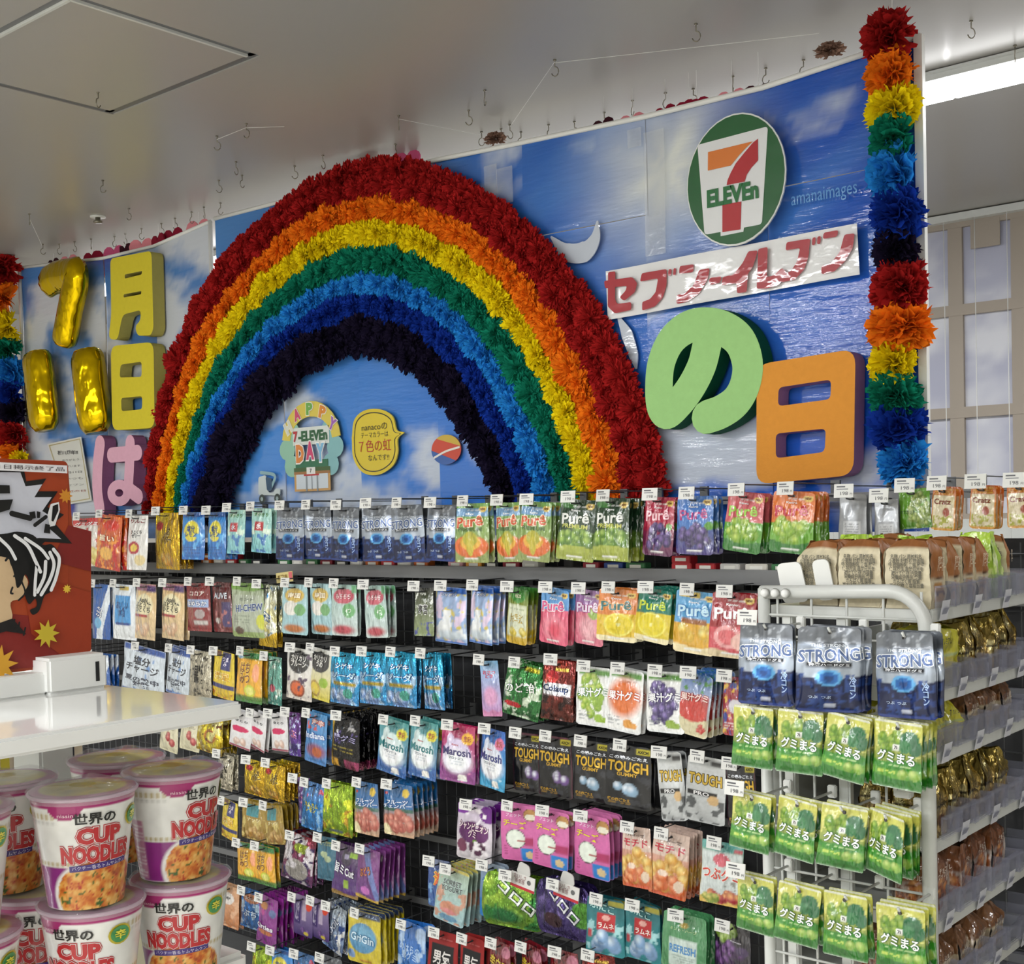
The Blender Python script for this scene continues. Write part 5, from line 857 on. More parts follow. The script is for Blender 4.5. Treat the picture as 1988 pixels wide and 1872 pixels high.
# framed notice under the balloons
def notice(t, cx, cz):
    q = [(p[0] - cx, p[1] - cz) for p in K['notice']]; b = MB(); prism(b, [q], 0, .003, 'd2d3cd'); b.build('paper', M['laminate'], t)
    b = MB(); prism(b, [[(x * .93, z * .95) for x, z in q], [(x * .88, z * .92) for x, z in q][::-1]], -.001, None, 'b0a474'); b.build('gilt_border', M['laminate'], t)
    b = MB(); w = q[1][0] - q[0][0]; h = q[0][1] - q[3][1]
    ptext(b, '祝11周年!!', w * -.08, h * .30, w * .6, h * .07, -.002, '4a4a4c', bold=.03, rot=-2)
    for k in range(6): ptext(b, ['ありがとう', 'ございます', '7月11日', 'いつも', 'セブン', '虹の日'][k], w * (.0 + .03 * k), h * (.18 - .1 * k), w * .5, h * .035, -.002, '6a6a6c' if k < 5 else 'a8605a', bold=0)
    b.build('notice_print', M['laminate'], t)
deco('framed_notice', 'white notice sheet with gilt border under the gold balloons', 'notice', K['nc'], notice)
# ------------------------------------------------------------------ candy gondola with peg hooks
GX0, GX1, GB, TIP = -6.6, -0.35, 3.40, 3.09
g = empty('candy_gondola', (-3.4, GB, 0), 0, 'long grey wire backed gondola that carries the rows of candy pegs', 'display rack')
b = MB(); b.box((GX0 + 3.4, .03, FZ), (GX1 + 3.4, .042, 1.40)); b.build('back_panel', M['darkpanel'], g)
b = MB(); b.box((GX0 + 3.4, -.33, FZ), (GX1 + 3.4, .03, FZ + .12), ch=.004); b.build('plinth', M['greymetal'], g)
b = MB(); x = GX0
while x < GX1:
    b.tube([(x + 3.4, 0, FZ + .14), (x + 3.4, 0, 1.39)], .0021, 4, cap=False); x += .05
z = FZ + .16
while z < 1.39:
    b.tube([(GX0 + 3.4, -.004, z), (GX1 + 3.4, -.004, z)], .0024, 4, cap=False); z += .075
o = b.build('wire_net', M['darkwire'], g); o['kind'] = 'stuff'
for x in [-4.959, -3.866, -2.639, -1.646]:
    b = MB(); b.box((x + 3.4 - .02, -.02, FZ), (x + 3.4 + .02, .03, 1.40), ch=.003); b.build('upright', M['greymetal'], g)
SZ = 1.312
b = MB(); b.box((GX0 + 3.4, -.155, SZ - .038), (GX1 + 3.4, -.145, SZ + .006)); b.box((GX0 + 3.4, -.15, SZ - .006), (GX1 + 3.4, .03, SZ)); b.build('gum_shelf', M['greymetal'], g)
# horizontal hook bars, one for every peg row
PEGZ = [1.522, 1.236, 0.996, 0.76, 0.529, 0.293, 0.044]
for z in PEGZ:
    b = MB(); b.box((GX0 + 3.4, -.024, z - .012), (GX1 + 3.4, -.010, z + .012)); b.build('hook_bar', M['greymetal'], g)

# small gum packs on the shelf below the top row
gc = ['c8641c', 'd8d6d2', 'b8242c', '2a4a9a', 'e0dcd2', '3a7a4a', 'e8a03a', '8a1c2c', '1c1c22', 'd8a0a8']
gn = ['orange', 'white', 'red', 'blue', 'cream', 'green', 'amber', 'crimson', 'black', 'pink']
gms = []
for c in gc:
    b = MB(); b.box((-.035, -.02, 0), (.035, .02, .022), c, ch=.002); b.box((-.02, -.0206, .006), (.02, -.0199, .016), 'f0efe8'); gms.append(b.mesh('gum_pack', M['matte']))
x = -5.0; k = 0; gcn = {}
while x < -1.5:
    k += 1; i = rnd.randint(0, 9)
    if rnd.random() < .8:
        for q in range(rnd.choice((1, 2))):
            o = place('gum_pack', gms[i], None, (x, GB - .122, SZ + .0005 + q * .0222), (0, 0, rnd.uniform(-.1, .1)))
            near = 'the rainbow centre' if -3.9 < x < -2.9 else ('the far rainbow foot' if x <= -3.9 else 'the logo posters')
            gcn[(i, near)] = gcn.get((i, near), 0) + 1
            props(o, ORD[gcn[(i, near)] - 1] + ' ' + gn[i] + ' gum pack on the grey shelf near ' + near, 'gum', 'gum packs on the grey shelf')
    x += .085

# peg hook with its price card
def peg_meshes():
    b = MB(); L = GB - TIP
    b.tube([(0, L - .012, 0), (0, .03, 0), (0, .012, .002), (0, .004, .012)], .0026, 5)
    b.tube([(0, L - .012, .034), (0, .01, .036), (0, 0, .034)], .0020, 5); b.box((-.014, L - .02, -.012), (.014, L - .01, .045))
    w = b.mesh('peg_wire', M['darkwire'])
    b = MB(); b.box((-.026, -.002, -.018), (.026, 0.0005, .018), 'dcdcd8')
    b.box((-.019, -.0026, .009), (.004, -.002, .0125), '55565a'); b.box((-.019, -.0026, .003), (.012, -.002, .0055), '77787c')
    ptext(b, '198', .002, -.007, .020, .009, -.003, '4a4a4e', bold=.0); ptext(b, '円', .0205, -.009, .006, .006, -.003, '333338', bold=0)
    c = b.mesh('price_card', M['plastic'])
    return w, c
PEGW, PEGC = peg_meshes()
DEPTH = ['front', 'second', 'third', 'fourth', 'fifth', 'sixth', 'seventh', 'eighth', 'ninth', 'tenth', 'eleventh']
DTH = {'pillow': .020, 'pouch': .015, 'round': .020, 'block': .02}
_bm = {}
def get_bag(key, w, h):
    if key not in _bm:
        desc, kind, shape, layers = DESIGNS[key]
        _bm[key] = (bag_mesh(key_name(key), w, h, DTH[shape] * .62 * min(1.6, w / .12), shape, kind, layers, seed=sum(map(ord, key)) % 97), w, h)
    return _bm[key]
def key_name(key):
    return 'gummy_pouch' if DESIGNS[key][2] in ('pouch', 'round') else 'candy_bag'
ROWN = ['top', 'second', 'third', 'fourth', 'fifth', 'sixth', 'seventh', 'lowest']
ROWS = [
  [('fruitpop', -5.207, 1.508, 0.236, 0.218, 1, 0.0), ('orangechip', -5.021, 1.517, 0.189, 0.241, 2, 5.6), ('whiteapple', -4.789, 1.513, 0.164, 0.235, 0, 0.0), ('goldchip', -4.591, 1.521, 0.215, 0.238, 3, 0.0), ('bluelemon', -4.395, 1.52, 0.149, 0.195, 0, 0.0), ('bluelemon', -4.242, 1.517, 0.136, 0.191, 2, 0.0), ('aquafizz', -4.107, 1.525, 0.132, 0.176, 0, 2.8), ('aquafizz', -3.958, 1.527, 0.127, 0.173, 2, 2.8), ('strong', -3.782, 1.527, 0.169, 0.2, 0, 1.4), ('strong', -3.631, 1.526, 0.151, 0.196, 1, 1.4), ('strong', -3.466, 1.521, 0.15, 0.196, 1, 1.4), ('strong', -3.309, 1.524, 0.159, 0.199, 0, 0.0), ('strong', -3.153, 1.522, 0.162, 0.199, 1, 0.0), ('strong', -2.992, 1.519, 0.135, 0.191, 0, 2.0999999999999996), ('puremelon', -2.843, 1.521, 0.152, 0.197, 1, 0.0), ('puremelon', -2.694, 1.52, 0.119, 0.193, 1, 0.0), ('puremelon', -2.569, 1.519, 0.127, 0.189, 2, 2.8), ('puremuscat', -2.403, 1.523, 0.137, 0.191, 0, 3.5), ('puremuscat', -2.27, 1.523, 0.142, 0.19, 3, 3.5), ('pureredgrape', -2.101, 1.522, 0.12, 0.173, 1, 2.8), ('purebluegrape', -1.975, 1.522, 0.125, 0.169, 2, 1.4), ('purepinkmuscat', -1.813, 1.527, 0.128, 0.168, 2, 5.6), ('pureorangemuscat', -1.662, 1.526, 0.133, 0.169, 4, 4.199999999999999), ('greypouch', -1.493, 1.514, 0.087, 0.142, 1, 2.0999999999999996), ('greypouch', -1.397, 1.499, 0.073, 0.127, 1, -1.4), ('greengrape', -1.328, 1.523, 0.09, 0.101, 0, -2.0999999999999996), ('orangecratz', -1.245, 1.526, 0.066, 0.11, 2, 4.199999999999999), ('orangecratz', -1.149, 1.527, 0.068, 0.108, 2, 4.199999999999999), ('orangecratz', -1.057, 1.527, 0.068, 0.106, 1, 0.0)],
  [('bluewhite', -5.101, 1.208, 0.143, 0.244, 1, 2.8), ('whiteblue', -4.929, 1.212, 0.169, 0.244, 0, 1.4), ('creamrice', -4.747, 1.218, 0.185, 0.239, 0, 1.4), ('creamrice', -4.558, 1.221, 0.177, 0.234, 1, 1.4), ('darkred', -4.378, 1.229, 0.177, 0.199, 0, 0.0), ('darkplum', -4.232, 1.232, 0.143, 0.2, 1, 0.0), ('hichew', -4.055, 1.235, 0.215, 0.216, 0, 0.0), ('palelemon', -3.934, 1.228, 0.114, 0.241, 1, 3.5), ('peachy', -3.764, 1.235, 0.163, 0.191, 0, 0.0), ('peachy', -3.628, 1.238, 0.122, 0.19, 1, 0.0), ('pinkmelon', -3.489, 1.237, 0.154, 0.186, 1, 0.0), ('pinkmelon', -3.333, 1.236, 0.112, 0.186, 2, -1.4), ('darkleaf', -3.081, 1.235, 0.089, 0.166, 0, 0.0), ('bluebubble', -2.954, 1.239, 0.168, 0.191, 0, 2.8), ('bluebubble', -2.809, 1.244, 0.119, 0.19, 2, 2.8), ('greenyellow', -2.659, 1.242, 0.101, 0.183, 2, 6.3), ('purepeach', -2.501, 1.243, 0.141, 0.175, 1, 4.199999999999999), ('pureberry', -2.371, 1.242, 0.119, 0.172, 0, 5.6), ('pureorange', -2.258, 1.247, 0.134, 0.159, 3, 6.3), ('purelemon', -2.123, 1.25, 0.136, 0.159, 5, 7.0), ('purepine', -1.98, 1.247, 0.143, 0.182, 0, 5.6), ('purered', -1.857, 1.244, 0.14, 0.185, 1, 4.199999999999999)],
  [('whitebag', -5.3, 0.894, 0.132, 0.122, 0, 0.0), ('bluewhite', -5.141, 0.894, 0.144, 0.152, 2, 0.0), ('saltblue', -4.774, 0.945, 0.304, 0.209, 0, 7.0), ('saltblue', -4.528, 0.949, 0.176, 0.199, 2, 8.399999999999999), ('silverbeige', -4.374, 0.949, 0.148, 0.192, 0, 3.5), ('yellownavy', -4.222, 0.953, 0.156, 0.192, 0, 4.199999999999999), ('honeylemon', -4.049, 0.962, 0.176, 0.201, 3, 2.8), ('mintslim', -3.903, 0.95, 0.088, 0.189, 0, 4.199999999999999), ('blackfruit', -3.745, 0.991, 0.144, 0.197, 0, 4.199999999999999), ('blackfruitlime', -3.63, 0.995, 0.134, 0.194, 0, 7.0), ('ramune', -3.493, 0.989, 0.151, 0.191, 0, 1.4), ('ramune', -3.351, 0.997, 0.145, 0.187, 0, 0.0), ('ramune', -3.203, 1.003, 0.155, 0.191, 1, 0.0), ('ramune', -3.057, 1.006, 0.124, 0.191, 2, -1.4), ('pinkblueslim', -2.789, 0.999, 0.078, 0.184, 0, -2.8), ('greencool', -2.636, 0.999, 0.156, 0.18, 2, 8.399999999999999), ('colaup', -2.487, 1.017, 0.124, 0.189, 1, 4.199999999999999), ('kajumuscat', -2.358, 1.004, 0.131, 0.185, 0, 2.8), ('kajumikan', -2.23, 1.005, 0.133, 0.191, 1, 5.6), ('kajugrape', -2.096, 1.006, 0.142, 0.181, 0, 0.0), ('kajumelon', -1.982, 1.008, 0.112, 0.183, 5, 8.399999999999999), ('redmix', -1.863, 1.006, 0.084, 0.168, 0, 0.0)],
  [('creamcherry', -4.607, 0.643, 0.127, 0.136, 0, 5.6), ('creamcherry', -4.467, 0.659, 0.123, 0.134, 0, 5.6), ('yellowgummy', -4.318, 0.677, 0.188, 0.144, 3, 7.0), ('whitepig', -4.113, 0.716, 0.132, 0.145, 1, 9.799999999999999), ('whitepig', -3.999, 0.721, 0.109, 0.147, 1, 12.6), ('whitepig', -3.888, 0.729, 0.1, 0.145, 2, 0.0), ('purplesoda', -3.786, 0.744, 0.067, 0.167, 0, 0.0), ('indianblue', -3.664, 0.75, 0.135, 0.192, 1, 4.199999999999999), ('blackgold', -3.497, 0.755, 0.169, 0.195, 7, 2.8), ('maroshmint', -3.248, 0.761, 0.162, 0.197, 1, 5.6), ('maroshmint', -3.09, 0.771, 0.145, 0.199, 2, 4.199999999999999), ('maroshpink', -2.939, 0.771, 0.153, 0.195, 1, 2.8), ('maroshblue', -2.772, 0.773, 0.15, 0.198, 0, 2.0999999999999996), ('toughpurple', -2.639, 0.772, 0.126, 0.19, 0, 1.4), ('toughpurple', -2.515, 0.774, 0.142, 0.194, 0, 1.4), ('tough', -2.376, 0.772, 0.132, 0.189, 0, 2.8), ('tough', -2.228, 0.774, 0.164, 0.191, 1, 2.8), ('silverpro', -2.088, 0.767, 0.083, 0.203, 1, -5.6), ('silverpro', -1.957, 0.769, 0.139, 0.192, 0, 2.8), ('toughpurple', -1.852, 0.76, 0.094, 0.183, 0, 0.0)],
  [('silverbeige', -4.222, 0.539, 0.102, 0.143, 1, 7.0), ('goldchip', -4.033, 0.535, 0.156, 0.14, 0, 5.6), ('goldchip', -3.912, 0.536, 0.126, 0.142, 3, 5.6), ('purplesoda', -3.752, 0.495, 0.078, 0.175, 0, -2.8), ('blueparty', -3.686, 0.487, 0.13, 0.181, 0, 5.6), ('limegummy', -3.559, 0.498, 0.16, 0.194, 1, 4.199999999999999), ('blueshrimp', -3.396, 0.522, 0.142, 0.19, 0, 0.0), ('blueshrimp', -3.241, 0.534, 0.157, 0.186, 5, -1.4), ('purplefig', -2.863, 0.511, 0.154, 0.191, 3, 5.6), ('pinkdonut', -2.681, 0.531, 0.146, 0.182, 1, -1.4), ('pinkdonut', -2.535, 0.535, 0.148, 0.185, 1, 4.199999999999999), ('pinkdonut', -2.383, 0.539, 0.153, 0.197, 3, 2.8), ('mochido', -2.208, 0.529, 0.117, 0.182, 0, -1.4), ('mochido', -2.086, 0.528, 0.131, 0.194, 3, 5.6), ('tsubugumi', -1.907, 0.528, 0.137, 0.182, 0, 1.4)],
  [('yellownavy', -4.203, 0.352, 0.122, 0.16, 0, 7.0), ('goldnut', -4.057, 0.363, 0.15, 0.153, 1, 2.8), ('goldnut', -3.935, 0.367, 0.133, 0.151, 3, -5.6), ('honeylemon', -4.111, 0.195, 0.133, 0.154, 0, 0.0), ('honeylemon', -3.994, 0.2, 0.142, 0.156, 1, 0.0), ('silvergrape', -3.779, 0.273, 0.164, 0.188, 2, 8.399999999999999), ('tealfish', -3.619, 0.289, 0.105, 0.161, 0, 0.0), ('purplejuicy', -3.517, 0.274, 0.136, 0.194, 1, 4.199999999999999), ('purplegrape', -3.389, 0.282, 0.12, 0.194, 5, 8.399999999999999), ('bluered', -3.043, 0.293, 0.109, 0.164, 0, 0.0), ('sorbet', -2.965, 0.278, 0.135, 0.194, 5, 9.799999999999999), ('blueicebox', -2.798, 0.319, 0.124, 0.186, 1, 0.0), ('kororogreen', -2.697, 0.302, 0.231, 0.176, 1, 2.8), ('kororogrape', -2.5, 0.306, 0.217, 0.175, 2, 2.8), ('punicool', -2.33, 0.29, 0.138, 0.177, 1, 2.0999999999999996), ('punicool', -2.195, 0.296, 0.136, 0.176, 1, 2.0999999999999996), ('refresh', -2.042, 0.294, 0.161, 0.166, 2, 1.4), ('darkgrape', -1.885, 0.294, 0.136, 0.141, 0, 0.0)],
  [('orangewhite', -4.227, -0.0, 0.13, 0.17, 1, 2.8), ('bluefizz', -4.087, 0.008, 0.145, 0.158, 0, 1.4), ('magentaslim', -3.978, -0.001, 0.135, 0.194, 6, 6.3), ('purplestick', -3.777, 0.037, 0.122, 0.153, 0, 0.0), ('purplestick', -3.67, 0.043, 0.118, 0.151, 0, 0.0), ('silverblue', -3.583, 0.039, 0.133, 0.184, 3, 12.6), ('yellowgrin', -3.426, 0.042, 0.171, 0.192, 5, 1.4), ('bluegummy', -3.187, 0.046, 0.16, 0.182, 1, 1.4), ('redblack', -3.027, 0.049, 0.133, 0.186, 0, 2.0999999999999996), ('redblack', -2.897, 0.054, 0.114, 0.182, 1, 2.0999999999999996), ('redyellow', -2.767, 0.066, 0.105, 0.161, 1, 2.8), ('redyellow', -2.638, 0.079, 0.131, 0.158, 1, 2.8), ('redyellow', -2.498, 0.092, 0.125, 0.155, 0, 0.0), ('colaup', -2.367, 0.109, 0.12, 0.152, 0, 0.0)],
  [('limegummy', -4.032, -0.205, 0.13, 0.17, 0, 0.0), ('bluelemon', -3.917, -0.197, 0.139, 0.168, 1, 0.0), ('blueparty', -3.775, -0.18, 0.146, 0.165, 0, 0.0), ('strong', -3.626, -0.164, 0.14, 0.162, 0, 0.0)]]
for ri, row in enumerate(ROWS):
    nn = len(row)
    for pi, (key, x, z, w, h, n, roll) in enumerate(row):
        me, bw, bh = get_bag(key, w, h); desc = DESIGNS[key][0]; nth = ORD[nn - 1 - pi]
        t = empty('peg_hook', (x, TIP, z), 0, 'peg hook with white price card, ' + ROWN[ri] + ' peg row, ' + nth + ' from the white rack end', 'hook', 'peg hooks of the candy gondola')
        place('peg_wire', PEGW, t); place('price_card', PEGC, t, (0, -.004, .022), (R(-8), 0, rnd.uniform(-.12, .12)))
        ys = 1.0 if x > -3.2 else .45; yaw0 = rnd.gauss(0, .10) * ys
        step = .024 + .0012 * rnd.random(); step = min(step, (GB - .06 - (TIP + .05)) / max(1, n))
        for k in range(n + 1):
            roll_k = R(roll) * (1 - .12 * k) + rnd.gauss(0, .02); yaw = yaw0 + rnd.gauss(0, .07) * ys
            o = place(key_name(key), me, None, (x + rnd.gauss(0, .0015), TIP + .045 + step * k + .007 * (pi % 2), z + .001), (rnd.gauss(-.02, .02) , roll_k, yaw), (w / bw, 1, h / bh))
            grp = desc.split(' with')[0]
            where_ = ROWN[ri] + ' peg row, ' + nth + ' peg from the white rack'
            short = desc
            for cut in (' with', ' and'):
                if len(short.split()) > 8: short = short.split(cut)[0]
            props(o, short + ', ' + ROWN[ri] + ' row, ' + nth + ' from white rack' + ((', ' + DEPTH[k] + ' one') if n else ''), 'candy', desc + 's')
# kororo header cards
for x, z, lab in [(-2.646, 0.327, 'red edged white header card over the round green gummy pouch'), (-2.467, 0.328, 'red edged white header card over the round purple gummy pouch')]:
    b = MB(); b.box((-.05, -.003, -.05), (.05, 0, .0), 'dcdad6'); prism(b, [rounded([(-.03, 0), (.03, 0), (.022, .035), (-.02, .04)], .012)], -.003, 0, 'c9c8c4'); b.box((-.05, -.0038, -.05), (.05, -.003, -.041), 'b8303a')
    ptext(b, 'おいしさ\n新食感', -.012, -.018, .05, .03, -.0045, '8a5a5c', bold=0); prism(b, [circ(.026, -.02, .008, n=12)], -.0045, None, '6a6a6a')
    props(b.build('header_card', M['matte'], None, (x, TIP + .030, z), (0, R(8), 0)), lab, 'card')
# yellow shelf card between top rows
b = MB(); b.box((-.05, -.002, -.02), (.05, 0, .02), 'dccb8a'); ptext(b, '新発売', -.01, 0, .06, .022, -.003, '8a6a2a', bold=.02); b.box((.028, -.003, -.012), (.048, -.002, .018), 'd86a70')
props(b.build('promo_card', M['matte'], None, (-3.903, 3.2, 1.269), (0, R(-6), 0)), 'small pale yellow promotion card clipped below the grey gum shelf', 'card')
# ------------------------------------------------------------------ white end rack and bread gondola on the right
RX0, RX1, RYF = -1.348, -0.994, 2.40
RT = 1.326
rk = empty('wire_end_rack', ((RX0 + RX1) / 2, RYF, 0), 0, 'white tubular end rack with wire net holding navy and green gummy pouches', 'display rack')
ox = (RX0 + RX1) / 2
b = MB(); c = .075; pts = [(RX0 - ox, 0, FZ), (RX0 - ox, 0, RT)]; b.tube(pts, .013, 10); b.build('left_post', M['whitemetal'], rk)
b = MB(); pts = [(RX0 - ox - .006, 0, RT - .008), (RX1 - ox - c, 0, RT)] + [(RX1 - ox - c + c * math.sin(a), 0, RT - c + c * math.cos(a)) for a in np.linspace(.2, math.pi / 2, 7)] + [(RX1 - ox, 0, FZ)]
b.tube(pts, .0145, 12); b.build('bent_frame', M['whitemetal'], rk)
for dx in (.012, .036, .06):
    b = MB(); b.tube([(RX0 - ox + dx, -.017, RT - .008), (RX0 - ox + dx, -.024, RT - .008)], [.011, .007], 10); b.build('cap', M['whiteplastic'], rk)
b = MB(); z = RT - .055; k = 0
wxs = np.linspace(RX0 - ox + .03, RX1 - ox - .01, 5)
for x in wxs: b.tube([(x, .004, FZ + .1), (x, .004, RT)], .0028, 6)
while z > FZ + .1:
    b.tube([(RX0 - ox, .0, z), (RX1 - ox, .0, z)], .0028, 6); z -= (.045 if k % 2 == 0 else .09); k += 1
b.build('wire_net', M['whitemetal'], rk)
for x in (RX0 - ox + .048, (RX0 + RX1) / 2 - ox - .005):
    b = MB(); b.box((x - .012, .008, FZ), (x + .012, .03, RT - .055), ch=.003); b.build('inner_rail', M['whitemetal'], rk)
for x, z in ((RX1 - ox - .055, RT - .095), (RX1 - ox - .05, RT - .4), (RX1 - ox - .05, RT - .66)):
    b = MB(); b.box((x - .018, -.012, z - .008), (x + .018, .008, z + .008), ch=.003); b.box((x - .016, -.014, z + .006), (x - .009, .004, z + .016)); b.box((x + .009, -.014, z + .006), (x + .016, .004, z + .016)); b.build('clamp', M['whiteplastic'], rk)
ENDB = [[('strong', -1.26, 1.256, 0.122, 0.161, 1, 0.0), ('strong', -1.121, 1.255, 0.127, 0.163, 2, 2.8), ('strong', -0.973, 1.252, 0.123, 0.159, 2, 0.0)], [('gumimaru', -1.29, 1.086, 0.092, 0.123, 1, 2.8), ('gumimaru', -1.186, 1.087, 0.098, 0.124, 1, 2.8), ('gumimaru', -1.088, 1.085, 0.093, 0.125, 2, 7.0), ('gumimaru', -0.986, 1.083, 0.104, 0.126, 3, 2.8)], [('gumimaru', -1.297, 0.91, 0.092, 0.117, 1, 4.199999999999999), ('gumimaru', -1.196, 0.911, 0.094, 0.118, 1, 5.6), ('gumimaru', -1.102, 0.911, 0.092, 0.122, 1, 5.6), ('gumimaru', -1.013, 0.908, 0.1, 0.121, 3, 4.199999999999999)], [('gumimaru', -1.298, 0.742, 0.092, 0.115, 1, 2.8), ('gumimaru', -1.197, 0.741, 0.094, 0.117, 1, 5.6), ('gumimaru', -1.096, 0.741, 0.098, 0.124, 1, 0.0), ('gumimaru', -0.99, 0.737, 0.101, 0.123, 2, 0.0)]]
en = ['top', 'second', 'third', 'lowest']; sd = {0: 'beside the candy gondola', 1: 'second from the candy gondola', 2: 'third from the candy gondola', 3: 'beside the bread shelves'}
for ri, row in enumerate(ENDB):
    for pi, (key, x, z, w, h, n, roll) in enumerate(row):
        me, bw, bh = get_bag(key + '#' if key + '#' in _bm else key, w, h) if False else get_bag(key, w, h)
        pos = sd[pi if not (len(row) == 3 and pi == 2) else 3]
        t = empty('peg_hook', (x, RYF - .17, z), 0, 'short peg hook on the ' + en[ri] + ' row of the white rack, ' + pos, 'hook', 'peg hooks of the white rack')
        b = MB(); b.tube([(0, .168, 0), (0, .02, 0), (0, .01, .010)], .0028, 6); b.build('peg_wire', M['whitemetal'], t)
        b = MB(); b.box((-.009, .160, -.012), (.009, .172, .014), ch=.002); b.build('hook_base', M['whiteplastic'], t)
        if pi == 0 and ri != 1: place('price_card', PEGC, t, (-.028, -.004, .024), (R(-8), 0, 0), (.85, 1, .85))
        y0 = RYF - .15; step = min(.022, .12 / max(1, n)); yw = rnd.gauss(0, .10)
        for k in range(n + 1):
            o = place(key_name(key), me, None, (x + rnd.gauss(0, .002), y0 + step * k, z), (rnd.gauss(-.03, .02), R(roll) * (1 - .2 * k) + rnd.gauss(0, .02), yw + rnd.gauss(0, .09)), (w / bw, 1, h / bh))
            base = 'silver and navy soda gummy pouch' if key == 'strong' else 'green muscat gummy bag'
            props(o, base + ', ' + en[ri] + ' rack row, ' + pos.replace('the candy', 'candy').replace('the bread', 'bread') + ', ' + DEPTH[k] + ' one', 'candy', 'gummy bags on the white rack')

SX0, SXE, SY0, SY1 = RX0 - .0, -0.988, RYF + .03, 3.04
gd = empty('bread_gondola', ((SX0 + SXE) / 2, (SY0 + SY1) / 2, 0), 0, 'white shelf gondola of bread and snack packs behind the white rack', 'display rack')
gx, gy = gd.location[0], gd.location[1]
b = MB(); b.box((SX0 - gx, SY0 - gy, FZ), (SXE - gx - .02, SY1 - gy, FZ + .1), ch=.004); b.build('plinth', M['whitemetal'], gd)
b = MB(); b.box((SX0 - gx - .012, SY0 - gy, FZ + .1), (SX0 - gx - .004, SY1 - gy, 1.20)); b.build('back_panel', M['whitemetal'], gd)
for y in (SY0 + .006, SY1 - .006):
    b = MB(); b.box((SX0 - gx - .02, y - gy - .012, FZ), (SX0 - gx + .02, y - gy + .012, 1.24), ch=.003); b.build('upright', M['whitemetal'], gd)
SHZ = [1.289, 1.127, 1.006, 0.833, 0.671, 0.52, 0.38]
for si, z in enumerate(SHZ):
    b = MB(); b.box((SX0 - gx, SY0 - gy, -.003), (SXE - gx - .006, SY1 - gy, 0.0)); 
    for y in (SY0, SY1 - .004): b.box((SX0 - gx, y - gy, -.026), (SXE - gx - .02, y - gy + .004, -.003))
    sh = b.build('shelf', M['whitemetal'], gd, (0, 0, z))
    b = MB(); b.box((SXE - gx - .006, SY0 - gy - .012, -.024), (SXE - gx, SY1 - gy, .002), ch=.002); b.build('edge_strip', M['whitemetal'], sh)
    n = 7; 
    for k in range(n):
        y0 = SY0 - gy + (SY1 - SY0) * k / n; y1 = y0 + (SY1 - SY0) / n - .004; off = .006 * ((k + si) % 2)
        b = MB(); b.box((SXE - gx + off, y0, .003), (SXE - gx + off + .0035, y1, .047)); b.box((SXE - gx + off, y0, .044), (SXE - gx + off + .012, y1, .047)); b.build('clear_fence', M['clear'], sh)
        b = MB(); b.box((SXE - gx - .08, y1, .001), (SXE - gx + .010, y1 + .003, .052)); b.box((SXE - gx + .004, y1 - .010, .004), (SXE - gx + .013, y1 + .012, .05)); b.build('clear_divider', M['clear'], sh)
        if k % 2 == (si % 2):
            b = MB(); vs = [(SXE - gx + .004, y0 + .01, -.022), (SXE - gx + .004, y0 + .05, -.022), (SXE - gx + .012, y0 + .05, .018), (SXE - gx + .012, y0 + .01, .018)]
            b.add(vs, [(0, 1, 2, 3)], 'dcdde4'); b.add([(p[0] + .001, gy * 0 + p[1] * .6 + (y0 + .03) * .4, p[2] * .4 - .004) for p in vs], [(0, 1, 2, 3)], '9a9cac'); b.build('price_card', M['plastic'], sh)
# white paddles on the rack end
for k, (x, z, h, w) in enumerate([(-1.3, 1.294, 0.087, 0.056), (-1.227, 1.301, 0.087, 0.037)]):
    b = MB(); prism(b, [rounded([(-w / 2, 0), (w / 2 * 1.15, 0), (w / 2, h), (-w / 2 * 1.0, h)], .014)], -.002, .002, 'e4e5e2')
    o = b.build('plastic_paddle', M['whiteplastic'], None, (x, RYF + .05, z), (R(8), R(-6), 0)); props(o, ['white rounded plastic paddle standing nearest the candy gondola', 'white rounded plastic paddle standing against the bread packs'][k], 'divider', 'white paddles on the rack')

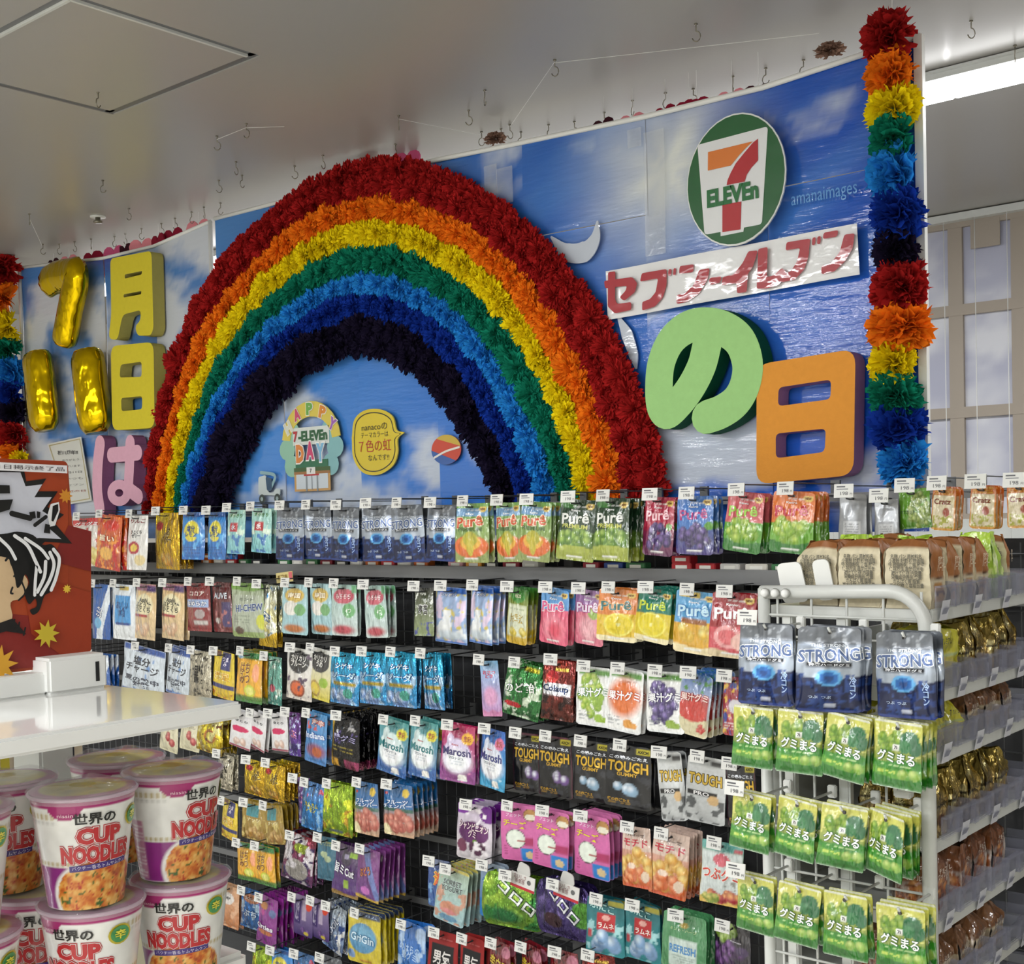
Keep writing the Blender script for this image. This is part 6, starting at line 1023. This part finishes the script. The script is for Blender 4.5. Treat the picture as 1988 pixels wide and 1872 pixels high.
# standing packs: boxy bags with gathered tops
def stand_pack(name, w, d, h, side, face, seed, kind='film', fold=.86, top='7a4a22'):
    """w across (-Y face), d along Y (+X face); side: layers of the -Y face, face: layers of the +X face"""
    mb = MB(); nz = 26; g0 = seed
    def wall(x0, y0, x1, y1, layers, n, asp):
        u, v = np.meshgrid(np.linspace(0, 1, n), np.linspace(0, 1, nz))
        X = x0 + (x1 - x0) * u; Y = y0 + (y1 - y0) * u; tt = np.clip((v - fold) / (1 - fold), 0, 1)
        bul = 1 + .06 * np.sin(v * 3.1) - .02
        X = X * bul * (1 - tt * .30); Y = Y * bul * (1 - tt * .62)
        nrm = (fbm(u * 3 + seed, v * 5 + seed, seed, 3) - .5) * .016
        X = X + nrm * (1 if x0 == x1 else .25) + tt * .010 * np.sin(seed * 2.1); Y = Y + nrm * (1 if y0 == y1 else .25)
        Z = v * h - (.004 * tt * np.sin(u * 4 + seed)) 
        mb.grid(np.stack([X, Y, Z], -1), paint(u, v, layers, asp))
    wall(-w / 2, -d / 2, w / 2, -d / 2, side, 22, w / h); wall(w / 2, -d / 2, w / 2, d / 2, face, 22, d / h)
    pl = [l for l in side if l[0] in 'GWV']; wall(w / 2, d / 2, -w / 2, d / 2, pl, 8, w / h); wall(-w / 2, d / 2, -w / 2, -d / 2, pl, 8, d / h)
    for layers, ax in ((side, 0), (face, 1)):
        for L in [l for l in layers if l[0] == 'T']:
            _, s, cx_, cz_, tw, th, c_ = L[:7]; ww = w if ax == 0 else d
            q, fs = text_box(s, (cx_ - .5) * ww, cz_ * h, tw * ww, th * h, .02)
            mb.add([(p[0], -d / 2 * 1.09 - .005, p[1]) if ax == 0 else (w / 2 * 1.09 + .005, p[0], p[1]) for p in q], fs, c_)
    return mb.mesh(name, M[kind])
BURG = [('G', 'd9cdb0', '9a6236'), ('R', 0, .46, 1, 1, 'a46a3a'), ('W', .44, .01, 1, '5a3a22'), ('W', .42, .01, 1, 'd6caae'), ('E', .55, .30, .34, .08, 'b88850'), ('E', .55, .22, .32, .05, '5a3424'), ('E', .55, .15, .32, .06, 'c09458'), ('T', '照焼き\nバーガー', .5, .66, .6, .22, 'e4d2b8')]
SIDE = [('G', 'd6cbae', 'cfc4a6'), ('T', '名称 パン 原材料名\n小麦粉 糖類 植物油脂\n卵 脱脂粉乳 食塩 酵母\n保存方法 直射日光を\n避けて保存 内容量\n栄養成分表示 熱量\nたんぱく質 脂質\n炭水化物 食塩相当量', .5, .56, .82, .50, '5a5648'), ('V', .90, .01, 1, '8f5a30')]
GOLDF = [('G', '9a7a4a', 'b09a4a'), ('N', 'e8dca0', .56, 5, 3), ('R', .1, .05, .9, .42, 'cdb27a'), ('E', .5, .24, .26, .12, '8a5a34'), ('R', 0, .46, 1, .50, '2a221c'), ('T', 'バーム\nクーヘン', .5, .57, .6, .12, '5a4a22')]
WAFF = [('G', 'c9c4be', '7a4a2c'), ('R', 0, .58, 1, 1, '7c4a2a'), ('B', .5, .32, .4, .22, .14, 12, 'a85a2a', 'd89a5a', 3), ('N', '6a3418', .56, 12, 5, .05, .1, .95, .56), ('T', 'チョコ\nワッフル', .5, .72, .6, .18, 'e6d8c8')]
BROWN = [('G', 'd2c6ae', '7a5030'), ('R', 0, .52, 1, 1, '7d5230'), ('R', 0, .48, 1, .53, 'cfc0a0'), ('E', .55, .24, .3, .14, 'b08a58'), ('T', 'ミルク\nクッキー', .5, .60, .6, .18, 'e6d8c4')]
LIME = [('G', '9ac83a', 'b8dc4a'), ('N', 'dff09a', .56, 4, 3), ('L', .2, .2, .8, .35, 3, '5a8a2a')]
YEL = [('G', 'c8c060', 'c9c41c'), ('R', 0, .55, 1, 1, 'c9c21a'), ('R', 0, .52, 1, .55, '7ab0a0'), ('E', .7, .28, .2, .2, 'd8cc6a'), ('N', 'd8c080', .5, 9, 3, .05, .05, .55, .5), ('T', '7i', .22, .76, .12, .16, '2a2a1a'), ('T', 'プレミアム', .5, .77, .36, .12, '2a2a1a')]
PK = {'burger': stand_pack('bread_pack', .092, .066, .135, SIDE, BURG, 3, 'matte'), 'burger2': stand_pack('bread_pack', .092, .066, .132, SIDE, BURG, 9, 'matte', fold=.74),
      'gold': stand_pack('snack_pack', .085, .07, .125, GOLDF, GOLDF, 5, 'foil', fold=.66), 'gold2': stand_pack('snack_pack', .08, .07, .12, GOLDF, GOLDF, 12, 'foil', fold=.6),
      'waffle': stand_pack('snack_pack', .075, .085, .12, WAFF, WAFF, 6, 'film', fold=.84), 'waffle2': stand_pack('snack_pack', .075, .085, .115, WAFF, WAFF, 16, 'film', fold=.8),
      'brown': stand_pack('snack_pack', .085, .085, .105, BROWN, BROWN, 8, 'film', fold=.7), 'brown2': stand_pack('snack_pack', .085, .08, .10, BROWN, BROWN, 18, 'film', fold=.66),
      'lime': stand_pack('lettuce_pack', .10, .10, .135, LIME, LIME, 11, 'film', fold=.45), 'lime2': stand_pack('lettuce_pack', .09, .09, .14, LIME, LIME, 21, 'film', fold=.4),
      'yellow': stand_pack('snack_pack', .085, .12, .12, YEL, YEL, 4, 'film', fold=.93), 'yellow2': stand_pack('snack_pack', .07, .07, .085, YEL, YEL, 14, 'film', fold=.5)}
SL = {'burger': 'burger bread pack with flat folded top', 'burger2': 'burger bread pack with steep folded top', 'gold': 'gold topped glossy snack pack', 'gold2': 'gold crumpled foil snack pack', 'waffle': 'brown waffle snack pack', 'waffle2': 'clear edged brown waffle pack', 'brown': 'brown and cream biscuit pack', 'brown2': 'short brown and cream biscuit pack', 'lime': 'lime green crumpled leafy pack', 'lime2': 'bright lime green leafy pack', 'yellow': 'yellow topped pasta snack pack', 'yellow2': 'small crumpled yellow pack'}
SN = ['top', 'second', 'third', 'fourth', 'fifth', 'sixth', 'lowest']
items = []
for yi, y in enumerate((2.47, 2.552, 2.632, 2.712)): items.append(('burger' if yi % 2 == 0 else 'burger2', SXE - .056, y, 0, rnd.uniform(-.08, .08)))
for yi, y in enumerate((2.475, 2.56)): items.append(('burger', SXE - .160, y, 0, rnd.uniform(-.12, .2)))
for yi, y in enumerate((2.49, 2.575)): items.append(('burger2', SXE - .262, y, 0, rnd.uniform(-.3, .1)))
items += [('lime', SXE - .17, 2.66, 0, .4), ('lime2', SXE - .28, 2.68, 0, 1.2), ('lime2', SXE - .06, 2.815, 0, .3), ('lime', SXE - .18, 2.79, 0, .7), ('lime', SXE - .30, 2.80, 0, .9), ('burger2', SXE - .07, 2.90, 0, .5), ('gold2', SXE - .19, 2.92, 0, .3), ('burger', SXE - .30, 2.93, 0, .2)]
items += [('yellow', SXE - .060, 2.515, 1, -.2), ('gold2', SXE - .055, 2.635, 1, .3), ('gold', SXE - .06, 2.71, 1, .1), ('gold2', SXE - .15, 2.66, 1, .2), ('gold2', SXE - .055, 2.80, 1, .4), ('gold', SXE - .06, 2.90, 1, .2)]
items += [('yellow2', SXE - .05, 2.48, 2, .4), ('yellow2', SXE - .052, 2.56, 2, -.3), ('brown2', SXE - .058, 2.65, 2, .1), ('brown', SXE - .058, 2.75, 2, .2), ('brown2', SXE - .058, 2.85, 2, .2), ('yellow2', SXE - .14, 2.52, 2, .3)]
items += [('gold', SXE - .056, 2.475, 3, .1), ('gold2', SXE - .058, 2.562, 3, .3), ('gold', SXE - .055, 2.65, 3, .1), ('gold', SXE - .056, 2.74, 3, .2), ('gold2', SXE - .056, 2.83, 3, .1), ('gold2', SXE - .15, 2.52, 3, .3), ('gold', SXE - .15, 2.62, 3, .1)]
items += [('waffle', SXE - .055, 2.475, 4, .0), ('waffle2', SXE - .054, 2.60, 4, .35), ('waffle', SXE - .06, 2.70, 4, .1), ('waffle', SXE - .055, 2.80, 4, .1)]
items += [('brown', SXE - .056, 2.48, 5, .1), ('brown2', SXE - .056, 2.575, 5, .3), ('brown', SXE - .056, 2.67, 5, .2), ('brown', SXE - .056, 2.77, 5, .1), ('waffle', SXE - .15, 2.5, 5, .1)]
items += [('waffle', SXE - .056, 2.5, 6, .2), ('brown', SXE - .056, 2.6, 6, .2), ('gold', SXE - .056, 2.7, 6, .2)]
cnt = {}
for key, x, y, s, rz in items:
    if s >= len(SHZ): continue
    o = place(PK[key].name.split('.')[0], PK[key], None, (x, y, SHZ[s] + .0005), (0, 0, rz * .5))
    cnt[(key, s)] = cnt.get((key, s), 0) + 1
    rowx = 'at the aisle edge' if x > SXE - .1 else ('in the middle' if x > SXE - .2 else 'beside the candy gondola')
    props(o, ORD[cnt[(key, s)] - 1] + ' ' + SL[key] + ', ' + SN[s] + ' bread shelf, ' + rowx, 'snack', 'packs on the ' + SN[s] + ' bread shelf')

# ------------------------------------------------------------------ near stand: glossy white board, red card, noodle cups
BX0, BX1, BY0, BY1, BZ = (-1.62, -0.962, -0.35, 0.734, 1.33)
st = empty('promotion_stand', ((BX0 + BX1) / 2, (BY0 + BY1) / 2, 0), 0, 'white promotion stand with glossy board above the stacked noodle cups', 'stand')
sx, sy = st.location[0], st.location[1]
b = MB(); b.box((BX0 - sx, BY0 - sy, BZ - .016), (BX1 - sx, BY1 - sy, BZ), ch=.0025); b.build('upper_board', M['gloss_white'], st)
CX = -1.186
b = MB(); b.box((CX - .028 - sx, BY0 - sy, BZ), (CX + .010 - sx, BY1 - .075 - sy, BZ + .022), ch=.002); b.build('card_rail', M['whiteplastic'], st)
b = MB(); b.box((CX - .030 - sx, BY1 - .078 - sy, BZ), (CX + .018 - sx, BY1 - .012 - sy, BZ + .036), ch=.003); b.build('rail_end_clip', M['whiteplastic'], st)
b = MB(); b.box((CX + .018 - sx, BY1 - .026 - sy, BZ + .008), (CX + .0186 - sx, BY1 - .022 - sy, BZ + .028), '1c1c1e'); b.build('clip_slot', M['matte'], st)
b = MB(); b.box((CX - .15 - sx, BY1 - .03 - sy, FZ), (CX - .09 - sx, BY1 + .01 - sy, BZ - .016), ch=.003); b.build('rear_post', M['whitemetal'], st)
LZ = 1.032
b = MB(); b.box((BX0 - sx, BY0 - sy, LZ - .05), (-1.113 - sx, 0.848 - sy, LZ), ch=.006); b.build('lower_table', M['gloss_white'], st)
b = MB(); b.box((BX0 - sx + .04, BY0 - sy + .04, FZ), (-1.113 - .05 - sx, 0.848 - .05 - sy, LZ - .05), ch=.004); b.build('cabinet_body', M['whitemetal'], st)

# red card with the shouting woman
cd = {'out': [(0.568, 1.567), (0.702, 1.564), (0.705, 1.495), (0.726, 1.491), (0.722, 1.367), (0.7, 1.354), (0.56, 1.352)], 'polys': [([(0.567, 1.545), (0.662, 1.561), (0.702, 1.559), (0.695, 1.36), (0.56, 1.364)], 'a4401c'), ([(0.563, 1.423), (0.656, 1.408), (0.7, 1.354), (0.56, 1.36)], '84241e'), ([(0.7, 1.498), (0.726, 1.491), (0.724, 1.449), (0.68, 1.462)], '7e201c'), ([(0.647, 1.453), (0.723, 1.427), (0.721, 1.367), (0.7, 1.355), (0.655, 1.39)], '9c381a'), ([(0.567, 1.557), (0.653, 1.555), (0.655, 1.543), (0.677, 1.546), (0.667, 1.533), (0.689, 1.533), (0.677, 1.517), (0.695, 1.509), (0.684, 1.501), (0.703, 1.479), (0.673, 1.482), (0.658, 1.47), (0.564, 1.472)], '151515'), ([(0.567, 1.552), (0.649, 1.552), (0.654, 1.538), (0.672, 1.54), (0.663, 1.527), (0.682, 1.527), (0.671, 1.513), (0.686, 1.504), (0.677, 1.496), (0.691, 1.484), (0.667, 1.486), (0.648, 1.484), (0.565, 1.482)], 'c9cbd6'), ([(0.565, 1.481), (0.631, 1.478), (0.642, 1.469), (0.647, 1.453), (0.653, 1.442), (0.646, 1.427), (0.634, 1.423), (0.635, 1.407), (0.623, 1.401), (0.562, 1.401)], 'd2b48c'), ([(0.565, 1.491), (0.626, 1.491), (0.643, 1.493), (0.66, 1.489), (0.67, 1.479), (0.68, 1.479), (0.687, 1.47), (0.688, 1.457), (0.682, 1.442), (0.677, 1.431), (0.67, 1.427), (0.664, 1.413), (0.657, 1.409), (0.654, 1.414), (0.661, 1.417), (0.66, 1.425), (0.653, 1.42), (0.649, 1.432), (0.654, 1.441), (0.65, 1.45), (0.646, 1.441), (0.641, 1.437), (0.639, 1.448), (0.635, 1.461), (0.626, 1.469), (0.564, 1.474)], '141414'), ([(0.623, 1.404), (0.635, 1.407), (0.649, 1.39), (0.628, 1.395), (0.602, 1.39), (0.602, 1.399)], '1c1818'), ([(0.68, 1.52), (0.689, 1.522), (0.69, 1.514), (0.684, 1.498), (0.678, 1.497), (0.676, 1.509)], 'e8e8e8'), ([(0.682, 1.518), (0.688, 1.52), (0.688, 1.513), (0.682, 1.502), (0.68, 1.503)], '111111'), ([(0.673, 1.5), (0.678, 1.499), (0.678, 1.49), (0.671, 1.491)], '111111'), ([(0.656, 1.512), (0.662, 1.513), (0.663, 1.506), (0.657, 1.505)], '111111'), ([(0.664, 1.513), (0.668, 1.512), (0.667, 1.506), (0.664, 1.506)], '111111'), ([(0.567, 1.541), (0.636, 1.539), (0.636, 1.531), (0.566, 1.53)], '151515'), ([(0.566, 1.523), (0.639, 1.525), (0.635, 1.515), (0.617, 1.51), (0.566, 1.511)], '151515')], 'strokes': [([(0.637, 1.489), (0.65, 1.479), (0.658, 1.463), (0.663, 1.452)], 0.0018, 'e8e8e8'), ([(0.648, 1.486), (0.664, 1.475), (0.672, 1.465)], 0.0016, 'e8e8e8'), ([(0.678, 1.474), (0.684, 1.464), (0.68, 1.446), (0.674, 1.433)], 0.0018, 'e8e8e8'), ([(0.674, 1.471), (0.678, 1.459), (0.673, 1.444), (0.663, 1.429)], 0.0018, 'e8e8e8'), ([(0.669, 1.462), (0.667, 1.447), (0.659, 1.432)], 0.0018, 'e8e8e8'), ([(0.659, 1.457), (0.657, 1.442), (0.656, 1.429)], 0.0016, 'e8e8e8'), ([(0.621, 1.487), (0.631, 1.477), (0.637, 1.466)], 0.0016, 'e8e8e8'), ([(0.627, 1.465), (0.63, 1.468), (0.633, 1.464)], 0.0012, '151515'), ([(0.636, 1.459), (0.638, 1.452), (0.635, 1.449)], 0.001, '151515'), ([(0.633, 1.438), (0.631, 1.433), (0.633, 1.432)], 0.001, '151515'), ([(0.634, 1.406), (0.631, 1.4)], 0.0009, '151515'), ([(0.639, 1.403), (0.637, 1.394)], 0.0009, '151515'), ([(0.645, 1.397), (0.643, 1.39)], 0.0009, '151515'), ([(0.635, 1.511), (0.654, 1.506)], 0.0028, '151515'), ([(0.659, 1.499), (0.671, 1.507)], 0.002, '151515'), ([(0.643, 1.443), (0.646, 1.432), (0.639, 1.425)], 0.0009, '151515')], 'stars': [((0.668, 1.389), 0.0075, 0.0145, 9, 'c8b232'), ((0.694, 1.528), 0.0045, 0.008, 9, 'd08a2a'), ((0.692, 1.433), 0.0028, 0.005, 9, 'dcb83a'), ((0.617, 1.363), 0.01, 0.02, 9, 'd8a030')], 'title': [(0.573, 1.563), (0.696, 1.559), (0.696, 1.551), (0.572, 1.555)], 'c': (0.632, 1.356), 'trot': -1.8626209493066803}
t = empty('red_display_card', (CX - .012, cd['c'][0], BZ + .002), 0, 'red and orange display card with a black and white illustrated woman on the glossy board', 'display card')
cy, cz0 = cd['c'][0], BZ + .002
def rl(pts): return [(p[0] - cy, p[1] - cz0) for p in pts]
b = MB(); prism(b, [rounded(rl(cd['out']), .006)], 0, -.003, '9c3c1a', 'c9c4bc', axis='X')
b.build('card_board', M['matte'], t)
b = MB()
for pts, c in cd['polys']: 
    cd_y = .0006 + .00025 * cd['polys'].index((pts, c)); prism(b, [[tuple(p) for p in catmull(rl(pts) + [rl(pts)[0]], 4)][:-1] if c in ('141414', 'd2b48c') else rl(pts)], cd_y, None, c, axis='X')
def star(c, r0, r1, n, col, y, ph=0):
    pts = [(c[0] - cy + (r0 if k % 2 else r1) * math.cos(math.pi * k / n + ph), c[1] - cz0 + (r0 if k % 2 else r1) * 1.0 * math.sin(math.pi * k / n + ph)) for k in range(2 * n)]
    prism(b, [pts], y, None, col, axis='X')
for c, r0, r1, n, col in cd['stars']: star(c, r0, r1, n, col, .0078)
b.build('printed_shapes', M['matte'], t)
b = MB()
for pts, hw, c in cd['strokes']: prism(b, [ribbon(rl(pts), hw, smooth=5)], .0085 + .0003 * (c != '151515'), None, c, axis='X')
b.build('printed_lines', M['matte'], t)
b = MB(); q = cd['title']; prism(b, [rl(q)], .009, None, 'e6e4e6', axis='X')
ca = [sum(p[i] for p in q) / 4 for i in (0, 1)]; ptext(b, '25年8月11日掲示終了品', ca[0] - cy, ca[1] - cz0, (q[1][0] - q[0][0]) * .95, abs(q[0][1] - q[3][1]) * .55, .0095, '3a3238', bold=.0, rot=cd['trot'], axis='X'); b.build('title_strip', M['matte'], t)

# noodle cups
def cup_layers():
    N = 46; L = [('G', 'e9e9e4', 'ecece8')]
    for k in range(N):
        u = k / N
        if k % 1 == 0: L.append(('R', u, .835, u + .010, .895, 'b09a4a')); L.append(('R', u, .800, u + .012, .812, '6a6a5a')) ; L.append(('R', u, .405, u + .011, .445, 'b09a4a'))
    L += [('R', .36, .74, .66, .92, 'e9e9e4'), ('R', .22, .0, .64, .40, '8c2a80'), ('R', .155, .02, .255, .60, 'c98aa8'), ('L', .16, .03, .25, .58, 18, 'eadde4'), ('E', .52, .12, .196, .36, 'e9e9e4'), ('R', 0, .40, 1, .405, 'e9e9e4'),
          ('E', .52, .13, .178, .33, 'b8622a', .03)]
    return L
def cup_mesh():
    mb = MB(); H = .102; nu, nv = 150, 60; r0, r1 = .0345, .0475
    u, v = np.meshgrid(np.linspace(0, 1, nu), np.linspace(0, 1, nv))
    cols = paint(u, v, cup_layers(), .26 / .102)
    # noodle picture
    d = np.sqrt(((u - .52) / .178) ** 2 + ((v - .13) / .33) ** 2); m = (d < 1) & (v < .42)
    n1 = fbm(u * 46, v * 17, 5, 4); n2 = fbm(u * 62 + 9, v * 24, 8, 3); pal = np.array([lin('8a3412'), lin('c8661e'), lin('dca04a'), lin('e6c27a')])
    ii = np.clip(n1 * 4.6 - .7, 0, 2.999); a = np.floor(ii).astype(int); f_ = (ii - a)[..., None]; pic = pal[a] * (1 - f_) + pal[np.minimum(a + 1, 3)] * f_
    pic = np.where((n2 > .72)[..., None], np.array(lin('3a5a1c')), pic); pic = np.where((n2 < .27)[..., None], np.array(lin('b02a14')), pic)
    cols = np.where(m[..., None], pic, cols)
    def P(u, v, e=0.0):
        th = (u - .5) * 2 * math.pi; r = r0 + (r1 - r0) * v + e; return np.stack([r * np.sin(th), -r * np.cos(th), v * H], -1)
    drape = .935 - .10 * np.clip(1 - ((u - .395) / .055) ** 2, 0, 1) ** .6
    up = (v > drape); cols = np.where(up[..., None], np.array(lin('a82a70')), cols)
    mb.grid(P(u, v), cols)
    for s, cx_, cz_, tw, th, c, ol, bo, ob in (('世界の', .49, .845, .135, .11, '1c1c1a', None, .03, 0), ('CUP', .505, .685, .15, .155, 'b8242a', 'f4f2ee', .055, .085), ('NOODLES', .50, .515, .25, .165, 'b8242a', 'f4f2ee', .055, .08), ('nissin', .40, .885, .05, .03, 'f0d0dc', None, 0, 0)):
        rings = ([(ob + .035, 'b8242a', .0008), (ob, ol, .0012)] if ol else []) + [(bo, c, .0016)]
        for bb, cc, e in rings:
            q, fs = text_box(s, cx_, cz_, tw, th, bb, 0, 0, bo)
            mb.add(P(q[:, 0], q[:, 1], e).tolist(), fs, cc)
    # purple ribbon with the flavour
    uu, vv = np.meshgrid(np.linspace(.40, .62, 16), np.linspace(.37, .425, 3)); mb.grid(P(uu, vv + (uu - .5) * .12, .001), np.ones(uu.shape + (3,)) * np.array(lin('43307c')))
    q, fs = text_box('パクチー香るトムヤムクン', .51, .399, .20, .036, 0, .05, 0, 0); mb.add(P(q[:, 0], q[:, 1], .0016).tolist(), fs, 'dcd8e8')
    # green and yellow badge beside the words
    for rr, cc, e in ((.042, 'c9b83a', .001), (.034, '4a9a5a', .0014)): mb.add(P(np.array([.645 + rr * math.cos(a) for a in np.linspace(0, 6.28, 17)[:-1]]), np.array([.80 + rr * 2.3 * math.sin(a) for a in np.linspace(0, 6.28, 17)[:-1]]), e).tolist(), [tuple(range(16))], cc)
    q, fs = text_box('辛', .645, .80, .04, .09, .02); mb.add(P(q[:, 0], q[:, 1], .0018).tolist(), fs, 'e6e04a')
    # rolled rim, bottom
    prof = [(r1, H), (r1 + .0022, H + .0005), (r1 + .0032, H + .002), (r1 + .0022, H + .0035), (r1 - .001, H + .004)]
    n = 48; vs = [(r * math.cos(2 * math.pi * k / n), r * math.sin(2 * math.pi * k / n), z) for r, z in prof for k in range(n)]
    mb.add(vs, [(i * n + k, i * n + (k + 1) % n, (i + 1) * n + (k + 1) % n, (i + 1) * n + k) for i in range(len(prof) - 1) for k in range(n)], 'c9a8bc', 0, True)
    mb.add([(r0 * math.cos(2 * math.pi * k / n), r0 * math.sin(2 * math.pi * k / n), 0.0) for k in range(n)], [tuple(range(n))[::-1]], 'e4e4e0')
    side = mb.mesh('cup_body', M['film2'])
    mb = MB(); rr, tt = np.meshgrid(np.linspace(0.0005, r1 + .001, 14), np.linspace(0, 2 * math.pi, 49))
    X, Y = rr * np.cos(tt), rr * np.sin(tt); nz = fbm(X * 60 + 5, Y * 60, 4, 3)[..., None]
    c = np.array(lin('8a8478')) * (1 - nz) + np.array(lin('c9b41c')) * nz; rim = (rr > r1 * .80)[..., None]; c = np.where(rim, np.array(lin('9a3a78')), c)
    mb.grid(np.stack([X, Y, .0042 + .002 * (1 - (rr / r1) ** 2) + .0012 * (nz[..., 0] - .5)], -1), c); lid = mb.mesh('foil_lid', M['film2'])
    mb = MB(); g_ = np.linspace(0, 2 * math.pi, 49); zz = np.array([.099, .1065, .109, .1095]); rr_ = np.array([r1 + .0012, r1 + .0042, r1 + .001, .012])
    A, B = np.meshgrid(g_, range(4)); Rm = rr_[B]; Zm = zz[B] + .0015 * np.sin(A * 7) * (B == 2)
    mb.grid(np.stack([Rm * np.cos(A), Rm * np.sin(A), Zm], -1), np.ones(A.shape + (3,)) * .8); wrap = mb.mesh('shrink_wrap', M['wrap'])
    return side, lid, wrap
M['film2'] = mat('printed_cup', rough=0.32, coat=.5, coat_r=.08, bump=.04, bscale=60)
M['wrap'] = mat('shrink_film', base='eef0f2', rough=.08, alpha=.22, spec=.9, coat=1, bump=.5, bscale=22)
CB, CL, CW = cup_mesh()
for (x, y, z, rz, lab, kind) in [
  (-1.088, 0.642, 1.144, 1.317, 'upper noodle cup with full front lettering, nearest on the stand', 'u'),
  (-1.096, 0.747, 1.144, 1.705, 'upper noodle cup turned to show its nutrition print, nearest the candy pegs', 'u'),
  (-1.195, 0.62, 1.144, 0.952, 'upper noodle cup cut by the edge beside the nearest cup', 'u'),
  (-1.199, 0.748, 1.144, 1.188, 'upper rear noodle cup whose lid shows between the nearest two', 'u'),
  (-1.11, 0.529, 1.144, 1.126, 'upper noodle cup far along the stand away from the candy pegs', 'u'),
  (-1.099, 0.654, 1.033, 0.685, 'lower noodle cup beneath the nearest upper cup', 'l'),
  (-1.098, 0.754, 1.033, 0.864, 'lower noodle cup standing nearest the candy pegs', 'l'),
  (-1.179, 0.642, 1.033, 0.967, 'lower noodle cup beneath the cup at the edge', 'l'),
  (-1.107, 0.532, 1.033, 1.122, 'lower noodle cup far along the stand away from the candy pegs', 'l')]:
    t = empty('noodle_cup', (x, y, z), rz, lab, 'noodle cup', 'stacked noodle cups on the white stand')
    place('cup_body', CB, t); place('foil_lid', CL, t, (0, 0, .102)); place('shrink_wrap', CW, t)
# striped ticket strips hanging below the board
b = MB()
for k in range(13):
    b.box((.0, -.16 + k * .0165, -.012), (.002, -.150 + k * .0165, .012), 'c8b83a' if k % 2 else '2a2a34')
b.box((-.001, -.17, -.015), (.0, .06, .015), 'd8c8b0')
props(b.build('striped_price_strip', M['plastic'], None, (-1.401, 0.768, 1.224)), 'black and yellow striped price strip under the glossy white board', 'price strip')

# ------------------------------------------------------------------ bring everything to metres with the floor at zero
bpy.context.view_layer.update()
for o in list(SC.objects):
    if o.parent is None:
        o.location = (o.location[0] * UNIT, o.location[1] * UNIT, (o.location[2] - FZ) * UNIT)
        if o.type != 'CAMERA': o.scale = tuple(s * UNIT for s in o.scale)
